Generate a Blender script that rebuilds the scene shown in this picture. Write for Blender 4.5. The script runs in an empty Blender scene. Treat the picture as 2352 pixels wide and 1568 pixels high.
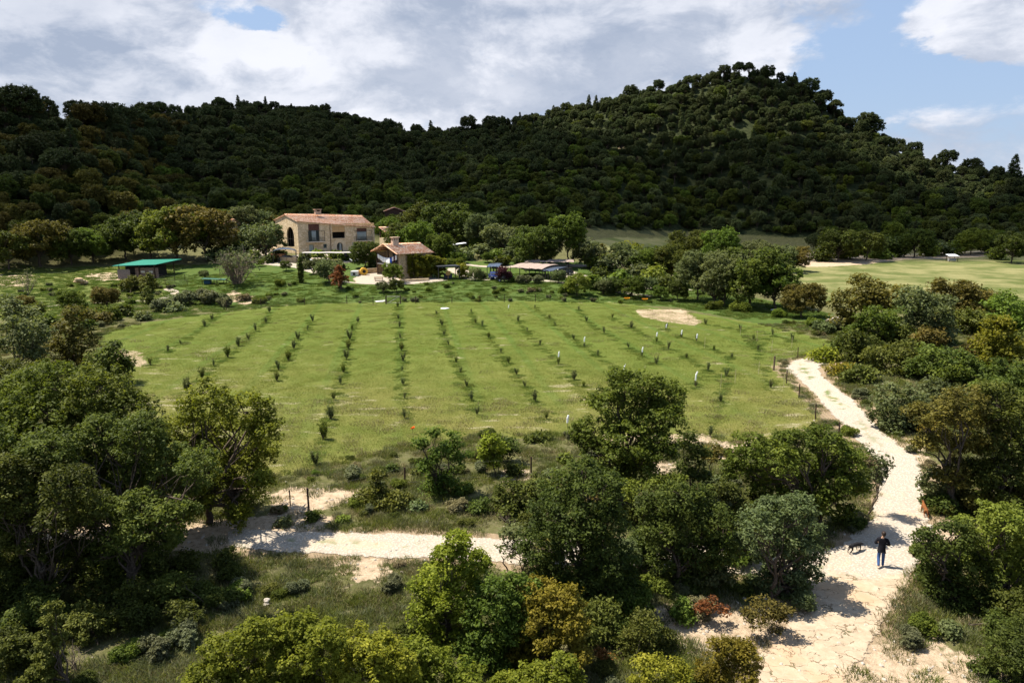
import bpy, bmesh, math, random
import numpy as np
from mathutils import Vector, Matrix
R = math.radians
S = bpy.context.scene
COL = S.collection

# ------------------------------------------------------------------ camera, sky, sun, exposure
CAM_H, PITCH, F, CX, CY = 16.7, R(11), 1607.0, 1176.0, 784.0   # picture plane 2352 x 1568
cam_d = bpy.data.cameras.new('camera'); cam = bpy.data.objects.new('camera', cam_d); COL.objects.link(cam)
cam.location = (0, 0, CAM_H); cam.rotation_euler = (R(90) - PITCH, 0, 0)
cam_d.lens = 36 * F / 2352; cam_d.sensor_width = 36; cam_d.clip_start = 0.5; cam_d.clip_end = 6000
S.camera = cam

SUN_EL = R(62)
SUN_H = Vector((-0.95, 0.30)).normalized()      # horizontal direction towards the sun
SUN_V = Vector((SUN_H.x * math.cos(SUN_EL), SUN_H.y * math.cos(SUN_EL), math.sin(SUN_EL)))
sl = bpy.data.lights.new('sun', 'SUN'); sl.energy = 5.0; sl.angle = R(0.53); sl.color = (1.0, 0.93, 0.80)
so = bpy.data.objects.new('sun', sl); COL.objects.link(so)
so.rotation_euler = (-SUN_V).to_track_quat('-Z', 'Y').to_euler(); so.location = SUN_V * 300

S.view_settings.view_transform = 'Standard'; S.view_settings.look = 'None'
S.view_settings.exposure = 1.05; S.view_settings.gamma = 1.0
S.cycles.max_bounces = 6; S.cycles.diffuse_bounces = 3; S.cycles.transparent_max_bounces = 12
S.cycles.transmission_bounces = 4; S.cycles.glossy_bounces = 2
S.cycles.use_denoising = True; S.cycles.sample_clamp_indirect = 4.0

class N:
    """small helper to write node trees"""
    def __init__(s, nt): s.nt = nt
    def new(s, t, **kw):
        n = s.nt.nodes.new(t)
        for k, v in kw.items(): setattr(n, k, v)
        return n
    def link(s, a, b): s.nt.links.new(a, b)
    def setin(s, n, i, v):
        if v is None: return
        if isinstance(v, bpy.types.NodeSocket): s.link(v, n.inputs[i])
        else: n.inputs[i].default_value = v
    def math(s, op, a, b=None, c=None, clamp=False):
        n = s.new('ShaderNodeMath', operation=op, use_clamp=clamp)
        s.setin(n, 0, a); s.setin(n, 1, b); s.setin(n, 2, c); return n.outputs[0]
    def vmath(s, op, a, b=None, out=0):
        n = s.new('ShaderNodeVectorMath', operation=op); s.setin(n, 0, a); s.setin(n, 1, b); return n.outputs[out]
    def mix(s, f, a, b):
        n = s.new('ShaderNodeMix', data_type='RGBA'); s.setin(n, 0, f)
        s.setin(n, 6, a if isinstance(a, bpy.types.NodeSocket) else (*a, 1)); s.setin(n, 7, b if isinstance(b, bpy.types.NodeSocket) else (*b, 1))
        return n.outputs[2]
    def noise(s, vec, scale, detail=4, rough=0.55, dist=0.0, out=0):
        n = s.new('ShaderNodeTexNoise'); s.setin(n, 'Vector', vec); n.inputs['Scale'].default_value = scale
        n.inputs['Detail'].default_value = detail; n.inputs['Roughness'].default_value = rough; n.inputs['Distortion'].default_value = dist
        return n.outputs[out]
    def voro(s, vec, scale, feature='F1', out=0, rnd=1.0):
        n = s.new('ShaderNodeTexVoronoi', feature=feature); s.setin(n, 'Vector', vec); n.inputs['Scale'].default_value = scale
        n.inputs['Randomness'].default_value = rnd
        return n.outputs[out]
    def ss(s, v, lo, hi, a=0.0, b=1.0, kind='SMOOTHSTEP'):
        n = s.new('ShaderNodeMapRange', interpolation_type=kind); s.setin(n, 0, v)
        n.inputs[1].default_value = lo; n.inputs[2].default_value = hi; n.inputs[3].default_value = a; n.inputs[4].default_value = b
        return n.outputs[0]
    def attr(s, name, out=2, kind='GEOMETRY'):
        n = s.new('ShaderNodeAttribute', attribute_name=name, attribute_type=kind); return n.outputs[out]
    def ramp(s, f, stops):
        n = s.new('ShaderNodeValToRGB'); s.setin(n, 0, f); e = n.color_ramp.elements
        while len(e) < len(stops): e.new(0.5)
        for i, (p, c) in enumerate(stops): e[i].position = p; e[i].color = (*c, 1)
        return n.outputs[0]

def ray(u, v):
    a, b = (u - CX) / F, -(v - CY) / F
    return (a, math.cos(PITCH) + b * math.sin(PITCH), -math.sin(PITCH) + b * math.cos(PITCH))

world = bpy.data.worlds.new('World'); S.world = world; world.use_nodes = True
w = N(world.node_tree); world.node_tree.nodes.clear()
sky = w.new('ShaderNodeTexSky', sky_type='NISHITA', sun_disc=False)
sky.sun_elevation = SUN_EL; sky.sun_rotation = math.atan2(SUN_H.x, SUN_H.y); sky.air_density = 1.3; sky.dust_density = 0.6; sky.ozone_density = 1.5
dirv = w.new('ShaderNodeTexCoord').outputs['Generated']
sep = w.new('ShaderNodeSeparateXYZ'); w.link(dirv, sep.inputs[0])
st = w.vmath('MULTIPLY', dirv, (1.0, 1.0, 1.9))
warp = w.noise(st, 3.0, 3, 0.5, out=1)
st2 = w.vmath('ADD', st, w.vmath('MULTIPLY', w.vmath('SUBTRACT', warp, (0.5, 0.5, 0.5)), (0.16, 0.16, 0.16)))
cov = w.noise(st2, 3.0, 13, 0.60, 0.0)
up = w.vmath('ADD', st2, (-0.03, 0, 0.06))
st3 = w.vmath('ADD', st2, w.vmath('MULTIPLY', w.vmath('SUBTRACT', w.noise(st, 5.0, 10, 0.62, out=1), (0.5, 0.5, 0.5)), (0.32, 0.2, 0.32)))
cov_up = w.noise(up, 3.0, 9, 0.60, 0.0)
def blob(u, v, r, k, sz=1.6):
    d = Vector(ray(u, v)).normalized()
    n = w.vmath('MULTIPLY', w.vmath('SUBTRACT', st3, (d.x, d.y, d.z * 1.9)), (1, 1, sz / 1.9))
    L = w.vmath('LENGTH', n, out=1)
    return w.ss(L, 0.0, r, k, 0.0)
tot = cov
for u, v, r, k, sz in [(2060, 170, .19, -.18, 2.0), (2200, 330, .16, .03, 2.2), (400, 75, .08, -.19, 2.6), (550, 40, .07, -.18, 2.6), (1130, 140, .09, -.22, 2), (1960, 250, .12, -.2, 2.0), (480, 10, .1, -.15, 2.5),
                 (560, 140, .22, .16, 2.0), (1090, 200, .18, .16, 3.0), (1350, 130, .35, .14, 1.6), (850, 100, .35, .13, 1.6), (150, 150, .3, .13, 1.6),
                 (2270, 30, .14, .34, 2.6), (1650, 60, .25, .12, 2.0), (250, 30, .25, .1, 2.0)]:
    tot = w.math('ADD', tot, blob(u, v, r, k, sz))
high = w.ss(sep.outputs[2], 0.30, 0.62, 0.0, 0.12)
tot = w.math('SUBTRACT', tot, high)
cmask = w.ss(tot, 0.44, 0.56)
lit = w.ss(w.math('SUBTRACT', cov, cov_up), -0.07, 0.09)
bright = w.ss(w.math('ADD', blob(570, 150, .17, .8, 2.4), w.math('ADD', blob(1100, 190, .13, .7, 3.0), blob(2290, 40, .15, .5, 2.5))), 0, 1)
fine = w.ss(w.noise(st3, 4.0, 10, 0.62), 0.32, 0.68)
lv = w.math('ADD', w.math('MULTIPLY', lit, 0.66), w.math('MULTIPLY', fine, 0.30))
lv = w.math('ADD', lv, w.math('MULTIPLY', bright, 0.38), clamp=True)
thick = w.ss(tot, 0.62, 0.85, 0.0, 0.22)
lv = w.math('SUBTRACT', lv, w.math('MULTIPLY', thick, w.math('SUBTRACT', 1.0, bright)), clamp=True)
ccol = w.mix(lv, (3.0, 3.5, 4.5), (7.2, 7.3, 7.8))
# clouds overhead are thinner and greyer than those near the horizon
ccol = w.mix(w.ss(sep.outputs[2], 0.28, 0.7), ccol, (1.7, 1.85, 2.2))
blue = w.mix(0.75, sky.outputs[0], (3.0, 4.1, 6.2))
cc = w.mix(w.math('MULTIPLY', cmask, 0.95), blue, ccol)
bg = w.new('ShaderNodeBackground'); w.link(cc, bg.inputs[0]); bg.inputs[1].default_value = 0.066
wo = w.new('ShaderNodeOutputWorld'); w.link(bg.outputs[0], wo.inputs[0])

# ------------------------------------------------------------------ terrain function
def sstep(x, a, b):
    x = np.clip((x - a) / (b - a), 0, 1); return x * x * (3 - 2 * x)
SKY_PTS = [(-300, 185, 210), (-100, 195, 215), (0, 208, 220), (80, 216, 225), (160, 240, 235), (275, 253, 260), (350, 247, 300), (440, 240, 340), (500, 228, 360), (600, 226, 380), (700, 236, 385),
           (780, 252, 390), (860, 270, 400), (940, 296, 430), (1020, 292, 430), (1100, 282, 430), (1180, 272, 425), (1250, 252, 420), (1330, 236, 410), (1410, 216, 400),
           (1490, 194, 395), (1570, 178, 390), (1650, 160, 385), (1720, 154, 380), (1800, 162, 380), (1845, 178, 378), (1885, 215, 375), (1925, 240, 372), (1960, 264, 370), (2010, 292, 365),
           (2060, 315, 360), (2120, 346, 350), (2200, 368, 340), (2280, 385, 330), (2352, 392, 320), (2500, 405, 300), (2700, 420, 280)]
_T, _D, _Z = [], [], []
for u, v, D in SKY_PTS:
    d = ray(u, v); k = D / d[1]; _T.append(d[0] / d[1]); _D.append(D); _Z.append(CAM_H + d[2] * k - 6.0)
_T, _D, _Z = map(np.array, (_T, _D, _Z))
BT = np.array([-0.9, -0.72, -0.5, -0.38, -0.2, 0.0, 0.12, 0.25, 0.45, 0.6, 0.75, 0.9])
BD = np.array([150, 158, 180, 205, 216, 228, 250, 285, 262, 246, 232, 220.0])
def base_z(t, y):
    prof = np.interp(y, [0, 121, 127, 133, 150, 168, 176, 196, 240, 900], [0, 0, 0.7, 1.75, 2.5, 4.4, 4.95, 5.05, 7.0, 12.0])
    w_ = 1 - sstep(t, 0.06, 0.30)
    wl = sstep(t, -0.62, -0.42)
    left = np.interp(y, [0, 110, 135, 155, 180, 900], [0, 0, 1.2, 1.8, 3.5, 12])
    return w_ * (wl * prof + (1 - wl) * left) + (1 - w_) * np.interp(y, [0, 200, 300, 900], [0, 0, 3.0, 8.0])
def terrain(x, y):
    x = np.asarray(x, float); y = np.asarray(y, float)
    t = x / np.maximum(y, 20.0)
    Dr = np.interp(t, _T, _D); Zr = np.interp(t, _T, _Z); Db = np.interp(t, BT, BD)
    s = (y - Db) / (Dr - Db)
    s1 = np.where(s < 0.12, np.clip(s + 0.12, 0, None) ** 2 / 0.48, s)
    s1 = np.clip(s1, 0, 1)
    zb = base_z(t, np.minimum(y, Dr)); z = zb + (Zr - zb) * s1 ** 1.04
    z = z - np.clip(y - Dr, 0, None) * 0.22
    amp = np.clip(s * 3, 0, 1) * (1 - sstep(s, 0.75, 1.0))
    z = z + amp * 3.2 * (np.sin(x * .052 + 1.3 + .5 * np.sin(y * .031)) * np.sin(y * .043 + .7) + .6 * np.sin(x * .11 + y * .07))
    z = z + 0.10 * np.sin(x * .31 + .9) * np.sin(y * .27 + .3) + 0.22 * np.sin(x * .09 + 2) * np.sin(y * .075)
    z = z + 1.2 * sstep(x, 24, 48) * (1 - sstep(y, 70, 110)) 
    return z
def tz(x, y): return float(terrain(x, y))
def G(u, v, y_max=700):
    """ground point seen at picture point (u, v)"""
    d = ray(u, v); y = 8.0; py = y
    while y < y_max:
        k = y / d[1]
        if CAM_H + d[2] * k <= tz(d[0] * k, y): break
        py = y; y += max(0.5, y * 0.01)
    lo, hi = py, y
    for _ in range(14):
        m = (lo + hi) / 2; k = m / d[1]
        if CAM_H + d[2] * k <= tz(d[0] * k, m): hi = m
        else: lo = m
    k = hi / d[1]; return Vector((d[0] * k, hi, tz(d[0] * k, hi)))
def AT(u, v, y):
    d = ray(u, v); k = y / d[1]; return Vector((d[0] * k, y, CAM_H + d[2] * k))
def ppm(y): return F / (y * math.cos(PITCH) + CAM_H * math.sin(PITCH))     # picture units per metre near the ground
def proj(p):
    X = p[0]; Zc = p[1] * math.cos(PITCH) - (p[2] - CAM_H) * math.sin(PITCH); Y = p[1] * math.sin(PITCH) + (p[2] - CAM_H) * math.cos(PITCH)
    return CX + F * X / Zc, CY - F * Y / Zc

# ------------------------------------------------------------------ object helpers
def tag(o, label=None, cat=None, group=None, kind=None):
    if label: o['label'] = label
    if cat: o['category'] = cat
    if group: o['group'] = group
    if kind: o['kind'] = kind
    return o
def empty(name, loc=(0, 0, 0), rz=0, label=None, cat=None, group=None):
    o = bpy.data.objects.new(name, None); COL.objects.link(o); o.location = loc; o.rotation_euler = (0, 0, rz)
    o.empty_display_size = 0.2
    return tag(o, label, cat, group)
def link(name, me, parent=None, loc=None):
    o = bpy.data.objects.new(name, me); COL.objects.link(o)
    if parent: o.parent = parent
    if loc is not None: o.location = loc
    return o
def copy_tree(o, parent=None):
    c = o.copy(); COL.objects.link(c)
    if parent: c.parent = parent
    for ch in list(o.children): copy_tree(ch, c)
    return c
def np_mesh(name, V, Fq, mats=(), smooth=False, attrs=None, k=4, mat_idx=None):
    """mesh from arrays: V (n,3), Fq (m,k)"""
    me = bpy.data.meshes.new(name); V = np.asarray(V, np.float32); Fq = np.asarray(Fq, np.int32)
    me.vertices.add(len(V)); me.vertices.foreach_set('co', V.ravel())
    m, k = Fq.shape
    me.loops.add(m * k); me.loops.foreach_set('vertex_index', Fq.ravel())
    me.polygons.add(m); me.polygons.foreach_set('loop_start', np.arange(0, m * k, k, dtype=np.int32))
    if mat_idx is not None: me.polygons.foreach_set('material_index', np.asarray(mat_idx, np.int32))
    me.update(calc_edges=True)
    for a, arr in (attrs or {}).items():
        at = me.attributes.new(a, 'FLOAT', 'POINT'); at.data.foreach_set('value', np.asarray(arr, np.float32))
    for mt in mats: me.materials.append(mt)
    if smooth: me.polygons.foreach_set('use_smooth', np.ones(m, bool))
    return me
class MB:
    """collects boxes, tubes, prisms; build() links them as one mesh object"""
    def __init__(s): s.v = []; s.f = []
    def add(s, vs, fs):
        n = len(s.v); s.v += [tuple(p) for p in vs]; s.f += [tuple(i + n for i in f) for f in fs]; return s
    def box(s, c, d, rz=0.0, taper=1.0, rot=None):
        x, y, z = d[0] / 2, d[1] / 2, d[2] / 2; vs = []
        M = rot if rot is not None else Matrix.Rotation(rz, 3, 'Z')
        for dz in (-z, z):
            k = taper if dz > 0 else 1
            for a, b in ((-x, -y), (x, -y), (x, y), (-x, y)): vs.append(Vector(c) + M @ Vector((a * k, b * k, dz)))
        return s.add(vs, [(3, 2, 1, 0), (4, 5, 6, 7), (0, 1, 5, 4), (1, 2, 6, 5), (2, 3, 7, 6), (3, 0, 4, 7)])
    def tube(s, pts, rad, n=7, cap=True):
        pts = [Vector(p) for p in pts]
        if not hasattr(rad, '__len__'): rad = [rad] * len(pts)
        vs = []; fs = []
        for i, p in enumerate(pts):
            d = (pts[min(i + 1, len(pts) - 1)] - pts[max(i - 1, 0)])
            d = d.normalized() if d.length > 1e-6 else Vector((0, 0, 1))
            a = d.cross(Vector((0, 0, 1)) if abs(d.z) < 0.9 else Vector((1, 0, 0))).normalized(); b = d.cross(a)
            for k in range(n):
                t = 2 * math.pi * k / n; vs.append(p + (a * math.cos(t) + b * math.sin(t)) * rad[i])
        for i in range(len(pts) - 1):
            for k in range(n): fs.append((i * n + k, i * n + (k + 1) % n, (i + 1) * n + (k + 1) % n, (i + 1) * n + k))
        if cap: fs.append(tuple(range(n))[::-1]); fs.append(tuple((len(pts) - 1) * n + k for k in range(n)))
        return s.add(vs, fs)
    def prism(s, poly, y0, y1, M=None):
        """poly in x,z extruded along y"""
        n = len(poly); vs = [Vector((x, y0, z)) for x, z in poly] + [Vector((x, y1, z)) for x, z in poly]
        if M is not None: vs = [M @ p for p in vs]
        return s.add(vs, [tuple(range(n)), tuple(range(2 * n - 1, n - 1, -1))] + [(i + n, (i + 1) % n + n, (i + 1) % n, i) for i in range(n)])
    def ball(s, c, r, nu=10, nv=7, jit=0, rng=None):
        vs = []; fs = []; r = (r, r, r) if not hasattr(r, '__len__') else r
        for j in range(nv + 1):
            ph = math.pi * j / nv
            for i in range(nu):
                th = 2 * math.pi * i / nu; k = 1 + (rng.uniform(-jit, jit) if rng else 0)
                vs.append((c[0] + r[0] * k * math.sin(ph) * math.cos(th), c[1] + r[1] * k * math.sin(ph) * math.sin(th), c[2] + r[2] * k * math.cos(ph)))
        for j in range(nv):
            for i in range(nu): fs.append((j * nu + i, (j + 1) * nu + i, (j + 1) * nu + (i + 1) % nu, j * nu + (i + 1) % nu))
        return s.add(vs, fs)
    def mesh(s, name, m, smooth=False, bevel=0):
        me = bpy.data.meshes.new(name); me.from_pydata([tuple(p) for p in s.v], [], s.f)
        bm = bmesh.new(); bm.from_mesh(me)
        bmesh.ops.remove_doubles(bm, verts=bm.verts, dist=1e-5)
        bmesh.ops.recalc_face_normals(bm, faces=bm.faces)
        if bevel: bmesh.ops.bevel(bm, geom=bm.edges[:], offset=bevel, segments=1, affect='EDGES', profile=0.5)
        bm.to_mesh(me); bm.free(); me.materials.append(m)
        if smooth: me.polygons.foreach_set('use_smooth', np.ones(len(me.polygons), bool))
        return me
    def build(s, name, m, parent=None, smooth=False, bevel=0): return link(name, s.mesh(name, m, smooth, bevel), parent)

# ------------------------------------------------------------------ materials
def mat(name): 
    m = bpy.data.materials.new(name); m.use_nodes = True; m.node_tree.nodes.clear(); return m, N(m.node_tree)
def finish(m, n, col, rough=0.8, spec=0.3, bump=None, bstr=0.4, bdist=0.02, metal=0, normal=None):
    p = n.new('ShaderNodeBsdfPrincipled'); n.setin(p, 'Base Color', col if isinstance(col, bpy.types.NodeSocket) else (*col, 1))
    n.setin(p, 'Roughness', rough); p.inputs['Specular IOR Level'].default_value = spec; p.inputs['Metallic'].default_value = metal
    if bump is not None:
        b = n.new('ShaderNodeBump'); b.inputs['Strength'].default_value = bstr; b.inputs['Distance'].default_value = bdist
        n.link(bump, b.inputs['Height']); n.link(b.outputs[0], p.inputs['Normal'])
    o = n.new('ShaderNodeOutputMaterial'); n.link(p.outputs[0], o.inputs[0]); return m
def plain(name, col, rough=0.7, spec=0.3, var=0.18, sc=4.0, metal=0, bstr=0.2):
    m, n = mat(name); c = n.new('ShaderNodeTexCoord').outputs['Object']
    f = n.noise(c, sc, 6, 0.6)
    lo = tuple(x * (1 - var) for x in col); hi = tuple(min(1, x * (1 + var)) for x in col)
    return finish(m, n, n.mix(n.ss(f, .3, .7), lo, hi), rough, spec, f, bstr, 0.02, metal)
def leafmat(name, dark, mid, light, trans=0.35, objvar=0.25):
    m, n = mat(name)
    v = n.attr('tint'); rnd = n.new('ShaderNodeObjectInfo').outputs['Random']
    col = n.ramp(v, [(0.0, dark), (0.5, mid), (1.0, light)])
    hs = n.new('ShaderNodeHueSaturation'); n.setin(hs, 'Color', col)
    n.setin(hs, 'Value', n.ss(rnd, 0, 1, 1 - objvar, 1 + objvar, 'LINEAR'))
    r2 = n.math('FRACT', n.math('MULTIPLY', rnd, 7.31))
    n.setin(hs, 'Hue', n.ss(r2, 0, 1, 0.5 - 0.02 * (objvar > 0), 0.5 + 0.015 * (objvar > 0), 'LINEAR'))
    p = n.new('ShaderNodeBsdfPrincipled'); n.link(hs.outputs[0], p.inputs['Base Color'])
    p.inputs['Roughness'].default_value = 0.6; p.inputs['Specular IOR Level'].default_value = 0.12
    n.setin(hs, 'Saturation', 0.98)
    t = n.new('ShaderNodeBsdfTranslucent')
    tc = n.mix(0.5, hs.outputs[0], n.vmath('MULTIPLY', hs.outputs[0], (1.5, 1.5, 0.5)))
    n.link(tc, t.inputs[0])
    mx = n.new('ShaderNodeMixShader'); mx.inputs[0].default_value = trans
    n.link(p.outputs[0], mx.inputs[1]); n.link(t.outputs[0], mx.inputs[2])
    o = n.new('ShaderNodeOutputMaterial'); n.link(mx.outputs[0], o.inputs[0]); return m
LM = {
    'holm':   leafmat('holm_oak_leaves', (.020, .029, .005), (.064, .085, .014), (.155, .18, .034), .4),
    'oak':    leafmat('oak_leaves', (.028, .044, .005), (.094, .132, .016), (.21, .26, .044), .42),
    'olive':  leafmat('grey_green_leaves', (.040, .052, .019), (.096, .120, .042), (.185, .21, .088), .38),
    'lime':   leafmat('yellow_green_leaves', (.050, .060, .005), (.155, .175, .013), (.34, .345, .038), 0.44),
    'gold':   leafmat('golden_leaves', (.055, .048, .005), (.165, .135, .012), (.32, .25, .035), 0.42),
    'rust':   leafmat('olive_brown_leaves', (.036, .033, .007), (.100, .088, .017), (.19, .155, .032), .35),
    'red':    leafmat('red_brown_leaves', (.06, .022, .008), (.16, .06, .018), (.28, .12, .04)),
    'purple': leafmat('purple_leaves', (.020, .006, .008), (.05, .012, .016), (.10, .025, .03), .25),
    'pine':   leafmat('pine_needles', (.020, .028, .009), (.050, .066, .020), (.092, .115, .040), .25),
    'green':  leafmat('bright_green_leaves', (.026, .044, .005), (.088, .125, .015), (.19, .235, .036), .42),
    'twig':   plain('bare_twigs', (.20, .16, .12), .9, .1),
    'juniper': leafmat('juniper_needles', (.026, .036, .007), (.080, .092, .015), (.16, .17, .033), .3),
    'dry':    leafmat('dry_grass_blades', (.10, .085, .040), (.19, .165, .080), (.30, .26, .14), .3),
    'grass':  leafmat('grass_blades', (.050, .066, .011), (.100, .122, .021), (.17, .19, .038), .35, .2),
    'rowgreen': leafmat('row_grass_blades', (.052, .092, .015), (.082, .132, .022), (.125, .175, .034), .4, .1),
    'bank': leafmat('bank_grass_blades', (.045, .078, .014), (.072, .116, .020), (.12, .165, .034), .4, .1),
    'meadow': leafmat('meadow_blades', (.096, .128, .021), (.138, .168, .029), (.20, .22, .046), .35, .12),
    'sage':   leafmat('sage_scrub_leaves', (.060, .066, .032), (.120, .130, .060), (.20, .21, .11), .3),
}
BARK = plain('bark', (.075, .058, .044), .95, .1, .35, 12, bstr=.6)
BARKL = plain('pale_bark', (.17, .145, .115), .95, .1, .3, 12)
WOOD = plain('weathered_wood', (.14, .10, .07), .9, .1, .3, 8)
DARKWOOD = plain('dark_wood', (.055, .032, .022), .85, .2, .3, 8)
IRON = plain('dark_iron', (.03, .027, .025), .6, .4, .2)
WHITE = plain('white_cloth', (.82, .82, .82), .8, .1, .06)
GLASS = plain('dark_window_glass', (.03, .04, .045), .12, .8, .2)
TEAL = plain('grey_green_paint', (.22, .30, .27), .7, .2, .1)
CURTAIN = plain('pale_curtain', (.36, .40, .38), .8, .1, .12)
STUCCO = plain('pale_plaster', (.58, .47, .32), .9, .1, .15)
RUBBER = plain('tyre_rubber', (.02, .02, .02), .8, .2, .1)
DARKIN = plain('painted_dark_interior', (.03, .026, .022), .9, .1, .3)  # near-black colour stands in for the shade inside openings
# ------------------------------------------------------------------ ground
def W(pts): return np.array([[*G(u, v)][:2] for u, v in pts])
def poly_sd(P, x, y):
    """signed distance (negative inside) to polygon P"""
    n = len(P); d = np.full(x.shape, 1e9); ins = np.zeros(x.shape, bool)
    for i in range(n):
        a, b = P[i], P[(i + 1) % n]; e = b - a; L = max((e ** 2).sum(), 1e-9)
        t = np.clip(((x - a[0]) * e[0] + (y - a[1]) * e[1]) / L, 0, 1)
        d = np.minimum(d, np.hypot(x - a[0] - t * e[0], y - a[1] - t * e[1]))
        c = ((a[1] > y) != (b[1] > y)) & (x < (b[0] - a[0]) * (y - a[1]) / (b[1] - a[1] + 1e-12) + a[0])
        ins ^= c
    return np.where(ins, -d, d)
def line_d(P, x, y):
    d = np.full(x.shape, 1e9)
    for a, b in zip(P[:-1], P[1:]):
        e = b - a; L = max((e ** 2).sum(), 1e-9); t = np.clip(((x - a[0]) * e[0] + (y - a[1]) * e[1]) / L, 0, 1)
        d = np.minimum(d, np.hypot(x - a[0] - t * e[0], y - a[1] - t * e[1]))
    return d
# main path by its two edges, nearest first (picture points of the ground)
PATH_L = [(1640, 1660), (1705, 1568), (1760, 1490), (1800, 1440), (1850, 1380), (1868, 1330), (1905, 1290), (1950, 1235), (1985, 1210), (2003, 1180), (2015, 1130), (2022, 1090), (2005, 1050), (1965, 1005), (1925, 965), (1888, 925), (1850, 885), (1815, 858), (1806, 843), (1822, 828), (1862, 822), (1905, 815)]
PATH_R = [(1920, 1660), (1935, 1568), (1985, 1500), (2030, 1420), (2070, 1360), (2105, 1300), (2100, 1260), (2140, 1225), (2125, 1180), (2128, 1140), (2118, 1100), (2110, 1060), (2060, 1020), (2010, 975), (1965, 925), (1925, 893), (1893, 868), (1882, 850), (1884, 840), (1895, 836), (1910, 834), (1930, 826)]
TRACK_T = [(520, 1214), (560, 1212), (640, 1218), (740, 1220), (850, 1222), (960, 1225), (1080, 1232), (1200, 1236), (1350, 1240), (1500, 1248), (1650, 1252), (1780, 1255), (1880, 1262), (1960, 1240)]
TRACK_B = [(520, 1258), (560, 1262), (640, 1270), (740, 1275), (850, 1282), (960, 1285), (1080, 1288), (1200, 1300), (1350, 1302), (1500, 1305), (1650, 1318), (1780, 1330), (1850, 1345), (1920, 1370)]
MAINPOLY = np.vstack([W(PATH_L), W(PATH_R)[::-1]]); TRACKPOLY = np.vstack([W(TRACK_T), W(TRACK_B)[::-1]])
FIELD = W([(225, 770), (330, 742), (480, 722), (600, 708), (760, 697), (1000, 694), (1200, 692), (1400, 695), (1560, 715), (1750, 745), (1910, 785), (1930, 800), (1800, 828), (1800, 850), (1880, 940), (1900, 975), (1870, 1000), (1740, 1005), (1560, 1010), (1250, 1000), (1000, 1012), (850, 1040), (700, 1080), (560, 1100), (380, 1080), (330, 990), (300, 900), (240, 820)])
FARFIELD = W([(1330, 560), (1420, 545), (1560, 545), (1760, 562), (1900, 590), (2100, 588), (2352, 588), (2500, 590), (2600, 760), (2352, 760), (2150, 720), (2000, 715), (1880, 700), (1830, 640), (1500, 600)])
LAWN = W([(400, 620), (560, 600), (700, 610), (850, 600), (1000, 600), (1300, 600), (1560, 640), (1900, 720), (1930, 770), (1560, 705), (1200, 690), (760, 694), (480, 708), (380, 680)])
PASTURE = W([(-100, 640), (0, 622), (200, 612), (420, 608), (500, 640), (400, 690), (150, 715), (-100, 745)])
DIRT = [W(p) for p in [
    [(-250, 1212), (60, 1205), (330, 1196), (560, 1200), (560, 1262), (450, 1262), (330, 1255), (60, 1262), (-250, 1266)],
    [(630, 1128), (700, 1122), (820, 1130), (800, 1150), (700, 1165), (640, 1165)],
    [(1470, 712), (1560, 712), (1605, 738), (1590, 746), (1530, 738), (1480, 726)],
    [(1150, 1085), (1200, 1080), (1215, 1098), (1165, 1105)], [(1630, 1030), (1750, 1010), (1740, 1042), (1640, 1050)],
    [(1500, 1060), (1540, 1062), (1530, 1090), (1500, 1095)], [(815, 1290), (880, 1292), (880, 1325), (820, 1320)],
    [(1520, 1400), (1640, 1380), (1760, 1400), (1740, 1480), (1640, 1500), (1540, 1470)],
    [(1930, 1568), (2000, 1490), (2120, 1480), (2260, 1520), (2300, 1700), (1850, 1700)],
    [(1820, 590), (1900, 575), (2050, 580), (2100, 592), (1980, 606), (1860, 612)],
    [(2110, 1240), (2180, 1200), (2200, 1225), (2140, 1270)], [(530, 672), (600, 690), (580, 700), (540, 690)],
    [(-50, 632), (60, 632), (60, 655), (-50, 660)], [(190, 630), (260, 628), (330, 640), (250, 645)],
    [(250, 800), (310, 810), (330, 840), (280, 830)],
    [(2040, 1030), (2110, 1010), (2130, 1060), (2080, 1060)], [(400, 1215), (640, 1180), (760, 1195), (700, 1215), (500, 1235)],
    [(1400, 1000), (1620, 1000), (1640, 1018), (1400, 1012)], [(1980, 590), (2352, 572), (2352, 580), (1990, 598)]]]
YARD = W([(560, 585), (600, 560), (640, 572), (700, 586), (760, 590), (860, 592), (1000, 592), (1030, 640), (900, 658), (820, 652), (770, 628), (700, 622), (620, 615), (590, 600)])
xs = np.unique(np.concatenate([np.arange(-1500, -220, 40), np.arange(-220, -60, 2.0), np.arange(-60, 60, .7), np.arange(60, 220, 2.0), np.arange(220, 1501, 40)]))
ys = np.unique(np.concatenate([np.arange(-400, 0, 25), np.arange(0, 18, 2), np.arange(18, 70, .6), np.arange(70, 150, 1.0), np.arange(150, 260, 2.0), np.arange(260, 480, 5), np.arange(480, 3001, 60)]))
GX, GY = np.meshgrid(xs, ys); GZ = terrain(GX, GY)
def ground_masks(x, y):
    fld = sstep(-poly_sd(FIELD, x, y), -2.2, 1.4)
    far = sstep(-poly_sd(FARFIELD, x, y), -4, 3)
    lawn = sstep(-poly_sd(LAWN, x, y), -3, 2)
    pas = sstep(-poly_sd(PASTURE, x, y), -3, 2)
    dirt = np.zeros_like(x)
    for P in DIRT: dirt = np.maximum(dirt, sstep(-poly_sd(P, x, y), -1.6 * np.maximum(1, y / 90), 0.9))
    edge = np.maximum(sstep(-poly_sd(MAINPOLY, x, y), -2.6, 0.3), 0.85 * sstep(-poly_sd(TRACKPOLY, x, y), -1.6, 0.3))
    return fld, far, lawn, pas, dirt, edge
fld, far, lawn, pas, dirt, edge = ground_masks(GX, GY)
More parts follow.
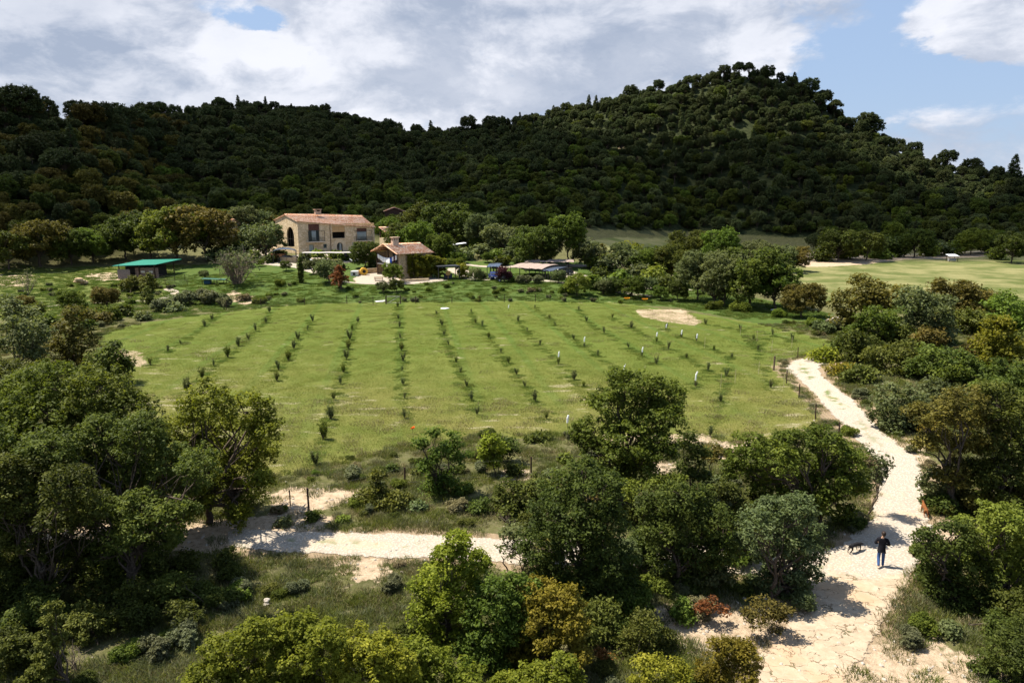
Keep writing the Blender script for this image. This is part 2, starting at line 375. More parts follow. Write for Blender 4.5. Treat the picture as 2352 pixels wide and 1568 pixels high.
t_ = GX / np.maximum(GY, 20); wood = sstep(GY, np.interp(t_, BT, BD) - 4, np.interp(t_, BT, BD) + 10) * (1 - far)
ny, nx = GX.shape; I = np.arange(ny * nx).reshape(ny, nx)
q = np.stack([I[:-1, :-1], I[:-1, 1:], I[1:, 1:], I[1:, :-1]], -1).reshape(-1, 4)

m, n = mat('ground_soil_and_turf'); GM = m
P_ = n.new('ShaderNodeNewGeometry').outputs['Position']
n1 = n.noise(P_, .09, 6, .6); n2 = n.noise(P_, .55, 7, .62); n3 = n.noise(P_, 3.2, 6, .7); n4 = n.noise(P_, 11, 4, .7)
stre = n.noise(n.vmath('MULTIPLY', P_, (.30, .9, .5)), 1.0, 7, .7)
scr = n.mix(n.ss(n2, .38, .62), (.095, .095, .034), (.145, .140, .050))
scr = n.mix(n.ss(n3, .42, .68), scr, (.19, .165, .085))
scr = n.mix(n.math('MULTIPLY', n.ss(n.noise(P_, 1.7, 6, .7), .60, .68), .7), scr, (.36, .28, .18))
mead = n.mix(n.ss(n1, .35, .65), (.132, .172, .030), (.160, .188, .038))
mead = n.mix(n.math('MULTIPLY', n.ss(n2, .45, .7), .45), mead, (.20, .195, .050))
rowm = n.vmath('DOT_PRODUCT', P_, (.9889, .149, 0), out=1)
rows_ = n.math('SINE', n.math('MULTIPLY', n.math('ADD', rowm, 2.75), 2 * math.pi / 6.92))
mead = n.mix(n.ss(rows_, .86, 1.0, 0, .75), mead, (.105, .165, .030))
mead = n.mix(n.ss(n.math('SINE', n.math('MULTIPLY', n.math('ADD', rowm, 1.0), 2 * math.pi / 1.73)), -.2, 1, 0, .12), mead, (.10, .15, .024))
mead = n.mix(n.ss(n3, .35, .75, 0, .35), mead, (.11, .135, .024))
sy = n.new('ShaderNodeSeparateXYZ'); n.link(P_, sy.inputs[0]); near_ = n.ss(sy.outputs[1], 82, 50)
mead = n.mix(n.math('MULTIPLY', near_, n.ss(n1, .35, .6, .25, .8)), mead, (.235, .205, .062))
bare = n.ss(n.math('ADD', stre, n.math('ADD', n.math('MULTIPLY', n.noise(P_, .045, 3, .5), .45), n.math('MULTIPLY', near_, .05))), .83, .93)
mead = n.mix(n.math('MULTIPLY', bare, .75), mead, (.48, .40, .26))
lw = n.mix(n.ss(n2, .35, .65), (.078, .125, .026), (.112, .150, .034))
lw = n.mix(n.ss(n4, .4, .7, 0, .5), lw, (.060, .098, .020))
ff = n.mix(n.ss(n1, .4, .6), (.125, .145, .042), (.30, .27, .12)); ff = n.mix(n.ss(stre, .45, .65, 0, .7), ff, (.15, .17, .05))
ps = n.mix(n.ss(n2, .4, .65), (.125, .155, .034), (.20, .195, .06))
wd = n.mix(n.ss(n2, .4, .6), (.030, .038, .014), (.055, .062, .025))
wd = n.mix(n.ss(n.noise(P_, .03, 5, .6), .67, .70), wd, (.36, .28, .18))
dt = n.mix(n.ss(n3, .35, .65), (.33, .245, .165), (.46, .36, .255)); dt = n.mix(n.ss(n4, .55, .75), dt, (.30, .21, .13))
def brk(a, amt=.45):   # ragged edge
    return n.ss(n.math('ADD', n.attr(a), n.math('MULTIPLY', n.math('SUBTRACT', n.noise(P_, .9, 7, .68), .5), amt * 3)), .42, .58)
c = scr
c = n.mix(brk('m_pasture'), c, ps); c = n.mix(brk('m_lawn'), c, lw); c = n.mix(brk('m_far'), c, ff); c = n.mix(brk('m_field', .3), c, mead)
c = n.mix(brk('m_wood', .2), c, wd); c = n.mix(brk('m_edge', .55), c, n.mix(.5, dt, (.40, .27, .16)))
c = n.vmath('MULTIPLY', c, (.70, .72, .72))
c = n.mix(n.math('MULTIPLY', brk('m_dirt', .7), n.ss(n3, .30, .42)), c, dt)
bh = n.math('ADD', n.math('MULTIPLY', n3, .7), n.math('MULTIPLY', n4, .4))
finish(m, n, c, .95, .08, bh, .9, .18)
gme = np_mesh('ground', np.stack([GX, GY, GZ], -1).reshape(-1, 3), q, [GM], True,
              {'m_field': fld.ravel(), 'm_far': far.ravel(), 'm_lawn': lawn.ravel(), 'm_pasture': pas.ravel(), 'm_dirt': dirt.ravel(), 'm_edge': edge.ravel(), 'm_wood': wood.ravel()})
tag(link('ground', gme), kind='structure')
def mesh_z(x, y):
    """height of the ground sheet itself (bilinear in its grid)"""
    x = np.asarray(x, float); y = np.asarray(y, float)
    i = np.clip(np.searchsorted(xs, x) - 1, 0, nx - 2); j = np.clip(np.searchsorted(ys, y) - 1, 0, ny - 2)
    fx = (x - xs[i]) / (xs[i + 1] - xs[i]); fy = (y - ys[j]) / (ys[j + 1] - ys[j])
    return (GZ[j, i] * (1 - fx) * (1 - fy) + GZ[j, i + 1] * fx * (1 - fy) + GZ[j + 1, i] * (1 - fx) * fy + GZ[j + 1, i + 1] * fx * fy)

# gravel surface / rock slab surface
def path_mat(name, kind):
    m, n = mat(name); P_ = n.new('ShaderNodeNewGeometry').outputs['Position']
    e = n.attr('edge')
    n1 = n.noise(P_, .35, 5, .6); n2 = n.noise(P_, 2.3, 7, .7); v = n.voro(P_, 9, 'F1'); vc = n.voro(P_, 9, 'F1', 1)
    grav = n.mix(n.ss(v, .1, .6), (.50, .445, .375), (.30, .26, .215))
    sepc = n.new('ShaderNodeSeparateColor'); n.link(vc, sepc.inputs[0])
    grav = n.mix(n.ss(sepc.outputs[0], 0, 1, 0, .5), grav, (.38, .31, .24))
    grav = n.mix(n.ss(n2, .55, .72), grav, (.42, .33, .235))
    grav = n.mix(n.ss(n1, .52, .66, 0, .55), grav, (.45, .33, .22))
    # rock slabs: big warped cells with dark joints
    wp = n.vmath('ADD', n.vmath('MULTIPLY', P_, (.62, 1.05, 1)), n.vmath('MULTIPLY', n.vmath('SUBTRACT', n.noise(P_, .8, 5, .6, out=1), (.5, .5, .5)), (1.7, 1.7, 1.7)))
    cr = n.voro(wp, 1.35, 'DISTANCE_TO_EDGE'); cell = n.voro(wp, 1.35, 'F1', 1); sc = n.new('ShaderNodeSeparateColor'); n.link(cell, sc.inputs[0])
    rock = n.mix(n.ss(n2, .3, .7), (.33, .25, .175), (.43, .35, .26)); rock = n.mix(n.ss(sc.outputs[0], 0, 1, 0, .4), rock, (.31, .24, .165)); rock = n.mix(n.ss(n.noise(P_, 5, 7, .75), .52, .66, 0, .45), rock, (.27, .20, .13))
    wid = n.ss(n.noise(P_, 1.3, 4, .6), .40, .75, -.006, .042)
    joint = n.ss(n.math('SUBTRACT', cr, wid), -.012, .012)
    rock = n.mix(joint, n.mix(n.ss(n.noise(P_, .9, 3, .5), .45, .6), (.20, .14, .08), (.10, .10, .045)), rock)
    rock = n.mix(n.ss(n.noise(P_, .22, 4, .55), .5, .6, 0, .6), rock, (.40, .27, .165))
    k = n.ss(n.math('ADD', n.attr('slab'), n.math('MULTIPLY', n.math('SUBTRACT', n1, .5), 1.6)), .4, .6)
    c = n.mix(k, grav, rock)
    if kind == 'track': c = grav
    weeds = n.math('MULTIPLY', n.ss(n.attr('mid'), .72, 1.0), n.ss(n.noise(P_, .8, 6, .65), .50, .58))
    if kind != 'track': weeds = n.math('MULTIPLY', weeds, n.attr('weedy'))
    else: weeds = n.math('MULTIPLY', weeds, .6)
    c = n.mix(weeds, c, (.12, .15, .05))
    a = n.ss(n.math('ADD', e, n.math('MULTIPLY', n.math('SUBTRACT', n.noise(P_, 1.2, 8, .72), .5), 1.5)), .30, .37)
    p = n.new('ShaderNodeBsdfPrincipled'); n.link(c, p.inputs['Base Color']); p.inputs['Roughness'].default_value = .9; p.inputs['Specular IOR Level'].default_value = .1
    b = n.new('ShaderNodeBump'); b.inputs['Strength'].default_value = .8; b.inputs['Distance'].default_value = .06
    hgt = n.math('ADD', n.math('MULTIPLY', v, -.5), n.math('MULTIPLY', n2, .8)) 
    if kind != 'track': hgt = n.math('ADD', n.math('MULTIPLY', joint, n.math('MULTIPLY', k, 1.2)), n.math('MULTIPLY', n2, .6))
    n.link(hgt, b.inputs['Height']); n.link(b.outputs[0], p.inputs['Normal'])
    tr = n.new('ShaderNodeBsdfTransparent'); mx = n.new('ShaderNodeMixShader'); n.link(a, mx.inputs[0]); n.link(tr.outputs[0], mx.inputs[1]); n.link(p.outputs[0], mx.inputs[2])
    o = n.new('ShaderNodeOutputMaterial'); n.link(mx.outputs[0], o.inputs[0]); return m
def strip(name, L, Rr, kind, lift=.03, slab=None, nw=22, m=None, wsc=1.0, world=False):
    if not world: L, Rr = W(L), W(Rr)
    def resamp(P, k): 
        d = np.r_[0, np.cumsum(np.hypot(*np.diff(P, axis=0).T))]; s = np.linspace(0, 1, k) 
        return s, d
    # same parameter on both sides, refined
    k = len(L); tt = np.arange(k); fine = np.linspace(0, k - 1, (k - 1) * 10 + 1)
    def cr(P):
        out = np.empty((len(fine), 2))
        for i, f in enumerate(fine):
            a = min(int(f), k - 2); t = f - a; p0, p1, p2, p3 = P[max(a - 1, 0)], P[a], P[a + 1], P[min(a + 2, k - 1)]
            out[i] = .5 * ((2 * p1) + (-p0 + p2) * t + (2 * p0 - 5 * p1 + 4 * p2 - p3) * t * t + (-p0 + 3 * p1 - 3 * p2 + p3) * t ** 3)
        return out
    A, B = cr(L), cr(Rr); s = np.linspace(0, 1, nw)
    c = (A + B) / 2; A = c + (A - c) * 1.12 * wsc; B = c + (B - c) * 1.12 * wsc
    X = A[:, None, 0] * (1 - s) + B[:, None, 0] * s; Y = A[:, None, 1] * (1 - s) + B[:, None, 1] * s
    e = np.minimum(s, 1 - s) * 2; E = np.broadcast_to(np.clip(e * 1.7, 0, 1), X.shape)
    endf = np.clip(np.minimum(np.arange(len(A)), np.arange(len(A))[::-1]) / 6, 0, 1)[:, None]
    Z = mesh_z(X, Y) + lift
    nI = np.arange(X.size).reshape(X.shape); q = np.stack([nI[:-1, :-1], nI[:-1, 1:], nI[1:, 1:], nI[1:, :-1]], -1).reshape(-1, 4)
    sl = np.zeros_like(X) if slab is None else 1 - sstep(Y, slab - 3, slab + 1.5)
    me = np_mesh(name, np.stack([X, Y, Z], -1).reshape(-1, 3), q, [m or path_mat(name + '_surface', kind)], True,
                 {'edge': (E * endf).ravel(), 'slab': sl.ravel(), 'mid': np.broadcast_to(1 - np.abs(s - .5) * 2 * .6, X.shape).ravel(), 'weedy': sstep(Y, 42, 55).ravel()})
    return tag(link(name, me), kind='structure')
slab_y = G(1990, 1300)[1]
strip('path', PATH_L, PATH_R, 'main', .035, slab_y, wsc=1.1)
strip('track', TRACK_T, TRACK_B, 'track', .028)
TRM = path_mat('driveway_surface', 'track')
def road(name, c, wm, lift=.04):
    """a narrow road along picture points c with width wm metres"""
    P = W(c); d = np.gradient(P, axis=0); nn = np.stack([-d[:, 1], d[:, 0]], 1) / np.hypot(*d.T)[:, None]
    if not hasattr(wm, '__len__'): wm = [wm] * len(P)
    A = P + nn * np.array(wm)[:, None] / 2; B = P - nn * np.array(wm)[:, None] / 2
    return strip(name, A, B, 'track', lift, m=TRM, world=True)
road('driveway', [(575, 562), (583, 580), (600, 598), (640, 606), (690, 612), (720, 624), (760, 640), (800, 648), (850, 652), (930, 650), (1010, 648)], [3, 4, 5, 4.5, 4, 2.5, 1.4, 1.2, 1.5, 2, 2])
road('driveway', [(1015, 600), (1060, 606), (1110, 612), (1200, 612), (1300, 611), (1400, 610), (1480, 612)], [1.2, 1.5, 2, 3, 3, 3, 2.5])
road('driveway', [(1035, 614), (1060, 625), (1090, 640), (1150, 642), (1240, 644), (1320, 652), (1400, 665), (1520, 684)], [4, 4.5, 4, 2.5, 2, 2, 2, 2])
road('driveway', [(1290, 620), (1340, 640), (1400, 650), (1460, 662), (1540, 660), (1600, 668)], [5, 7, 4, 2.5, 2, 2])
road('footpath', [(60, 705), (130, 702), (200, 698), (270, 692), (350, 690), (395, 678), (400, 670), (375, 662)], [1.6] * 8)
road('footpath', [(1840, 602), (1960, 592), (2060, 586), (2200, 580), (2330, 574), (2480, 570)], [2.0] * 6)
# pale terrace by the small house and paved terrace before the farmhouse
YM = path_mat('yard_surface', 'track')
def sheet(name, pts, m, lift):
    P = W(pts); c = P.mean(0); rings = np.linspace(0, 1, 12); k = len(P)
    Pf = []
    for i in range(k):
        for s in np.linspace(0, 1, 6)[:-1]: Pf.append(P[i] * (1 - s) + P[(i + 1) % k] * s)
    Pf = np.array(Pf); X = c[0] + (Pf[:, 0] - c[0])[None] * rings[:, None]; Y = c[1] + (Pf[:, 1] - c[1])[None] * rings[:, None]
    X = np.c_[X, X[:, :1]]; Y = np.c_[Y, Y[:, :1]]
    nI = np.arange(X.size).reshape(X.shape); q = np.stack([nI[:-1, :-1], nI[:-1, 1:], nI[1:, 1:], nI[1:, :-1]], -1).reshape(-1, 4)
    E = np.broadcast_to(np.clip((1 - rings) * 5, 0, 1)[:, None], X.shape)
    me = np_mesh(name, np.stack([X, Y, mesh_z(X, Y) + lift], -1).reshape(-1, 3), q, [m], True, {'edge': E.ravel(), 'slab': np.zeros(X.size), 'mid': np.zeros(X.size), 'weedy': np.zeros(X.size)})
    return tag(link(name, me), kind='structure')
sheet('terrace', [(805, 640), (830, 628), (862, 622), (900, 628), (930, 640), (1000, 638), (1035, 644), (1000, 650), (880, 657), (810, 652)], YM, .05)
sheet('terrace', [(640, 590), (690, 584), (780, 581), (870, 577), (880, 585), (860, 590), (760, 592), (745, 604), (690, 606), (650, 600)], YM, .05)
sheet('terrace', [(740, 600), (850, 599), (852, 603), (740, 604)], YM, .055)
sheet('terrace', [(580, 545), (600, 540), (640, 560), (650, 580), (620, 590), (585, 575)], YM, .055)
# ------------------------------------------------------------------ foliage and trees
def unit(v): return v / np.maximum(np.linalg.norm(v, axis=-1, keepdims=True), 1e-9)
def leaves(rng, C, Rr, per, L, Wd, flat=.75, tints=None, upb=.8, pend=0.0, tip=0.0):
    """quads of leaf size scattered in clumps with centres C and radii Rr; returns V, F, tint"""
    n = len(C) * per; ci = np.repeat(np.arange(len(C)), per)
    d = unit(rng.normal(size=(n, 3))); r = rng.random(n) ** .45
    off = d * r[:, None] * Rr[ci][:, None]; off[:, 2] *= flat
    p = C[ci] + off
    nrm = unit(d * .55 + np.array([0, 0, upb]) + rng.normal(size=(n, 3)) * .55)
    tg = unit(np.cross(nrm, rng.normal(size=(n, 3))) + d * tip); bt = unit(np.cross(nrm, tg))
    s = rng.uniform(.65, 1.35, n)[:, None]; l = tg * L * s / 2; w_ = bt * Wd * s / 2
    fold = nrm * Wd * .22 * s
    V = np.stack([p - l, p - w_ + fold, p + l, p + w_ + fold], 1).reshape(-1, 3)
    Fq = np.arange(n * 4).reshape(n, 4)
    t = (tints[ci] if tints is not None else rng.random(len(C))[ci]) * .55 + rng.random(n) * .45
    return V, Fq, np.repeat(t, 4)
def shell(rng, lobes, spacing, inner=.62):
    """clump centres on the outside of a union of ellipsoids; lobes: (x,y,z,rx,ry,rz)"""
    out = []; rad = []; tn = []
    LB = np.array(lobes, float)
    for i, (x, y, z, a, b, c) in enumerate(LB):
        area = 4 * math.pi * ((a * b) ** 1.6 / 3 + (a * c) ** 1.6 / 3 + (b * c) ** 1.6 / 3) ** (1 / 1.6)
        k = int(area / spacing ** 2 * 1.5) + 4
        d = unit(rng.normal(size=(k, 3))); r = rng.uniform(.55, 1.08, k) 
        p = d * r[:, None] * np.array([a, b, c]) + np.array([x, y, z])
        keep = np.ones(k, bool)
        for j, (x2, y2, z2, a2, b2, c2) in enumerate(LB):
            if j != i: keep &= (((p - np.array([x2, y2, z2])) / np.array([a2, b2, c2])) ** 2).sum(1) > inner ** 2
        keep &= ~((d[:, 2] < -.55) & (rng.random(k) < .6))
        p = p[keep]; out.append(p); rad.append(np.full(len(p), spacing * .62) * rng.uniform(.7, 1.25, len(p)))
        tn.append(np.clip(rng.random(len(p)) * .7 + rng.random() * .45 - .08, 0, 1))
    return np.concatenate(out), np.concatenate(rad), np.concatenate(tn)
def tubes_mesh(name, tubes, m, n=6):
    V = []; Fq = []
    for pts, rad in tubes:
        P = np.array(pts, float); k = len(P); d = unit(np.gradient(P, axis=0)); ref = np.where(np.abs(d[:, 2:3]) < .9, [[0, 0, 1.]], [[1., 0, 0]])
        a = unit(np.cross(d, ref)); b = np.cross(d, a); th = np.linspace(0, 2 * math.pi, n, endpoint=False)
        ring = P[:, None] + (a[:, None] * np.cos(th)[None, :, None] + b[:, None] * np.sin(th)[None, :, None]) * np.array(rad)[:, None, None]
        o = sum(len(x) for x in V); V.append(ring.reshape(-1, 3)); I = np.arange(k * n).reshape(k, n) + o
        Fq.append(np.stack([I[:-1], np.roll(I[:-1], -1, 1), np.roll(I[1:], -1, 1), I[1:]], -1).reshape(-1, 4))
    return np_mesh(name, np.concatenate(V), np.concatenate(Fq), [m], True)
def limb(rng, a, b, r0, r1, k=6, wob=.08, sag=0.0):
    a, b = np.array(a, float), np.array(b, float); t = np.linspace(0, 1, k)[:, None]; L = np.linalg.norm(b - a)
    P = a * (1 - t) + b * t; P[1:-1] += rng.normal(size=(k - 2, 3)) * L * wob * .5; P[:, 2] += np.sin(t[:, 0] * math.pi) * sag * L
    return P, np.linspace(r0, r1, k)
def tree_meshes(rng, lobes, base, leaf='holm', L=.16, Wd=.09, spacing=.55, per=24, trunk_r=.2, bark=None, trunks=1, twigs=1, flat=.75, upb=.8, sparse=0, tip=0):
    """crown mesh + trunk mesh in local coordinates (origin at base)"""
    C, Rr, tn = shell(rng, lobes, spacing)
    if sparse: k = rng.random(len(C)) > sparse; C, Rr, tn = C[k], Rr[k], tn[k]
    V, Fq, t = leaves(rng, C, Rr, per, L, Wd, flat, tn, upb, tip=tip)
    cm = np_mesh('crown', V, Fq, [LM[leaf] if isinstance(leaf, str) else leaf], False, {'tint': t})
    LB = np.array(lobes, float); tb = []; top = LB[:, :3].mean(0)
    for q_ in range(trunks):
        b0 = np.array(base, float) + (rng.normal(size=3) * [.35, .35, 0] if trunks > 1 else 0)
        fork = b0 * .45 + top * .55 + rng.normal(size=3) * .12 * (1 + trunks * .5); fork[2] = b0[2] + (top[2] - b0[2]) * rng.uniform(.38, .6)
        P, rr = limb(rng, b0 - [0, 0, .3], fork, trunk_r * 1.25 / trunks ** .4, trunk_r * .72 / trunks ** .4, 7, .07); tb.append((P, rr))
        for i in range(q_, len(LB), trunks):
            c = LB[i]; s0 = P[rng.integers(4, 7)]
            Q, qr = limb(rng, s0, c[:3] + rng.normal(size=3) * c[3:] * .2, trunk_r * .5 / trunks ** .4, trunk_r * .13, 6, .12, .06); tb.append((Q, qr))
            if twigs:
                near = np.argsort(((C - c[:3]) ** 2).sum(1) + rng.random(len(C)) * 2)[: int(5 * twigs)]
                for k_ in near: s1 = Q[rng.integers(2, 6)]; tb.append(limb(rng, s1, C[k_], trunk_r * .16, trunk_r * .04, 4, .12))
    tm = tubes_mesh('trunk', tb, bark or BARK, 6)
    return cm, tm
def auto_lobes(rng, h, r, n=9, low=.25, shape='round', kq=1.0):
    """lobes of a free-standing crown of height h, radius r"""
    out = []; ch = h * (1 - low)
    for i in range(n):
        a = i * 2.399 + rng.uniform(-.5, .5); f = (i + .5) / n
        if shape == 'round': zz = h * low + ch * (.2 + .66 * f); rr = r * (.72 * math.sqrt(max(0.02, 1 - ((f - .38) / .75) ** 2)))
        elif shape == 'cone': zz = h * low + ch * (.08 + .86 * f); rr = r * .6 * (1 - f) ** .8
        elif shape == 'umbrella': zz = h * (.62 + .26 * f); rr = r * .72 * (1 - f * .75)
        else: zz = h * low + ch * (.15 + .7 * f); rr = r * .4
        q_ = kq * r * rng.uniform(.30, .52) * {'cone': (1.1 - .75 * f), 'umbrella': .9}.get(shape, 1)
        out.append((math.cos(a) * rr, math.sin(a) * rr, zz, q_ * rng.uniform(.9, 1.2), q_ * rng.uniform(.9, 1.2), q_ * rng.uniform(.65, .9)))
    return out
def thing_tree(name, loc, cm, tm, label, group=None, cat='tree', rz=0, sc=1, szn=None):
    o = empty(name, loc, rz, label, cat, group); o.scale = (sc, sc, szn or sc)
    link('crown', cm, o)
    if tm: link('trunk', tm, o)
    return o
# ---- shared kinds for the far and middle distance
def proto(seed, h, r, leaf, shape='round', n=9, low=.25, L=.32, Wd=.24, sp=.95, per=22, tr=.16, sparse=0, bark=None, trunks=1, twigs=.6, kq=1.0):
    rng = np.random.default_rng(seed)
    return tree_meshes(rng, auto_lobes(rng, h, r, n, low, shape, kq), (0, 0, 0), leaf, L, Wd, sp, per, tr, bark, trunks, twigs, sparse=sparse)
FAR = []
for sd, (h, r, lf, sh, n_, lo) in enumerate([(7.5, 3.9, 'pine', 'round', 12, .25), (9, 3.7, 'pine', 'round', 12, .35), (7, 4.0, 'holm', 'round', 13, .12), (6, 3.5, 'oak', 'round', 11, .12),
                                 (8.5, 4.2, 'pine', 'umbrella', 11, .5), (5.8, 3.6, 'holm', 'round', 11, .1), (6.5, 3.3, 'olive', 'round', 11, .15), (10, 3.0, 'pine', 'cone', 13, .2), (7, 3.8, 'rust', 'round', 12, .15)]):
    FAR.append(proto(100 + sd, h, r, lf, sh, n_ + 13, lo, kq=.70, L=.29, Wd=.22, sp=.68, per=16, tr=.16, twigs=.3, sparse=.22 if lf == 'pine' else .1))
MID = {}
for sd, (k, a) in enumerate({
        'holm': (6.5, 3.6, 'holm', 'round', 12, .12), 'holm2': (6, 3.4, 'holm', 'round', 10, .15), 'oak': (7, 3.8, 'oak', 'round', 13, .15), 'oak2': (6.2, 3.2, 'green', 'round', 11, .15),
        'olive': (4, 2.2, 'olive', 'round', 9, .15), 'lime': (5, 2.8, 'lime', 'round', 10, .1), 'gold': (5, 2.8, 'gold', 'round', 10, .1), 'rust': (6, 3.2, 'rust', 'round', 12, .15),
        'tall': (9, 3.0, 'green', 'round', 12, .2), 'poplar': (9, 3.4, 'olive', 'round', 13, .25), 'red': (3.6, 1.5, 'red', 'cone', 9, .25), 'purple': (3.6, 1.7, 'purple', 'round', 9, .2),
        'juniper': (3, 1.5, 'juniper', 'cone', 9, .02), 'juniper2': (2.6, 1.6, 'juniper', 'round', 8, .0), 'pinemid': (7, 3.6, 'pine', 'umbrella', 10, .4), 'goldpine': (5, 1.7, 'gold', 'cone', 9, .1)}.items()):
    h, r, lf, sh, n_, lo = a
    MID[k] = (*proto(200 + sd, h, r, lf, sh, n_, lo, L=.24, Wd=.17, sp=.62, per=20, tr=.14, twigs=1, sparse=.12), h, r)
rng0 = np.random.default_rng(7)
BUSH = {}
for sd, (k, lf) in enumerate({'b_holm': 'holm', 'b_green': 'green', 'b_sage': 'sage', 'b_lime': 'lime', 'b_olive': 'olive', 'b_dry': 'dry', 'b_jun': 'juniper', 'b_rust': 'rust'}.items()):
    rg = np.random.default_rng(300 + sd)
    lb = [(rg.uniform(-.55, .55), rg.uniform(-.55, .55), rg.uniform(.3, .65), rg.uniform(.35, .55), rg.uniform(.35, .55), rg.uniform(.3, .45)) for _ in range(6)]
    BUSH[k] = (*tree_meshes(rg, lb, (0, 0, 0), lf, .11, .07, .24, 20, .04, None, 3, .8), 1.0, .9)

ORD_1 = 'zeroth first second third fourth fifth sixth seventh eighth ninth tenth eleventh twelfth thirteenth fourteenth fifteenth sixteenth seventeenth eighteenth nineteenth'.split()
TENS = {20: 'twent', 30: 'thirt', 40: 'fort', 50: 'fift', 60: 'sixt', 70: 'sevent', 80: 'eight', 90: 'ninet'}
def ordinal(n_):
    if n_ >= 100: return 'hundred-and-' + ordinal(n_ - 100) if n_ > 100 else 'hundredth'
    if n_ < 20: return ORD_1[n_]
    t, u = n_ // 10 * 10, n_ % 10
    return TENS[t] + ('y-' + ORD_1[u] if u else 'ieth')

def scatter(name, pts, protos, rz, scl, idx, label, cat, kind='stuff', tilt=None):
    """one object carrying many instances of hidden-kind meshes (for what nobody could count)"""
    c = bpy.data.collections.new(name + '_kinds')
    for i, me in enumerate(protos):
        if isinstance(me, bpy.types.Mesh): c.objects.link(bpy.data.objects.new('%s_kind_%02d' % (name, i), me))
    me = bpy.data.meshes.new(name); P = np.asarray(pts, np.float32); me.vertices.add(len(P)); me.vertices.foreach_set('co', P.ravel())
    a = me.attributes.new('turn', 'FLOAT_VECTOR', 'POINT'); rr = np.zeros((len(P), 3), np.float32); rr[:, 2] = rz
    if tilt is not None: rr[:, :2] = tilt
    a.data.foreach_set('vector', rr.ravel())
    a = me.attributes.new('grow', 'FLOAT_VECTOR', 'POINT'); sc_ = np.asarray(scl, np.float32); sc_ = np.repeat(sc_[:, None], 3, 1) if sc_.ndim == 1 else sc_
    a.data.foreach_set('vector', sc_.ravel())
    a = me.attributes.new('pick', 'INT', 'POINT'); a.data.foreach_set('value', np.asarray(idx, np.int32))
    o = link(name, me); tag(o, label, cat, kind=kind)
    ng = bpy.data.node_groups.new(name, 'GeometryNodeTree')
    ng.interface.new_socket('Geometry', in_out='INPUT', socket_type='NodeSocketGeometry'); ng.interface.new_socket('Geometry', in_out='OUTPUT', socket_type='NodeSocketGeometry')
    nd = ng.nodes; gi = nd.new('NodeGroupInput'); go = nd.new('NodeGroupOutput'); ip = nd.new('GeometryNodeInstanceOnPoints'); ci = nd.new('GeometryNodeCollectionInfo')
    ci.inputs['Collection'].default_value = c; ci.inputs['Separate Children'].default_value = True; ci.inputs['Reset Children'].default_value = True
    ip.inputs['Pick Instance'].default_value = True
    def na(nm, ty): x = nd.new('GeometryNodeInputNamedAttribute'); x.data_type = ty; x.inputs[0].default_value = nm; return x.outputs[0]
    l = ng.links; l.new(gi.outputs[0], ip.inputs['Points']); l.new(ci.outputs[0], ip.inputs['Instance']); l.new(na('pick', 'INT'), ip.inputs['Instance Index'])
    e2r = nd.new('FunctionNodeEulerToRotation'); l.new(na('turn', 'FLOAT_VECTOR'), e2r.inputs[0]); l.new(e2r.outputs[0], ip.inputs['Rotation'])
    l.new(na('grow', 'FLOAT_VECTOR'), ip.inputs['Scale']); l.new(ip.outputs[0], go.inputs[0])
    md = o.modifiers.new('scatter', 'NODES'); md.node_group = ng; return o

# ---- the wooded hillsides
FARJ = []
for i, (cm, tm) in enumerate(FAR):     # crown and trunk together, for the wood beyond counting
    nv, nf = len(cm.vertices), len(cm.polygons); V1 = np.empty(nv * 3, np.float32); cm.vertices.foreach_get('co', V1)
    V2 = np.empty(len(tm.vertices) * 3, np.float32); tm.vertices.foreach_get('co', V2); F2 = np.empty(len(tm.loops), np.int32); tm.loops.foreach_get('vertex_index', F2)
    T1 = np.empty(nv, np.float32); cm.attributes['tint'].data.foreach_get('value', T1)
    Vj = np.concatenate([V1, V2]).reshape(-1, 3); Fj = np.concatenate([np.arange(nv), F2 + nv]).reshape(-1, 4)
    FARJ.append(np_mesh('wood_tree', Vj, Fj, [cm.materials[0], tm.materials[0]], False, {'tint': np.concatenate([T1, np.zeros(len(tm.vertices))])}, mat_idx=np.concatenate([np.zeros(nf), np.ones(len(F2) // 4)])))
rg = np.random.default_rng(11); g = 4.3
X, Y = np.meshgrid(np.arange(-520, 520, g), np.arange(140, 520, g)); X = (X + (np.arange(X.shape[0]) % 2 * g / 2)[:, None] + rg.uniform(-.42, .42, X.shape) * g).ravel(); Y = (Y + rg.uniform(-.42, .42, Y.shape) * g).ravel()
t = X / Y; Db = np.interp(t, BT, BD); Dr = np.interp(t, _T, _D)
keep = (Y > Db + 3) & (Y < Dr + 26) & (np.abs(t) < 1.0)
for P in (FARFIELD, LAWN): keep &= poly_sd(P, X, Y) > 2.5
# glades: bare patches on the slope
for (u, v, r_) in [(1710, 307, 5), (1940, 312, 5), (1895, 300, 3), (1105, 545, 12)]:
    p = G(u, v); keep &= np.hypot(X - p.x, Y - p.y) > r_
X, Y, t, Db, Dr = (a[keep] for a in (X, Y, t, Db, Dr)); Z = mesh_z(X, Y) - .25
sfr = (Y - Db) / (Dr - Db); nn_ = len(X)
lum = np.sin(X * .031 + 1) * np.sin(Y * .037 + .4) + .7 * np.sin(X * .083 + Y * .06)
r1 = rg.random(nn_); kind = np.where((sfr + lum * .2 + r1 * .3) > .5, np.choose((rg.random(nn_) * 8).astype(int), [0, 1, 4, 0, 1, 7, 2, 0]), np.choose((rg.random(nn_) * 12).astype(int), [2, 3, 5, 2, 6, 5, 0, 3, 2, 5, 3, 6]))
kind = np.where((t < -.45) & (r1 > .72), 8, kind)
scl = rg.uniform(.42, .88, nn_) * np.where(sfr > .85, rg.uniform(.65, 1.1, nn_), 1.0) * np.where(t < -.45, 1.1, 1.0)
scl = np.where((sfr > .93) & (rg.random(nn_) < .08), scl * 1.35, scl)
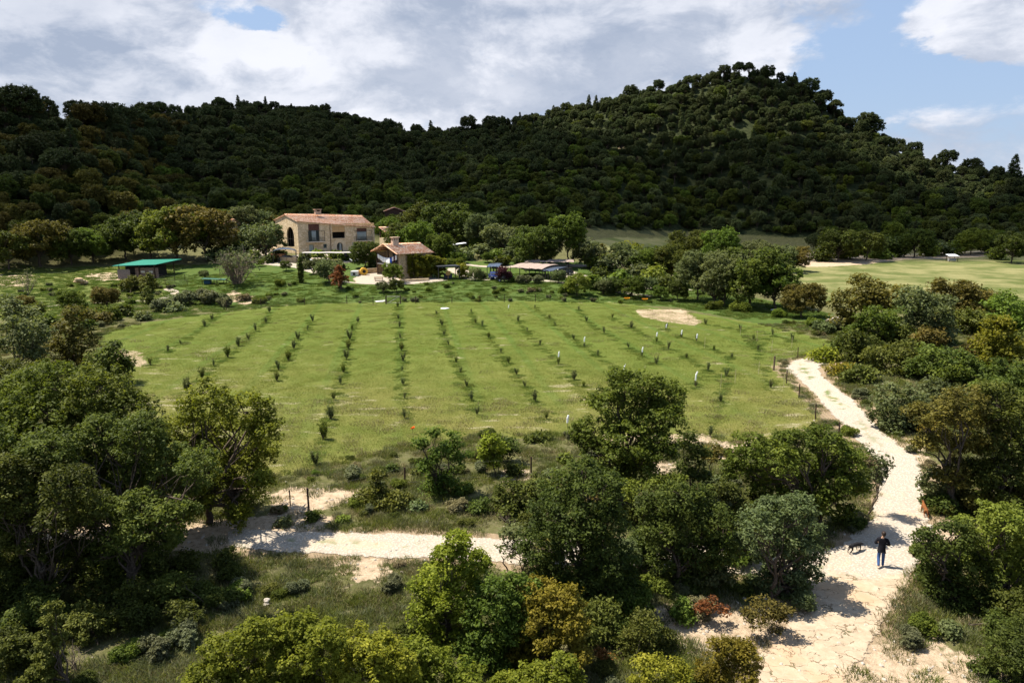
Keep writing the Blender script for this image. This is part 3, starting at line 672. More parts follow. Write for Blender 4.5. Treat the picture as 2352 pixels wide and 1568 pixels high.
sc3 = np.stack([scl, scl, scl * rg.uniform(.8, 1.3, nn_)], 1)
rzz = rg.uniform(0, 6.28, nn_)
inview = (np.abs(t) < .72)
order = np.argsort(np.where(inview, Y - scl * 14, 1e9)); NI = 250; ind = order[:NI]; rest = np.setdiff1d(np.arange(nn_), ind)
FNAME = ['pine_tree', 'pine_tree', 'holm_oak', 'oak_tree', 'umbrella_pine', 'holm_oak', 'oak_tree', 'pine_tree', 'oak_tree']
FTONE = ['dark dull-green pine', 'tall dark pine', 'dark rounded holm oak', 'mid-green oak', 'flat-topped pine', 'small dark holm oak', 'grey-green oak', 'narrow dark pine', 'brownish oak']
sect = [(-9, -.45, 'above the green-roofed shed'), (-.45, -.12, 'behind the stone farmhouse'), (-.12, .18, 'behind the arched carports'), (.18, .42, 'behind the middle tree clump'), (.42, 9, 'behind the far right field')]
for lo, hi, nm in sect:
    ii = [i for i in ind if lo <= t[i] < hi]; ii.sort(key=lambda i: t[i]); cnt = {}
    for i in ii:
        k = int(kind[i]); cnt[k] = cnt.get(k, 0) + 1
        o = thing_tree(FNAME[k], (X[i], Y[i], Z[i]), FAR[k][0], FAR[k][1], '%s %s, %s from the left' % (FTONE[k], nm, ordinal(cnt[k])), 'trees along the foot of the wooded hills', rz=float(rzz[i]))
        o.scale = tuple(float(a) for a in sc3[i])
scatter('hillside_wood', np.stack([X, Y, Z], 1)[rest], FARJ, rzz[rest], sc3[rest], kind[rest], 'dense dark wood of pines and oaks covering the hills', 'wood')
# tall pines that stand out of the ridge line
for i, (u, vt, D_, k, s_) in enumerate([(178, 228, 250, 1, .75), (288, 240, 290, 0, .7), (338, 236, 300, 0, .8), (1075, 264, 425, 1, .75), (1125, 266, 425, 0, .7), (1665, 148, 384, 1, 1.0), (1698, 142, 382, 4, 1.0), (1862, 180, 375, 0, .8),
                                        (1888, 208, 374, 1, .75), (1920, 228, 371, 4, .9), (1994, 256, 366, 1, 1.0), (2008, 270, 366, 0, .8), (2335, 352, 320, 7, 1.0), (2100, 326, 352, 0, .8), (40, 196, 218, 0, 1.1), (2180, 342, 342, 1, .8), (1450, 196, 398, 0, .8)]):
    q_ = AT(u, vt, D_); h_ = [7.5, 9, 7, 6, 8.5, 5.8, 6.5, 10, 7][k]; zz = tz(q_.x, D_); s_ = max(s_ * .72, (q_.z - zz) / h_)
    thing_tree(FNAME[k], (q_.x, D_, q_.z - h_ * s_ if q_.z - h_ * s_ < zz else zz), FAR[k][0], FAR[k][1], 'lone dark pine standing out against the sky on the ridge, %s from the left' % ordinal([5, 7, 8, 1, 2, 3, 4, 6, 9, 10, 11, 12, 13, 14, 15, 16, 17][i] if False else [2, 3, 4, 5, 6, 8, 9, 10, 11, 12, 13, 14, 17, 15, 1, 16, 7][i]), 'lone pines on the ridge', rz=i * 1.3, sc=s_)

# the same wood goes on beyond both sides of the view
rg = np.random.default_rng(77); x = rg.uniform(-150, 150, 900); y = rg.uniform(-10, 130, 900); k = (np.abs(x) > .86 * np.maximum(y, 6) + 7 + 3 * rg.random(900)) & (poly_sd(FARFIELD, x, y) > 3) & (np.abs(x) > 16); x, y = x[k], y[k]
scatter('bordering_wood', np.stack([x, y, mesh_z(x, y) - .2], 1), FARJ, rg.uniform(0, 6.28, len(x)), rg.uniform(.45, .85, len(x)), rg.choice([2, 3, 5, 6, 2], len(x)), 'oak wood continuing on both sides of the clearing', 'wood')
# ------------------------------------------------------------------ near trees, each with its own crown
NEAR_AREAS = []
def near(name, label, leaf, u0, y0, lobes, seed, trunk_r=.14, cat='tree', trunks=1, sparse=.08, per=34, lk=1.0, dep=.8, upb=.9, bark=None, tip=0, v0=None, sk=1.0, flat=.7):
    rng = np.random.default_rng(seed)
    base = G(u0, v0) if v0 else None
    if base is not None: y0 = base.y
    X0 = AT(u0, 1000, y0).x; gz = tz(X0, y0) - .03
    if base is not None: X0 = base.x
    LB = []; us = [l[0] for l in lobes]; half = (max(us) - min(us)) / 2 / ppm(y0)
    for i, (u, v, r) in enumerate(lobes):
        dy = rng.uniform(-1, 1) * max(half, .3) * dep * .75; p = AT(u, v, y0 + dy); rr = r / ppm(y0) * 1.02
        z = max(p.z - gz, rr * .35)
        LB.append((p.x - X0, dy, z, rr, rr * rng.uniform(.9, 1.15), rr * rng.uniform(.75, .95)))
        rs = rr * .62; d = unit(rng.normal(size=3)) * rr * .75; LB.append((p.x - X0 + d[0], dy + d[1], max(z + d[2] * .8, rs * .4), rs, rs, rs * .8))
    L = .0048 * y0 * lk
    cm, tm = tree_meshes(rng, LB, (0, 0, 0), leaf, L, L * .58, .0165 * y0 * sk, per, trunk_r, bark, trunks, 1, flat, upb, sparse, tip)
    NEAR_AREAS.append((X0, y0, half + .5))
    return thing_tree(name, (X0, y0, gz), cm, tm, label, cat=cat)
near('oak_tree', 'tall dark-leaved oak with a forked trunk at the left edge of the photo', 'oak', 95, 32.3, [(130, 890, 70), (40, 925, 75), (-50, 950, 80), (90, 990, 85), (0, 1050, 80), (-70, 1090, 70), (120, 1100, 60), (50, 1150, 50), (-30, 1170, 45), (130, 1180, 35), (20, 1215, 35), (-80, 1200, 40)], 1, .2, trunks=2, sparse=.12, dep=1.5)
near('oak_tree', 'large spreading oak standing just right of the tall forked oak', 'oak', 225, 32.8, [(225, 900, 65), (300, 935, 60), (335, 1000, 50), (200, 985, 75), (280, 1070, 62), (340, 1110, 45), (180, 1090, 55), (250, 1150, 44), (320, 1175, 34), (200, 1190, 30)], 2, .18, sparse=.12, dep=1.6)
near('oak_tree', 'broad olive-green oak beside the left end of the white track', 'lime', 495, 35, [(480, 925, 50), (560, 940, 45), (605, 985, 42), (430, 975, 50), (520, 1005, 60), (395, 1040, 45), (460, 1080, 60), (560, 1080, 50), (600, 1035, 38), (385, 1120, 42), (440, 1145, 45), (560, 1140, 42), (600, 1110, 30), (400, 1180, 34), (550, 1185, 26)], 3, .22, sparse=.12, trunks=2, dep=1.1)
near('oak_tree', 'added oak shading the undergrowth, in front of the large spreading oak at the left', 'holm', 290, 27.8, [(235, 1010, 58), (320, 1000, 58), (385, 1060, 50), (175, 1060, 58), (300, 1090, 60), (430, 1115, 44), (110, 1030, 58), (460, 1060, 40), (250, 1165, 44), (330, 1170, 42), (180, 1175, 44), (400, 1180, 38), (290, 1230, 40), (230, 1250, 34), (360, 1245, 32)], 104, .15, trunks=2, dep=1.1)  # added so that its shadow darkens the undergrowth
near('oak_tree', 'added dark low-branched oak at the left, shading the nearest undergrowth', 'holm', 60, 26.2, [(20, 1090, 50), (90, 1080, 54), (155, 1110, 50), (60, 1150, 50), (130, 1185, 44), (205, 1165, 40), (-20, 1160, 50), (60, 1240, 44), (150, 1260, 36)], 105, .14, trunks=2, dep=1.0)  # another oak put in to shade the shrubs on its right
near('oak_tree', 'added shade-giving oak whose crown reaches in from beyond the lower left edge', 'holm', -140, 28.2, [(-160, 980, 80), (-80, 1020, 70), (-200, 1080, 80), (-60, 1110, 66), (-20, 1180, 50), (-130, 1170, 70), (10, 1240, 40)], 103, .2, trunks=2, dep=1.0)  # mostly out of view, added to throw shade over the undergrowth
near('oak_sapling', 'thin-trunked pale oak left of the meadow corner', 'olive', 52, 63, [(50, 740, 38), (25, 715, 24), (80, 765, 28), (25, 790, 30), (70, 810, 24)], 4, .1, sparse=.3)
near('oak_tree', 'loose brownish-green tree behind the big left oaks', 'rust', 165, 66, [(180, 720, 24), (150, 755, 30), (190, 790, 30), (125, 800, 28), (165, 840, 34)], 5, .1, sparse=.3)
near('holm_oak', 'small rounded dark oak at the left corner of the meadow', 'holm', 250, 64, [(258, 815, 26), (228, 830, 30), (275, 845, 26), (220, 860, 30)], 6, .08)
near('shrub', 'dense green shrub below the thin-trunked pale oak', 'holm', 20, 60, [(0, 850, 35), (45, 860, 35), (90, 862, 30)], 7, .05, 'shrub', trunks=3)
E = 'shrub'
near('shrub', 'yellow-green shrub at the bottom edge, leftmost of three', 'lime', 540, 18.4, [(480, 1560, 50), (520, 1490, 50), (580, 1470, 45), (560, 1550, 60), (620, 1590, 55), (430, 1590, 40)], 8, .06, E, trunks=4, lk=1.15)
near('shrub', 'yellow-green shrub at the bottom edge, middle of three', 'lime', 700, 18.4, [(640, 1455, 42), (690, 1440, 42), (740, 1480, 50), (680, 1520, 60), (740, 1570, 60), (650, 1600, 50)], 9, .06, E, trunks=4, lk=1.15)
near('shrub', 'yellow-green shrub at the bottom edge, rightmost of three', 'lime', 850, 18.8, [(810, 1480, 45), (870, 1490, 48), (910, 1530, 45), (830, 1550, 60), (900, 1590, 55)], 10, .06, E, trunks=4, lk=1.15)
near('oak_tree', 'young lime-green oak rising in front of the white track', 'lime', 1030, 24.2, [(1052, 1248, 32), (1035, 1285, 38), (1085, 1298, 36), (1005, 1340, 48), (1065, 1360, 52), (975, 1410, 42), (1040, 1440, 60), (990, 1480, 40)], 11, .1, trunks=2, lk=1.1)
near('oak_tree', 'fresh green oak in the middle of the foreground thicket', 'green', 1150, 23.2, [(1135, 1370, 50), (1185, 1355, 42), (1125, 1430, 58), (1195, 1430, 50), (1110, 1500, 60), (1180, 1510, 50)], 12, .1, trunks=2, lk=1.1)
near('oak_tree', 'golden-leaved oak on the right of the foreground thicket', 'gold', 1260, 22.8, [(1240, 1372, 44), (1290, 1376, 42), (1312, 1430, 40), (1250, 1440, 55), (1298, 1490, 46), (1225, 1510, 55)], 13, .1, trunks=2, lk=1.1)
near('shrub', 'low lime shrub at the bottom under the foreground thicket, left one', 'lime', 1010, 20.4, [(1000, 1535, 52), (955, 1500, 38), (1060, 1570, 52), (960, 1590, 45)], 14, .05, E, trunks=3, lk=1.15)
near('shrub', 'low lime shrub at the bottom under the golden-leaved oak', 'lime', 1220, 20.2, [(1170, 1590, 50), (1230, 1570, 50), (1290, 1545, 42), (1320, 1590, 40)], 15, .05, E, trunks=3, lk=1.15)
near('holm_oak', 'tallest dark holm oak in the centre thicket', 'holm', 1330, 27.2, [(1335, 1085, 40), (1290, 1120, 46), (1375, 1130, 50), (1265, 1180, 50), (1330, 1200, 62), (1400, 1200, 42), (1240, 1255, 50), (1320, 1285, 72), (1400, 1290, 58), (1265, 1340, 56), (1340, 1370, 60), (1420, 1360, 50)], 16, .2, trunks=2)
near('shrub', 'sparse pale twiggy shrub on the near edge of the white track', 'olive', 1190, 29.3, [(1172, 1215, 26), (1208, 1235, 30), (1225, 1275, 28), (1165, 1262, 20)], 17, .05, E, trunks=3, sparse=.45, per=26)
near('oak_tree', 'big round bright-topped oak overlapping the middle of the meadow', 'oak', 1435, 36.2, [(1440, 880, 38), (1480, 885, 34), (1535, 905, 36), (1390, 925, 42), (1460, 940, 55), (1520, 960, 48), (1365, 985, 42), (1440, 1010, 60), (1510, 1020, 48), (1400, 1055, 48), (1470, 1075, 42), (1350, 1020, 32), (1395, 1105, 34)], 18, .2, trunks=3)
near('oak_sapling', 'small upright oak just right of the big round oak', 'holm', 1592, 38, [(1585, 1015, 24), (1602, 1045, 24), (1575, 1075, 24), (1605, 1085, 20)], 19, .07, sparse=.15)
near('oak_tree', 'wide bright green oak on the left side of the path bend', 'green', 1880, 34.6, [(1720, 1030, 42), (1775, 1050, 45), (1830, 1010, 36), (1880, 1010, 42), (1915, 1040, 48), (1955, 1055, 36), (1700, 1080, 36), (1760, 1105, 42), (1840, 1080, 52), (1910, 1105, 52), (1960, 1110, 32), (1860, 1150, 46), (1925, 1160, 36), (1795, 1150, 36)], 20, .2, trunks=3, flat=.55, dep=.45)
near('oak_sapling', 'sparse pale branch-tips of a thin oak over the gravel path', 'olive', 2005, 36, [(2005, 1045, 22), (2030, 1075, 18), (2015, 1100, 16)], 21, .05, sparse=.45, per=22)
near('oak_tree', 'dark oak between the centre thicket and the path, hiding the track', 'holm', 1570, 28.2, [(1555, 1140, 44), (1500, 1165, 36), (1620, 1150, 40), (1640, 1200, 45), (1570, 1205, 58), (1500, 1220, 42), (1610, 1275, 52), (1540, 1285, 52), (1655, 1265, 32), (1580, 1345, 46)], 22, .18, trunks=3)
near('oak_tree', 'oak with brownish top standing beside the walking man', 'olive', 1800, 28.2, [(1780, 1170, 38), (1830, 1172, 38), (1740, 1200, 40), (1800, 1230, 56), (1860, 1220, 34), (1720, 1255, 34), (1868, 1262, 30), (1800, 1300, 50), (1845, 1320, 36), (1760, 1345, 42), (1825, 1362, 32)], 23, .18, trunks=3, sparse=.15)
near('shrub', 'dark spiky juniper at the foot of the centre thicket', 'juniper', 1470, 23.6, [(1480, 1430, 34), (1440, 1470, 38), (1510, 1465, 34), (1460, 1500, 34)], 24, .06, E, trunks=3, tip=1.2)
near('shrub', 'small lime shrub at the bottom, right of the dark juniper', 'lime', 1510, 20.3, [(1500, 1530, 30), (1545, 1545, 32), (1480, 1575, 34), (1550, 1590, 34)], 25, .05, E, trunks=3)
near('shrub', 'loose yellowish shrub at the bottom beside the rock slabs', 'gold', 1670, 21, [(1650, 1490, 32), (1690, 1500, 34), (1630, 1540, 38), (1690, 1555, 42), (1720, 1520, 26)], 26, .05, E, trunks=3, sparse=.2)
near('oak_tree', 'rusty-topped spreading oak on the right, beyond the brown dog', 'rust', 2215, 36.5, [(2150, 955, 44), (2215, 925, 46), (2160, 1020, 44), (2240, 990, 55), (2185, 1085, 38)], 27, .18, trunks=2, sparse=.15)
near('holm_oak', 'dark holm oak at the right edge, level with the brown dog', 'holm', 2310, 36, [(2290, 930, 50), (2350, 960, 60), (2300, 1030, 60), (2380, 1060, 60), (2310, 1110, 50), (2250, 1090, 44)], 28, .18, trunks=2)
near('shrub', 'pale grey-green bush at the foot of the rusty-topped oak', 'olive', 2180, 37.5, [(2150, 1105, 30), (2190, 1125, 32), (2140, 1140, 24)], 29, .05, E, trunks=3)
near('oak_tree', 'green oak bush on the right opposite the walking man', 'holm', 2190, 27.6, [(2130, 1250, 34), (2185, 1232, 40), (2150, 1305, 44), (2225, 1300, 55), (2170, 1365, 44), (2240, 1390, 46), (2200, 1430, 32)], 30, .16, trunks=3)
near('oak_tree', 'yellow-tinged oak at the right edge opposite the walking man', 'oak', 2320, 27.2, [(2255, 1225, 46), (2320, 1205, 52), (2315, 1290, 56), (2380, 1260, 60), (2330, 1380, 56), (2385, 1360, 50)], 31, .16, trunks=3)
near('shrub', 'dark grey-green bush filling the bottom right corner', 'holm', 2340, 22.4, [(2300, 1500, 46), (2360, 1470, 52), (2340, 1560, 56), (2400, 1540, 56)], 32, .06, E, trunks=4)
near('oak_tree', 'brown-topped round tree at the near edge of the far right field', 'rust', 2000, 86, [(1950, 695, 34), (1995, 665, 40), (2045, 680, 36), (1935, 725, 22), (2010, 700, 36)], 33, .16, trunks=2)
near('oak_tree', 'green tree with a visible trunk under the brown-topped tree', 'green', 2012, 80, [(2005, 735, 34), (2050, 745, 34), (1980, 760, 26), (2040, 775, 28)], 34, .14)
near('oak_tree', 'olive-green tree, first right of the brown-topped round tree', 'olive', 2110, 79, [(2105, 690, 36), (2150, 715, 40), (2095, 745, 40), (2155, 775, 38), (2110, 790, 30)], 35, .12, trunks=2)
near('oak_tree', 'low brownish oak behind the olive-green tree on the right', 'rust', 2210, 90, [(2170, 665, 26), (2215, 668, 26), (2250, 690, 30), (2200, 710, 34), (2270, 725, 34)], 36, .12, trunks=2)
near('oak_tree', 'mid-green oak at the right edge below the far field', 'oak', 2330, 84, [(2310, 700, 34), (2355, 730, 42), (2310, 750, 36), (2370, 780, 40)], 37, .12, trunks=2)
near('oak_tree', 'bright yellow-green tree in the right thicket', 'lime', 2290, 63, [(2290, 760, 32), (2262, 790, 28), (2322, 795, 32), (2290, 825, 32)], 38, .12)
near('holm_oak', 'broad dark oak in the middle of the right thicket', 'holm', 2190, 62, [(2150, 825, 42), (2200, 840, 42), (2240, 880, 38), (2130, 870, 36), (2190, 890, 36)], 39, .12, trunks=2)
near('juniper_tree', 'dark spiky juniper tree behind the path bend', 'juniper', 2060, 66, [(2075, 810, 36), (2035, 820, 34), (2060, 850, 38), (2100, 850, 30)], 40, .1, tip=1.2, trunks=2)
near('holm_oak', 'dark oak bush left of the dark spiky juniper tree', 'holm', 1975, 71, [(1955, 785, 30), (1990, 800, 30), (1985, 835, 32), (2015, 850, 26)], 41, .1, trunks=2)
near('shrub', 'round yellow-green shrub inside the path bend', 'lime', 1895, 72.5, [(1885, 830, 22), (1908, 838, 20), (1895, 855, 20)], 42, .05, E, trunks=3)
near('shrub', 'spiky golden juniper shrub beside the path bend', 'gold', 1925, 66.5, [(1918, 872, 20), (1935, 880, 18), (1940, 858, 16)], 43, .05, E, trunks=3, tip=1.2)
near('shrub', 'dark juniper shrub between the golden juniper and the grey-green bush', 'juniper', 1975, 63, [(1965, 865, 26), (1990, 880, 26), (1975, 895, 24)], 44, .05, E, trunks=3, tip=1.2)
near('shrub', 'round grey-green bush standing alone right of the path', 'olive', 2062, 50.5, [(2060, 915, 40), (2030, 950, 38), (2092, 950, 38), (2060, 980, 36), (2095, 985, 24)], 45, .08, E, trunks=4)
near('holm_oak', 'dark oak at the right edge behind the rusty-topped oak', 'holm', 2330, 52, [(2310, 860, 44), (2360, 880, 50), (2270, 890, 36), (2330, 930, 46)], 46, .12, trunks=2)
near('oak_tree', 'dull green oak between the grey-green bush and the rusty-topped oak', 'olive', 2160, 52, [(2150, 900, 34), (2190, 915, 34), (2130, 930, 26), (2170, 950, 30)], 47, .1, trunks=2, sparse=.15)
near('juniper_tree', 'narrow dark conifer at the bottom left', 'juniper', 112, 21.6, [(118, 1395, 12), (114, 1430, 19), (112, 1470, 26), (105, 1515, 34), (100, 1560, 42)], 48, .06, sk=.8, tip=1.2)
near('shrub', 'shaded holm shrub under the left oaks, nearest the grass', 'holm', 430, 26.8, [(400, 1345, 34), (455, 1375, 32), (350, 1390, 34), (490, 1395, 26), (420, 1410, 30)], 49, .05, E, trunks=4)
near('shrub', 'shaded shrub in the dark below the tall forked oak', 'holm', 250, 26.4, [(220, 1360, 38), (270, 1390, 38), (190, 1410, 34), (310, 1350, 30)], 50, .05, E, trunks=4)
near('shrub', 'dark shrub at the left edge below the tall forked oak', 'holm', 40, 26.2, [(10, 1350, 44), (60, 1370, 40), (100, 1350, 34), (20, 1420, 40)], 51, .05, E, trunks=4)
near('shrub', 'low sunlit shrub tucked under the left oaks by the track', 'oak', 330, 31, [(300, 1225, 30), (350, 1215, 28), (270, 1250, 28), (180, 1250, 28), (400, 1230, 24)], 52, .05, E, trunks=4)
near('oak_sapling', 'slim young oak standing at the near edge of the meadow', 'green', 1015, 38.5, [(1000, 995, 14), (1042, 1010, 18), (968, 1012, 14), (1010, 1040, 24), (1048, 1050, 18), (985, 1065, 20), (1015, 1095, 28), (1035, 1125, 28), (990, 1125, 24)], 53, .08, sparse=.2, dep=.5)
near('oak_sapling', 'small yellow-topped sapling right of the slim young oak', 'lime', 1130, 42, [(1122, 1015, 18), (1142, 1030, 17), (1112, 1035, 14), (1132, 1055, 14)], 54, .05, trunks=2, sparse=.2, dep=.5)
near('shrub', 'dark rounded shrub behind the yellow-topped sapling', 'holm', 1165, 44, [(1162, 1020, 20), (1150, 1040, 18), (1175, 1035, 16)], 55, .05, E, trunks=2)
near('shrub', 'spreading dark-green juniper beside the sandy patch', 'juniper', 872, 36.8, [(862, 1098, 12), (868, 1130, 24), (838, 1160, 26), (900, 1155, 26), (870, 1175, 28), (925, 1170, 18)], 56, .06, E, trunks=3, tip=1.3)
near('shrub', 'mixed holm shrub on the verge behind the white track', 'holm', 1190, 35.8, [(1165, 1125, 28), (1205, 1140, 30), (1150, 1160, 24), (1235, 1115, 26), (1190, 1175, 24), (1240, 1160, 26)], 57, .05, E, trunks=4)
near('shrub', 'little juniper on the meadow edge left of the big round oak', 'juniper', 1237, 48.5, [(1235, 1005, 14), (1225, 1018, 13), (1248, 1018, 12)], 58, .04, E, trunks=2, tip=1.2)
near('shrub', 'small brown-tinged shrub right of the small upright oak', 'rust', 1640, 41, [(1640, 1035, 15), (1632, 1050, 14)], 59, .04, E, trunks=2)
near('dead_shrub', 'patch of dead red-brown twigs at the foot of the centre thicket', 'red', 1390, 23, [(1380, 1500, 12), (1400, 1520, 12)], 60, .02, E, trunks=3, sparse=.6)
near('dead_shrub', 'orange-leaved shrub in the shade under the dark oak', 'red', 1640, 25.6, [(1640, 1385, 18), (1660, 1400, 14), (1610, 1395, 12)], 61, .02, E, trunks=3, sparse=.45)
near('dead_shrub', 'brownish dry shrub in the shade beside the rock slabs', 'rust', 1780, 25, [(1755, 1395, 26), (1800, 1400, 26), (1730, 1420, 22), (1780, 1425, 22)], 62, .03, E, trunks=4, sparse=.4)
near('shrub', 'low holm shrub by the track between the dark oaks', 'holm', 1700, 31.5, [(1690, 1150, 26), (1660, 1130, 24), (1700, 1185, 24)], 63, .05, E, trunks=3)
near('shrub', 'green shrub hidden behind the dark oak, beside the big round oak', 'oak', 1500, 33, [(1500, 1115, 30), (1545, 1105, 26), (1530, 1140, 26), (1460, 1130, 26)], 64, .05, E, trunks=3)

def thicket(items, leafs, place, cat='shrub', group=None):
    items = sorted(items); 
    for i, (u, v, hp) in enumerate(items):
        rg = np.random.default_rng(int(u * 3 + v)); p = G(u, v); s = hp / ppm(p.y); r = s * rg.uniform(.55, .75); lf = leafs[(i * 7 + int(v)) % len(leafs)]
        lb = [(rg.uniform(-.6, .6) * r, rg.uniform(-.6, .6) * r, s * rg.uniform(.3, .72), r * rg.uniform(.38, .6), r * rg.uniform(.38, .6), s * rg.uniform(.24, .34)) for _ in range(8)]
        cm, tm = tree_meshes(rg, lb, (0, 0, 0), lf, .0048 * p.y, .0028 * p.y, .0165 * p.y, 30, .06, None, 3, .8, .7, .9, .1)
        tn = {'holm': 'dark green', 'oak': 'mid-green', 'rust': 'brownish', 'olive': 'grey-green', 'juniper': 'spiky', 'green': 'fresh green', 'gold': 'golden', 'lime': 'yellow-green'}[lf]
        thing_tree('shrub', (p.x, p.y, p.z - .05), cm, tm, '%s shrub %s, %s from the left' % (tn, place, ordinal(i + 1)), group or 'shrubs ' + place, cat)
thicket([(60, 1330, 75), (160, 1340, 70), (255, 1330, 62), (350, 1320, 60), (430, 1310, 50), (520, 1300, 40), (-20, 1420, 110), (90, 1450, 95), (200, 1470, 90), (320, 1450, 70), (420, 1440, 60), (30, 1540, 100), (170, 1300, 60), (300, 1290, 50), (-60, 1320, 100)], ['holm', 'holm', 'holm', 'juniper'], 'in the dark undergrowth below the left oaks')
thicket([(2230, 770, 60), (2130, 800, 55), (2340, 840, 80), (2240, 835, 60), (2085, 795, 45), (2200, 970, 70), (2300, 980, 80), (1960, 760, 32), (1935, 805, 28), (2100, 865, 42), (2180, 890, 60), (2345, 770, 70), (2260, 705, 45), (2150, 745, 50), (2060, 775, 40), (2130, 1000, 36), (2370, 900, 80)], ['holm', 'oak', 'rust', 'olive', 'juniper', 'holm', 'gold'], 'in the thicket between path and far field')
thicket([(2245, 1185, 70), (2345, 1180, 90), (2160, 1175, 45), (2300, 1310, 95), (2360, 1450, 110), (2280, 1465, 70), (2130, 1335, 40), (2220, 1300, 70), (2330, 1250, 80), (2180, 1460, 36), (2250, 1540, 40)], ['holm', 'oak', 'holm', 'rust', 'olive'], 'on the right bank beyond the brown dog')
thicket([(1250, 1290, 70), (1175, 1190, 42), (1230, 1215, 60), (1400, 1330, 90), (1480, 1300, 95), (1470, 1210, 60), (1620, 1335, 85), (1700, 1295, 70), (1660, 1235, 55), (1740, 1155, 45), (1350, 1465, 95), (1440, 1405, 85), (1560, 1425, 55), (1640, 1130, 36), (1800, 1195, 46), (1400, 1165, 60), (1100, 1175, 32), (1065, 1130, 28), (1290, 1150, 55), (1180, 1090, 24), (1420, 1480, 60), (1250, 1420, 70), (1500, 1480, 50), (1850, 1395, 40), (1300, 1550, 50)], ['holm', 'holm', 'oak', 'olive', 'holm', 'rust'], 'in the centre thicket')
thicket([(650, 1205, 16), (720, 1192, 16), (790, 1200, 12), (960, 1170, 16), (900, 1085, 12), (1300, 1060, 18), (1270, 1100, 26), (1640, 1180, 26), (960, 1090, 12), (1340, 1110, 30)], ['olive', 'holm', 'olive', 'juniper', 'oak'], 'on the verge between track and meadow')
thicket([(30, 705, 30), (80, 730, 34), (120, 760, 40), (200, 770, 40), (90, 800, 45), (30, 760, 40), (230, 745, 26), (170, 850, 50), (260, 870, 36), (330, 735, 16), (400, 716, 18), (280, 725, 22)], ['holm', 'olive', 'rust', 'oak'], 'on the slope left of the meadow')

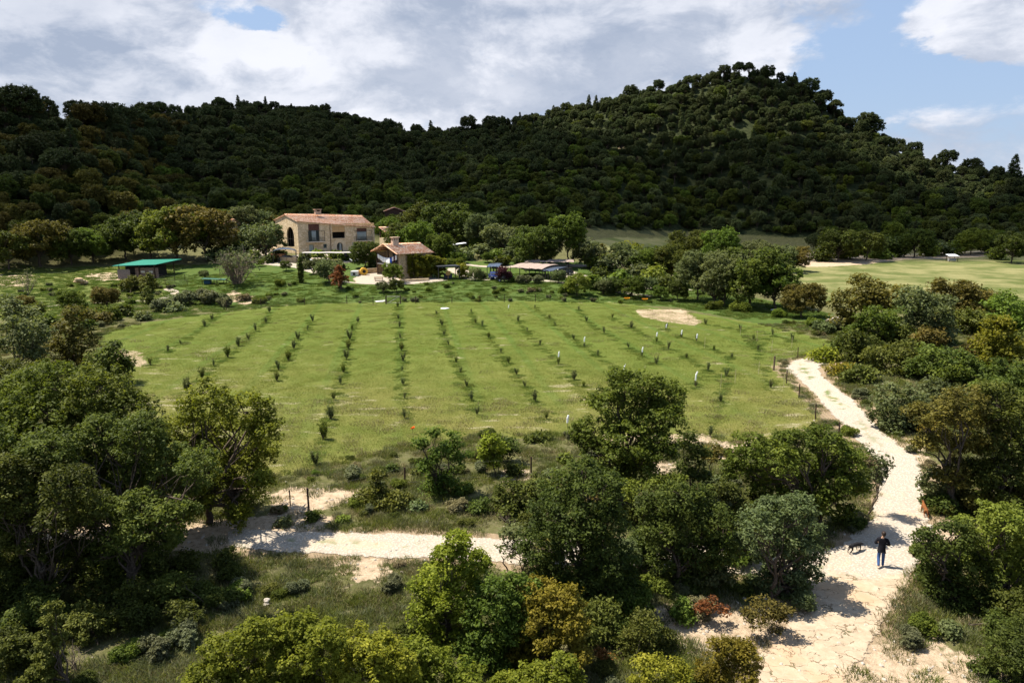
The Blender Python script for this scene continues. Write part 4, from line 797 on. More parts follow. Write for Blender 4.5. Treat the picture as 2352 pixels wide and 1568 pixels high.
# ------------------------------------------------------------------ middle-distance trees and shrubs (shared kinds)
def mid(kind, u, v, hpx, label, group=None, cat=None, wk=1.0, rz=None, name=None):
    cm, tm, h, r = (MID.get(kind) or BUSH.get(kind)); p = G(u, v); s = hpx / ppm(p.y) / h
    nm = name or {'h': 'holm_oak', 'o': 'oak_tree', 'r': 'tree', 'l': 'tree', 'g': 'tree', 't': 'tree', 'p': 'tree', 'j': 'juniper', 'b': 'shrub'}[kind[0]]
    if kind == 'olive': nm = name or 'olive_tree'
    if kind == 'pinemid': nm = 'umbrella_pine'
    o = thing_tree(nm, (p.x, p.y, p.z - .05), cm, tm, label, group, cat or ('shrub' if kind[0] in 'bj' else 'tree'), rz=(u * 1.7) % 6.28 if rz is None else rz)
    o.scale = (s * wk, s * wk, s); return o
for a in [
    # wood edge and yard, left
    ('rust', 95, 612, 105, 'round golden-brown tree left of the green-roofed shed'), ('holm', 165, 608, 80, 'small dark tree behind the rock pile'),
    ('oak', 215, 603, 78, 'dark green tree just left of the green-roofed shed'), ('holm2', 345, 598, 110, 'tall dark tree directly behind the green-roofed shed'),
    ('oak', 405, 602, 128, 'large dark green tree right of the green-roofed shed'), ('rust', 470, 600, 125, 'large golden-leaved tree left of the bare grey bush'),
    ('holm', 290, 596, 95, 'dark oak at the wood edge left of the tall dark tree'), ('holm2', 20, 620, 90, 'dark tree at the wood edge on the far left'),
    ('olive', 610, 590, 76, 'grey-green tree at the left corner of the farmhouse'), ('poplar', 560, 560, 88, 'slender loose tree behind the pale courtyard'),
    ('olive', 590, 545, 62, 'small olive tree in the courtyard behind the farmhouse lawn'), ('rust', 640, 545, 50, 'small rusty tree behind the farmhouse gable', ),
    ('oak2', 895, 560, 60, 'bright round tree behind the open tiled shelter'), ('holm', 925, 585, 72, 'dark tree between the two stone houses'),
    ('oak2', 965, 590, 80, 'mid-green tree behind the small house roof'), ('holm', 1030, 575, 105, 'tall black-green tree behind the small house'),
    ('holm2', 985, 560, 95, 'dark oak in the row behind the small house'), ('oak', 1010, 598, 62, 'low green oak right behind the small house roof'),
    ('poplar', 1105, 578, 88, 'dull grey-green tree behind the vegetable plot'), ('olive', 1150, 585, 70, 'grey-green tree left of the black-green poplar-like tree'),
    ('holm', 1225, 612, 92, 'dark dense tree left of the tall green tree'), ('tall', 1303, 607, 118, 'tall bright green tree behind the carports'), ('poplar', 1265, 606, 70, 'dull tree between the dark dense and the tall green trees'),
    ('holm2', 1245, 614, 48, 'low conifer in front of the tall green tree'), ('olive', 1350, 614, 60, 'small grey tree right of the tall green tree'),
    ('goldpine', 1384, 612, 56, 'narrow golden conifer beyond the carports'), ('poplar', 1425, 622, 66, 'pale bushy willow beyond the carports'), ('oak2', 1475, 632, 60, 'round green tree behind the low shrubs'),
    ('olive', 1450, 628, 55, 'grey bushy tree beside the round green tree'), ('goldpine', 1525, 640, 75, 'slim yellow-green tree left of the big clump'), ('holm', 1540, 640, 78, 'dark narrow tree left of the big clump'),
    ('holm', 1580, 612, 82, 'blue-green tree at the back of the big clump', ), ('tall', 1650, 640, 118, 'tallest light green tree in the big clump'), ('poplar', 1600, 690, 118, 'grey-green willow at the front left of the big clump'),
    ('poplar', 1665, 702, 130, 'big grey-green tree at the front of the big clump'), ('holm', 1720, 705, 135, 'dark leaning tree in the middle of the big clump'), ('oak2', 1780, 710, 110, 'light green tree at the right of the big clump'),
    ('poplar', 1735, 640, 90, 'pale grey tree at the back right of the big clump'), ('rust', 1842, 730, 82, 'brown-and-green tree ending the big clump on the right'), ('olive', 1790, 625, 64, 'grey tree behind the big clump on the right'), ('rust', 1828, 622, 56, 'rust-coloured tree left of the far field bank'), ('olive', 1640, 700, 80, 'low grey-green tree inside the big clump'),
    ('holm', 1925, 600, 72, 'first dark tree on the bank of the far right field'), ('holm2', 1988, 598, 68, 'second dark tree on the bank of the far right field'), ('holm', 2100, 592, 66, 'third dark tree at the back of the far right field'), ('oak', 2230, 585, 60, 'fourth dark tree at the back of the far right field'), ('holm2', 2320, 604, 66, 'tree standing alone at the right end of the far field'),
    ('pinemid', 1870, 592, 55, 'flat-crowned pine at the back of the far right field'),
    # yard plants
    ('purple', 1158, 648, 36, 'round dark purple tree beside the parked cars', None, 'tree'), ('red', 782, 664, 56, 'small red-brown tree by the pale gravel terrace', None, 'tree'),
    ('olive', 755, 650, 52, 'silvery olive tree left of the red-brown tree'), ('holm', 840, 617, 62, 'rounded dark tree between farmhouse and small house'), ('oak2', 905, 650, 46, 'young leafy tree before the small house balcony'),
    ('holm2', 910, 672, 32, 'dark low shrub in front of the gravel terrace', None, 'shrub'), ('olive', 880, 672, 26, 'light shrub left of the dark low shrub', None, 'shrub'),
    ('olive', 1090, 645, 30, 'silver-leaved round shrub left of the blue car', None, 'shrub'), ('b_green', 1182, 648, 16, 'rounded clipped bush right of the purple tree'), ('b_sage', 1202, 652, 20, 'round grass-like bush, first right of the cars'), ('b_sage', 1234, 650, 18, 'round grass-like bush, second right of the cars'),
    ('olive', 1282, 650, 30, 'small olive tree at the end of the solar carport'), ('oak', 1325, 680, 52, 'dark green shrub tree at the meadow\'s far edge'), ('olive', 1385, 676, 34, 'loose grey shrub right of the dark shrub tree'), ('b_green', 1300, 672, 18, 'low shrub left of the dark shrub tree'),
    ('oak2', 1450, 684, 50, 'bushy laurel row, left shrub'), ('olive', 1480, 680, 46, 'bushy laurel row, right grey shrub'), ('holm2', 1420, 678, 40, 'bushy laurel row, dark end shrub'), ('oak2', 1518, 690, 34, 'upright green shrub by the footpath'), ('holm', 1555, 690, 46, 'dark upright shrub by the footpath, right one'),
    ('oak2', 1480, 626, 26, 'small bright fruit tree on the lawn, left'), ('oak2', 1560, 650, 28, 'small bright fruit tree on the lawn, right'),
    ('b_green', 1045, 610, 20, 'small round bush beside the driveway'), ('oak2', 1060, 605, 26, 'leafy shrub at the vegetable plot, left'), ('oak', 1030, 600, 28, 'leafy shrub behind the small pergola'), ('oak2', 1120, 603, 24, 'leafy shrub at the vegetable plot, right'), ('oak2', 1095, 578, 34, 'green shrub below the white awning'), ('rust', 1020, 600, 24, 'round brownish shrub by the white awning'), ('b_olive', 1105, 640, 20, 'low shrub under the silver-leaved shrub'), ('olive', 1200, 592, 26, 'grey-green shrub on the vegetable plot'), ('b_green', 1160, 600, 16, 'small plant on the vegetable plot, centre'),
    ('b_green', 1135, 616, 10, 'tiny bush beside the driveway fork'), ('b_green', 645, 655, 16, 'low rounded yellow-green bush on the lawn'), ('b_olive', 700, 617, 18, 'small leafy shrub beside the pavement edge'), ('oak2', 597, 612, 18, 'shrub at the left edge of the drive'),
    ('oak2', 658, 622, 24, 'little fruit tree on the lawn by the drive'), ('olive', 720, 630, 36, 'pale flowering shrub right of the cypress'), ('olive', 470, 640, 20, 'little pale shrub under the bare grey bush'), ('b_olive', 582, 600, 24, 'shrub below the courtyard wall'), ('oak2', 605, 588, 24, 'courtyard shrub left of the round carport'), ('b_lime', 648, 590, 16, 'yellow-green shrub beside the stone steps'),
    ('b_green', 540, 625, 20, 'green shrub at the right foot of the bare grey bush'), ('b_jun', 320, 668, 36, 'twin dark conifer bush in the pasture, left'), ('juniper', 345, 672, 46, 'twin dark conifer bush in the pasture, right'), ('juniper', 340, 698, 42, 'small conifer beside the footpath'), ('rust', 245, 710, 52, 'dark leafy bush beside the footpath, left'), ('b_green', 245, 735, 34, 'low bush under the dark leafy bush'),
    ('oak2', 170, 722, 58, 'tall loose shrub at the left corner beyond the path'), ('rust', 60, 716, 38, 'bushy shrub left beyond the path'), ('b_green', 300, 698, 14, 'round blue-green shrub on the footpath edge'), ('b_sage', 520, 705, 22, 'tall grass clump on the bank, left'), ('b_green', 598, 698, 18, 'bushy weed on the bank, left of the meadow gate'),
    ('b_sage', 425, 700, 30, 'grey tussock on the bank, first'), ('b_sage', 470, 698, 34, 'grey tussock on the bank, second'), ('b_olive', 505, 694, 26, 'grey tussock on the bank, third'), ('b_sage', 375, 715, 28, 'grey tussock on the bank, fourth'), ('b_dry', 560, 690, 18, 'yellowish tussock above the sandy gully'),
    ('b_green', 1232, 668, 12, 'low plant on the green bank, left'), ('b_dry', 1220, 670, 12, 'low yellowish plant on the green bank'), ('b_green', 985, 668, 10, 'low plant on the green bank, right of the small house'),
    ('b_olive', 1890, 765, 32, 'untidy shrub left of the stony bank'), ('b_green', 1870, 750, 22, 'low shrub under the brown-and-green tree'), ('b_sage', 1915, 760, 26, 'grey shrub against the stony bank'), ('b_green', 1790, 728, 22, 'undergrowth at the foot of the light green tree'), ('b_green', 1700, 715, 26, 'undergrowth below the dark leaning tree'), ('b_green', 1640, 710, 22, 'undergrowth below the grey-green willow'),
    ]: mid(*a)
thicket([(565, 590, 26), (580, 600, 20), (605, 572, 40), (572, 565, 46), (640, 560, 44), (620, 552, 40), (530, 590, 40), (548, 560, 50), (640, 596, 18), (625, 602, 16), (555, 612, 26), (500, 600, 30), (590, 560, 40), (655, 572, 30)], ['olive', 'oak', 'holm', 'olive', 'rust'], 'round the courtyard left of the farmhouse')
thicket([(1040, 590, 26), (1075, 596, 22), (1110, 590, 30), (1140, 594, 18), (1175, 596, 22), (1000, 585, 40), (1195, 604, 16), (1085, 575, 32), (1130, 572, 40), (1165, 572, 46), (1060, 566, 34), (1100, 562, 40), (1200, 575, 50), (1035, 604, 20), (1150, 608, 12)], ['olive', 'oak', 'green', 'holm', 'olive'], 'on the vegetable plot behind the driveway')
thicket([(1370, 618, 36), (1400, 625, 40), (1440, 600, 46), (1500, 606, 44), (1470, 640, 34), (1345, 590, 40), (1420, 645, 22), (1500, 650, 40), (1530, 665, 30), (1380, 640, 20), (1545, 620, 50), (1360, 660, 26), (1400, 668, 28), (1590, 660, 40), (1520, 625, 46), (1455, 615, 44)], ['olive', 'holm', 'oak', 'olive', 'lime'], 'beyond the parking area')
thicket([(1930, 594, 22), (2020, 594, 24), (2060, 590, 40), (2150, 586, 36), (2190, 586, 30), (2270, 582, 44), (2130, 588, 24), (2340, 584, 50), (1890, 600, 30), (1955, 596, 40), (2290, 596, 20), (2010, 588, 44)], ['holm', 'holm', 'oak', 'olive'], 'along the back of the far right field')
thicket([(730, 590, 8), (770, 592, 9), (866, 592, 14), (800, 596, 10), (745, 612, 12), (775, 618, 14), (860, 612, 14), (700, 600, 10)], ['olive', 'green'], 'on the farmhouse lawn')
# cypress and bare bush
rg = np.random.default_rng(90); p = G(692, 650); hh = 58 / ppm(p.y)
cm, tm = tree_meshes(rg, [(0, 0, hh * f, hh * .11 * k, hh * .11 * k, hh * .12) for f, k in ((.1, .7), (.25, .95), (.4, 1), (.55, .9), (.7, .7), (.84, .45), (.95, .2))], (0, 0, 0), 'holm', .22, .15, .4, 30, .1, twigs=0)
thing_tree('cypress', p, cm, tm, 'thin columnar dark cypress on the lawn by the drive')
def bare_bush(u, v, hpx, wpx, seed, label, n_=34, fol=None, name='bare_shrub'):
    rg = np.random.default_rng(seed); p = G(u, v); H_ = hpx / ppm(p.y); Wm = wpx / ppm(p.y) / 2; tb = []; tips = []
    for i in range(n_):
        a = rg.uniform(0, 6.28); r = Wm * math.sqrt(rg.random()); b = np.array([math.cos(a) * r * .15, math.sin(a) * r * .15, 0]); e = np.array([math.cos(a) * r, math.sin(a) * r, H_ * rg.uniform(.6, 1) * (1 - .35 * r / Wm)])
        P, rr = limb(rg, b, e, H_ * .012, H_ * .003, 7, .1, .05); tb.append((P, rr)); tips.append(e)
        for k in range(5): s0 = P[rg.integers(2, 6)]; e2 = s0 + unit((e - b) + rg.normal(size=3) * H_ * .35) * H_ * rg.uniform(.12, .3); tb.append(limb(rg, s0, e2, H_ * .005, H_ * .0018, 4, .12)); tips.append(e2)
    tm = tubes_mesh('branches', tb, LM['twig'], 4); o = empty(name, p, 0, label, 'shrub'); link('branches', tm, o)
    if fol:
        T = np.array(tips)[rg.random(len(tips)) < fol[1]]; V, Fq, t = leaves(rg, T, np.full(len(T), H_ * .07), 12, H_ * .035, H_ * .022); link('crown', np_mesh('crown', V, Fq, [LM[fol[0]]], attrs={'tint': t}), o)
    return o
bare_bush(545, 652, 100, 120, 5, 'big bare grey bush with upright twigs on the lawn', 46, ('olive', .5))
bare_bush(2160, 720, 60, 70, 6, 'leafless grey branches above the right thicket', 14)
bare_bush(1170, 1205, 42, 50, 7, 'small heap of dead pale twigs by the track', 12)
bare_bush(178, 1540, 90, 70, 8, 'bare thin shrub at the bottom left', 14)
bare_bush(62, 678, 72, 50, 9, 'thin leaning young tree in the pasture', 9, ('olive', .4), 'tree')
bare_bush(120, 1170, 10, 10, 12, 'short dead stem under the left oaks', 3)
bare_bush(1075, 545, 50, 60, 13, 'leafless pale trees behind the vegetable plot', 20)

# ------------------------------------------------------------------ ground cover
def blade_patch(seed, nb, rad, h, wd, leaf, lean=.5, name='tuft'):
    rg = np.random.default_rng(seed); a = rg.uniform(0, 6.28, nb); r = rad * np.sqrt(rg.random(nb)); b = np.stack([np.cos(a) * r, np.sin(a) * r, np.full(nb, -.02)], 1)
    hh = h * rg.uniform(.5, 1.15, nb); d = rg.normal(size=(nb, 2)) * lean * .6 + np.stack([np.cos(a), np.sin(a)], 1) * lean * .4
    w_ = unit(np.stack([rg.normal(size=nb), rg.normal(size=nb), np.zeros(nb)], 1)) * wd / 2
    m1 = b + np.stack([d[:, 0] * hh * .35, d[:, 1] * hh * .35, hh * .6], 1); tp = b + np.stack([d[:, 0] * hh, d[:, 1] * hh, hh], 1)
    V = np.stack([b - w_, b + w_, m1 + w_ * .7, m1 - w_ * .7, m1 - w_ * .7, m1 + w_ * .7, tp + w_ * .1, tp - w_ * .1], 1).reshape(-1, 3); t = np.repeat(rg.random(nb), 8)
    return np_mesh(name, V, np.arange(nb * 8).reshape(-1, 4), [LM[leaf]], attrs={'tint': t})
MP = [blade_patch(400 + i, 150, .95, .055, .02, 'meadow', 1.1) for i in range(4)]  + [blade_patch(410, 110, .5, .26, .03, 'grass', .6), blade_patch(411, 130, .55, .22, .03, 'grass', .8), blade_patch(412, 90, .6, .16, .025, 'dry', .9)]
rg = np.random.default_rng(21)
def area_pts(n_, x0, x1, y0, y1, power=1.0):
    y = y0 + (y1 - y0) * rg.random(n_) ** power; x = rg.uniform(-.80, .80, n_) * (y + 3) ; return x, y
def path_free(x, y, m_=.0): return (poly_sd(MAINPOLY, x, y) > m_) & (poly_sd(TRACKPOLY, x, y) > m_)
LOWG = [blade_patch(413, 120, .5, .12, .03, 'rowgreen', 1.0), blade_patch(414, 110, .5, .10, .03, 'rowgreen', 1.1)]
BKG = [blade_patch(415 + i, 170, .6, .16, .03, 'bank', .9) for i in range(3)]
# mown meadow
x, y = area_pts(26000, 0, 0, 42, 128, 1.0); fd = poly_sd(FIELD, x, y); k = fd < -.3; x, y = x[k], y[k]
rr = (x * .9889 + y * .149 + 1.6) / 6.92; near_row = np.abs(rr - np.round(rr)-.25)  # distance from a planted row
kk = rg.integers(0, 4, len(x)); nr = near_row < .07; kk = np.where(rg.random(len(x)) < .012 + .10 * (y < 60), 6, kk)
scatter('meadow_grass', np.stack([x, y, mesh_z(x, y)], 1), MP, rg.uniform(0, 6.28, len(x)), rg.uniform(.8, 1.5, len(x)), kk, 'short mown grass covering the planted meadow', 'grass')
# rough grass and herbs elsewhere
RP = [blade_patch(420, 150, .42, .14, .018, 'grass', .8), blade_patch(421, 130, .38, .18, .018, 'dry', .7), blade_patch(422, 160, .45, .16, .02, 'grass', .9), blade_patch(423, 90, .3, .24, .016, 'grass', .6), blade_patch(424, 120, .35, .22, .018, 'sage', .7), BUSH['b_sage'][0], BUSH['b_green'][0], BUSH['b_holm'][0], BUSH['b_dry'][0], BUSH['b_jun'][0]]
x, y = area_pts(30000, 0, 0, 15, 100, 1.15); k = (poly_sd(FIELD, x, y) > -.5) & path_free(x, y, .15) & (np.sin(x * .9 + 2 * np.sin(y * .4)) * np.sin(y * .8 + 1.5 * np.sin(x * .5)) < .62); x, y = x[k], y[k]
dd = ground_masks(x, y)[4]; k = rg.random(len(x)) > dd * .93; x, y = x[k], y[k]
bushy = np.sin(x * .55 + 1) * np.sin(y * .47 + 2) + np.sin(x * 1.3) * np.sin(y * 1.1) * .6
u_ = rg.random(len(x)); kk = rg.choice([0, 2, 2, 3, 1, 4, 1, 4], len(x)); b_ = u_ < .015 + .06 * (bushy > .35) + .02 * ((y > 35) & (y < 52)); kk = np.where(b_, rg.choice([5, 5, 6, 7, 8, 9], len(x)), kk)
sc_ = rg.uniform(.7, 1.5, len(x)); sc_ = np.where(b_, rg.uniform(.22, .75, len(x)), sc_)
scatter('rough_grass', np.stack([x, y, mesh_z(x, y)], 1), RP, rg.uniform(0, 6.28, len(x)), sc_, kk, 'rough grass and low herbs on the unmown ground', 'grass')
# lusher bank and pasture beyond the meadow
x, y = area_pts(24000, 0, 0, 104, 215, 1.0); pl = np.minimum(poly_sd(LAWN, x, y), np.minimum(poly_sd(PASTURE, x, y), 50)); near_house = poly_sd(YARD, x, y) > 1
k = ((pl < 0) | ((y < 160) & (x < 0)) | ((x > 60) & (y < 125))) & (poly_sd(FIELD, x, y) > 0) & near_house; k &= (poly_sd(LAWN, x, y) > 0) | (y < 150); x, y = x[k], y[k]
bank = (y > 120) & (y < 136); kk = np.where(bank & (rg.random(len(x)) < .05), rg.integers(5, 7, len(x)), rg.integers(0, 4, len(x))); sc_ = np.where(kk > 4, rg.uniform(.3, .8, len(x)), rg.uniform(.8, 1.5, len(x)))
scatter('bank_grass', np.stack([x, y, mesh_z(x, y)], 1), BKG + [RP[0], RP[2], RP[6], RP[5]], rg.uniform(0, 6.28, len(x)), sc_, kk, 'lush grass on the banks and pasture beyond the meadow', 'grass')
# stones lying about
def stone_mesh(seed, m_):
    rg_ = random.Random(seed); b = MB().ball((0, 0, .15), (.5, .4, .28), 9, 6, .16, rg_); return b.mesh('stone', m_)
STONE = plain('pale_limestone', (.42, .37, .31), .9, .1, .2, 3, bstr=.5)
SM = [stone_mesh(i, STONE) for i in range(4)]
x, y = area_pts(9000, 0, 0, 15, 75, 1.2); gm = ground_masks(x, y); k = (rg.random(len(x)) < np.clip(gm[4] * .95 + gm[5] * .35 + .05, 0, 1)) & (poly_sd(FIELD, x, y) > -1); x, y = x[k], y[k]
scatter('loose_stones', np.stack([x, y, mesh_z(x, y) - .01], 1), SM, rg.uniform(0, 6.28, len(x)), rg.uniform(.05, .26, len(x)) ** 1.2, rg.integers(0, 4, len(x)), 'loose pale stones strewn over the dry ground', 'stones')
# ------------------------------------------------------------------ building materials
def stone_mat(name, a, b, mort, sc=3.0):
    m, n = mat(name); c = n.new('ShaderNodeTexCoord').outputs['Object']
    cw = n.vmath('ADD', n.vmath('MULTIPLY', c, (1, 1, 1.7)), n.vmath('MULTIPLY', n.noise(c, 2, 3, out=1), (.25, .25, .25)))
    e = n.voro(cw, sc, 'DISTANCE_TO_EDGE'); cl = n.voro(cw, sc, 'F1', 1); s = n.new('ShaderNodeSeparateColor'); n.link(cl, s.inputs[0])
    col = n.mix(s.outputs[0], a, b); col = n.mix(n.ss(s.outputs[1], .8, 1, 0, .5), col, (.72, .62, .46)); col = n.mix(n.ss(n.noise(c, .5, 5, .6), .4, .7, 0, .35), col, (.36, .25, .13))
    k = n.ss(e, .02, .07); col = n.mix(k, mort, col)
    return finish(m, n, col, .92, .1, n.math('ADD', k, n.noise(c, 9, 3)), .7, .05)
STONEW = stone_mat('ochre_rubble_stone', (.50, .38, .23), (.78, .63, .44), (.47, .36, .22), 1.7)
STONED = stone_mat('brown_rubble_stone', (.34, .25, .15), (.50, .39, .26), (.24, .18, .11), 3.2)
def tile_mat():
    m, n = mat('clay_roof_tiles'); c = n.new('ShaderNodeTexCoord').outputs['Object']
    cl = n.voro(n.vmath('MULTIPLY', c, (3.4, 2.4, 2.4)), 1.0, 'F1', 1); s = n.new('ShaderNodeSeparateColor'); n.link(cl, s.inputs[0])
    col = n.ramp(s.outputs[0], [(0, (.48, .19, .10)), (.3, (.68, .33, .19)), (.55, (.78, .47, .30)), (.82, (.85, .64, .46)), (1, (.64, .26, .13))])
    big = n.noise(c, .35, 4, .6); col = n.mix(n.ss(big, .45, .65, 0, .45), col, (.78, .52, .40)); col = n.mix(n.ss(n.noise(c, 1.6, 4, .7), .6, .75, 0, .4), col, (.40, .22, .15))
    return finish(m, n, col, .85, .15, s.outputs[1], .5, .05)
TILE = tile_mat()
def wall_holes(mb, M, length, top, holes, depth=.35, zb=-1.2, nrm=1):
    """upright wall in local x,z at y=0 with rectangular or arched openings; top = [(x,z)...]"""
    xs_ = sorted({0, length, *[p[0] for p in top], *[h[0] for h in holes], *[h[1] for h in holes]}); zs_ = sorted({zb, *[h[2] for h in holes], *[h[3] for h in holes]})
    T = lambda x: float(np.interp(x, [p[0] for p in top], [p[1] for p in top]))
    def quad(a, b, c, d): mb.add([M @ Vector(p) for p in (a, b, c, d)], [(0, 1, 2, 3)])
    for x0, x1 in zip(xs_[:-1], xs_[1:]):
        zz = zs_ + [None]
        for z0, z1 in zip(zs_, zz[1:]):
            cx, cz = (x0 + x1) / 2, (z0 + (z1 if z1 is not None else T((x0 + x1) / 2))) / 2
            if any(h[0] < cx < h[1] and h[2] < cz < h[3] for h in holes): continue
            ta, tb = (z1, z1) if z1 is not None else (T(x0), T(x1))
            quad((x0, 0, z0), (x1, 0, z0), (x1, 0, tb), (x0, 0, ta))
    for h in holes:
        x0, x1, z0, z1 = h[:4]; d = depth * nrm
        quad((x0, 0, z0), (x0, d, z0), (x0, d, z1), (x0, 0, z1)); quad((x1, 0, z0), (x1, d, z0), (x1, d, z1), (x1, 0, z1))
        quad((x0, 0, z0), (x1, 0, z0), (x1, d, z0), (x0, d, z0)); quad((x0, 0, z1), (x1, 0, z1), (x1, d, z1), (x0, d, z1))
        if len(h) > 4:       # arched head: fill the two spandrels
            r = (x1 - x0) / 2; cx = (x0 + x1) / 2; cz = z1 - r; N_ = 8
            for s in (-1, 1):
                arc = [(cx + s * r * math.cos(a), cz + r * math.sin(a)) for a in np.linspace(0, math.pi / 2, N_)]
                poly = [(cx + s * r, z1)] + arc
                vs = [M @ Vector((px, .003, pz)) for px, pz in poly] + [M @ Vector((px, d, pz)) for px, pz in poly]
                n_ = len(poly); mb.add(vs, [(0, i, i + 1) for i in range(1, n_ - 1)] + [(i, i + 1, i + 1 + n_, i + n_) for i in range(1, n_ - 1)])
def corr_roof(name, P0, P1, Q0, Q1, parent, thick=.12, pitch=.27, steps=12):
    """tiled slope: ridge P0-P1, eave Q0-Q1 (local points), channels running down the slope"""
    P0, P1, Q0, Q1 = map(np.array, (P0, P1, Q0, Q1)); Ln = np.linalg.norm(P1 - P0); nx_ = int(Ln / pitch) * 4 + 1
    s = np.linspace(0, 1, nx_); rg_ = np.random.default_rng(5); rows_ = np.repeat(np.linspace(0, 1, steps + 1), 2)[1:-1]
    nrm = unit(np.cross(P1 - P0, Q0 - P0)[None])[0]; nrm = nrm if nrm[2] > 0 else -nrm
    V = []; wv = np.abs(np.sin(s * Ln / pitch * math.pi)) * .09
    for k, r in enumerate(rows_):
        base = (P0 * (1 - s[:, None]) + P1 * s[:, None]) * (1 - r) + (Q0 * (1 - s[:, None]) + Q1 * s[:, None]) * r
        sag = .05 * np.sin(s * 9 + 1) * np.sin(r * 3) + (0 if k % 2 == 0 else .035)
        V.append(base + nrm * (wv + sag)[:, None])
    V.append(V[-1] - nrm * thick); V.append(V[0] - nrm * thick); V = np.array(V); kk = len(V); I = np.arange(kk * nx_).reshape(kk, nx_)
    order_ = list(range(kk)); F_ = []
    for a, b in zip(order_, order_[1:] + order_[:1]): F_.append(np.stack([I[a, :-1], I[a, 1:], I[b, 1:], I[b, :-1]], -1).reshape(-1, 4))
    me = np_mesh(name, V.reshape(-1, 3), np.concatenate(F_), [TILE]); return link(name, me, parent)
def window(parent, x0, x1, z0, z1, y, fm=TEAL, gm=GLASS, bars=1, name='window'):
    f = MB(); t = .07; cx = (x0 + x1) / 2
    for a, b, c, d in ((x0, x0 + t, z0, z1), (x1 - t, x1, z0, z1), (x0 + t, x1 - t, z0, z0 + t), (x0 + t, x1 - t, z1 - t, z1)): f.box(((a + b) / 2, y, (c + d) / 2), (b - a, .08, d - c))
    for i in range(bars): bx_ = x0 + (x1 - x0) * (i + 1) / (bars + 1); f.box((bx_, y - .003, cx * 0 + (z0 + z1) / 2), (.06, .07, z1 - z0 - 2 * t))
    o = f.build(name, fm, parent); MB().box((cx, y + .02, (z0 + z1) / 2), (x1 - x0 - .02, .02, z1 - z0 - .02)).build('pane', gm, o); return o

# ------------------------------------------------------------------ farmhouse
TH = R(40); A = AT(687, 582, 174); Lh, Wh = 21.1, 14.0; z0 = 5.0
fh = empty('farmhouse', (A.x, A.y, z0), TH, 'long two-storey stone farmhouse with a red tiled roof and two balconies', 'house')
I4 = Matrix.Identity(4)
wb = MB()
holes = [(2.75, 5.65, 2.86, 7.15), (9.1, 12.6, 3.45, 6.45), (16.0, 18.9, 2.72, 5.85), (2.7, 3.95, -.02, 2.05), (6.5, 7.45, 1.05, 2.1), (10.2, 11.8, -.02, 2.35, 1), (14.5, 15.4, 1.2, 2.25)]
wall_holes(wb, I4, Lh, [(0, 7.8), (Lh, 5.95)], holes)
ML = Matrix.Rotation(R(90), 4, 'Z')          # left gable: local x -> +y, outward is -x
wall_holes(wb, ML, Wh, [(0, 7.8), (7, 9.25), (Wh, 7.8)], [(2.5, 7.0, 1.5, 6.4, 1), (9.5, 11, 3.5, 5)], nrm=-1)
MRr = Matrix.Translation((Lh, 0, 0)) @ Matrix.Rotation(R(90), 4, 'Z')
wall_holes(wb, MRr, Wh, [(0, 5.95), (7, 8.7), (Wh, 5.95)], [(4, 5, 3, 4.2)], nrm=1)
wall_holes(wb, Matrix.Translation((0, Wh, 0)), Lh, [(0, 7.8), (Lh, 5.95)], [], nrm=-1)
wb.build('wall', STONEW, fh)
rf = corr_roof('roof', (-.25, 7, 9.42), (Lh + .3, 7, 8.85), (-.25, -.45, 7.86), (Lh + .3, -.45, 5.98), fh)
corr_roof('roof', (-.25, 7.02, 9.42), (Lh + .3, 7.02, 8.85), (-.25, Wh + .45, 7.86), (Lh + .3, Wh + .45, 5.98), fh)
rt = MB().tube([(-.25, 7.01, 9.5), (Lh * .5, 7.01, 9.27), (Lh + .3, 7.01, 8.94)], .14, 8); rt.build('ridge_tiles', TILE, rf, True)
cb = MB(); cb.box((8.0, 5.6, 9.75), (1.5, .95, .9)); cb.box((8.0, 5.6, 10.65), (1.9, 1.3, .14)); [cb.box((8 + dx, 5.6 + dy, 10.39), (.3, .3, .42)) for dx in (-.6, .6) for dy in (-.32, .32)]
ch = cb.build('chimney', plain('pale_brick', (.52, .36, .25), .9, .1, .25, 4), rf); MB().box((8, 5.6, 10.33), (.9, .5, .3)).build('flue', DARKIN, ch)
for x0_, x1_, zb_, zt_, nm in ((2.78, 5.62, 2.9, 5.6, 5.62), (16.03, 18.87, 2.76, 5.0, 5.02)):
    MB().box(((x0_ + x1_) / 2, .34, (zb_ + zt_) / 2), (x1_ - x0_, .05, zt_ - zb_)).build('window', GLASS, fh)
    zz = 7.13 if x0_ < 10 else 5.83
    sb = MB(); nsl = int((zz - nm) / .12)
    for i in range(nsl): sb.box(((x0_ + x1_) / 2, .2, nm + (i + .5) * (zz - nm) / nsl), (x1_ - x0_, .06, (zz - nm) / nsl * .82), rot=Matrix.Rotation(R(12), 3, 'X'))
    sb.build('roller_shutter', plain('red_brown_shutter', (.12, .055, .045), .7, .2, .2), fh)
    cu = MB()
    for i in range(9 if x0_ < 10 else 20):
        xx = ((x0_ + .95) + i * .125) if x0_ < 10 else x0_ + .15 + i * .135
        cu.tube([(xx, .24, zb_), (xx, .25, zt_ - .1)], .065, 5)
    cu.build('curtain', CURTAIN, fh, True)
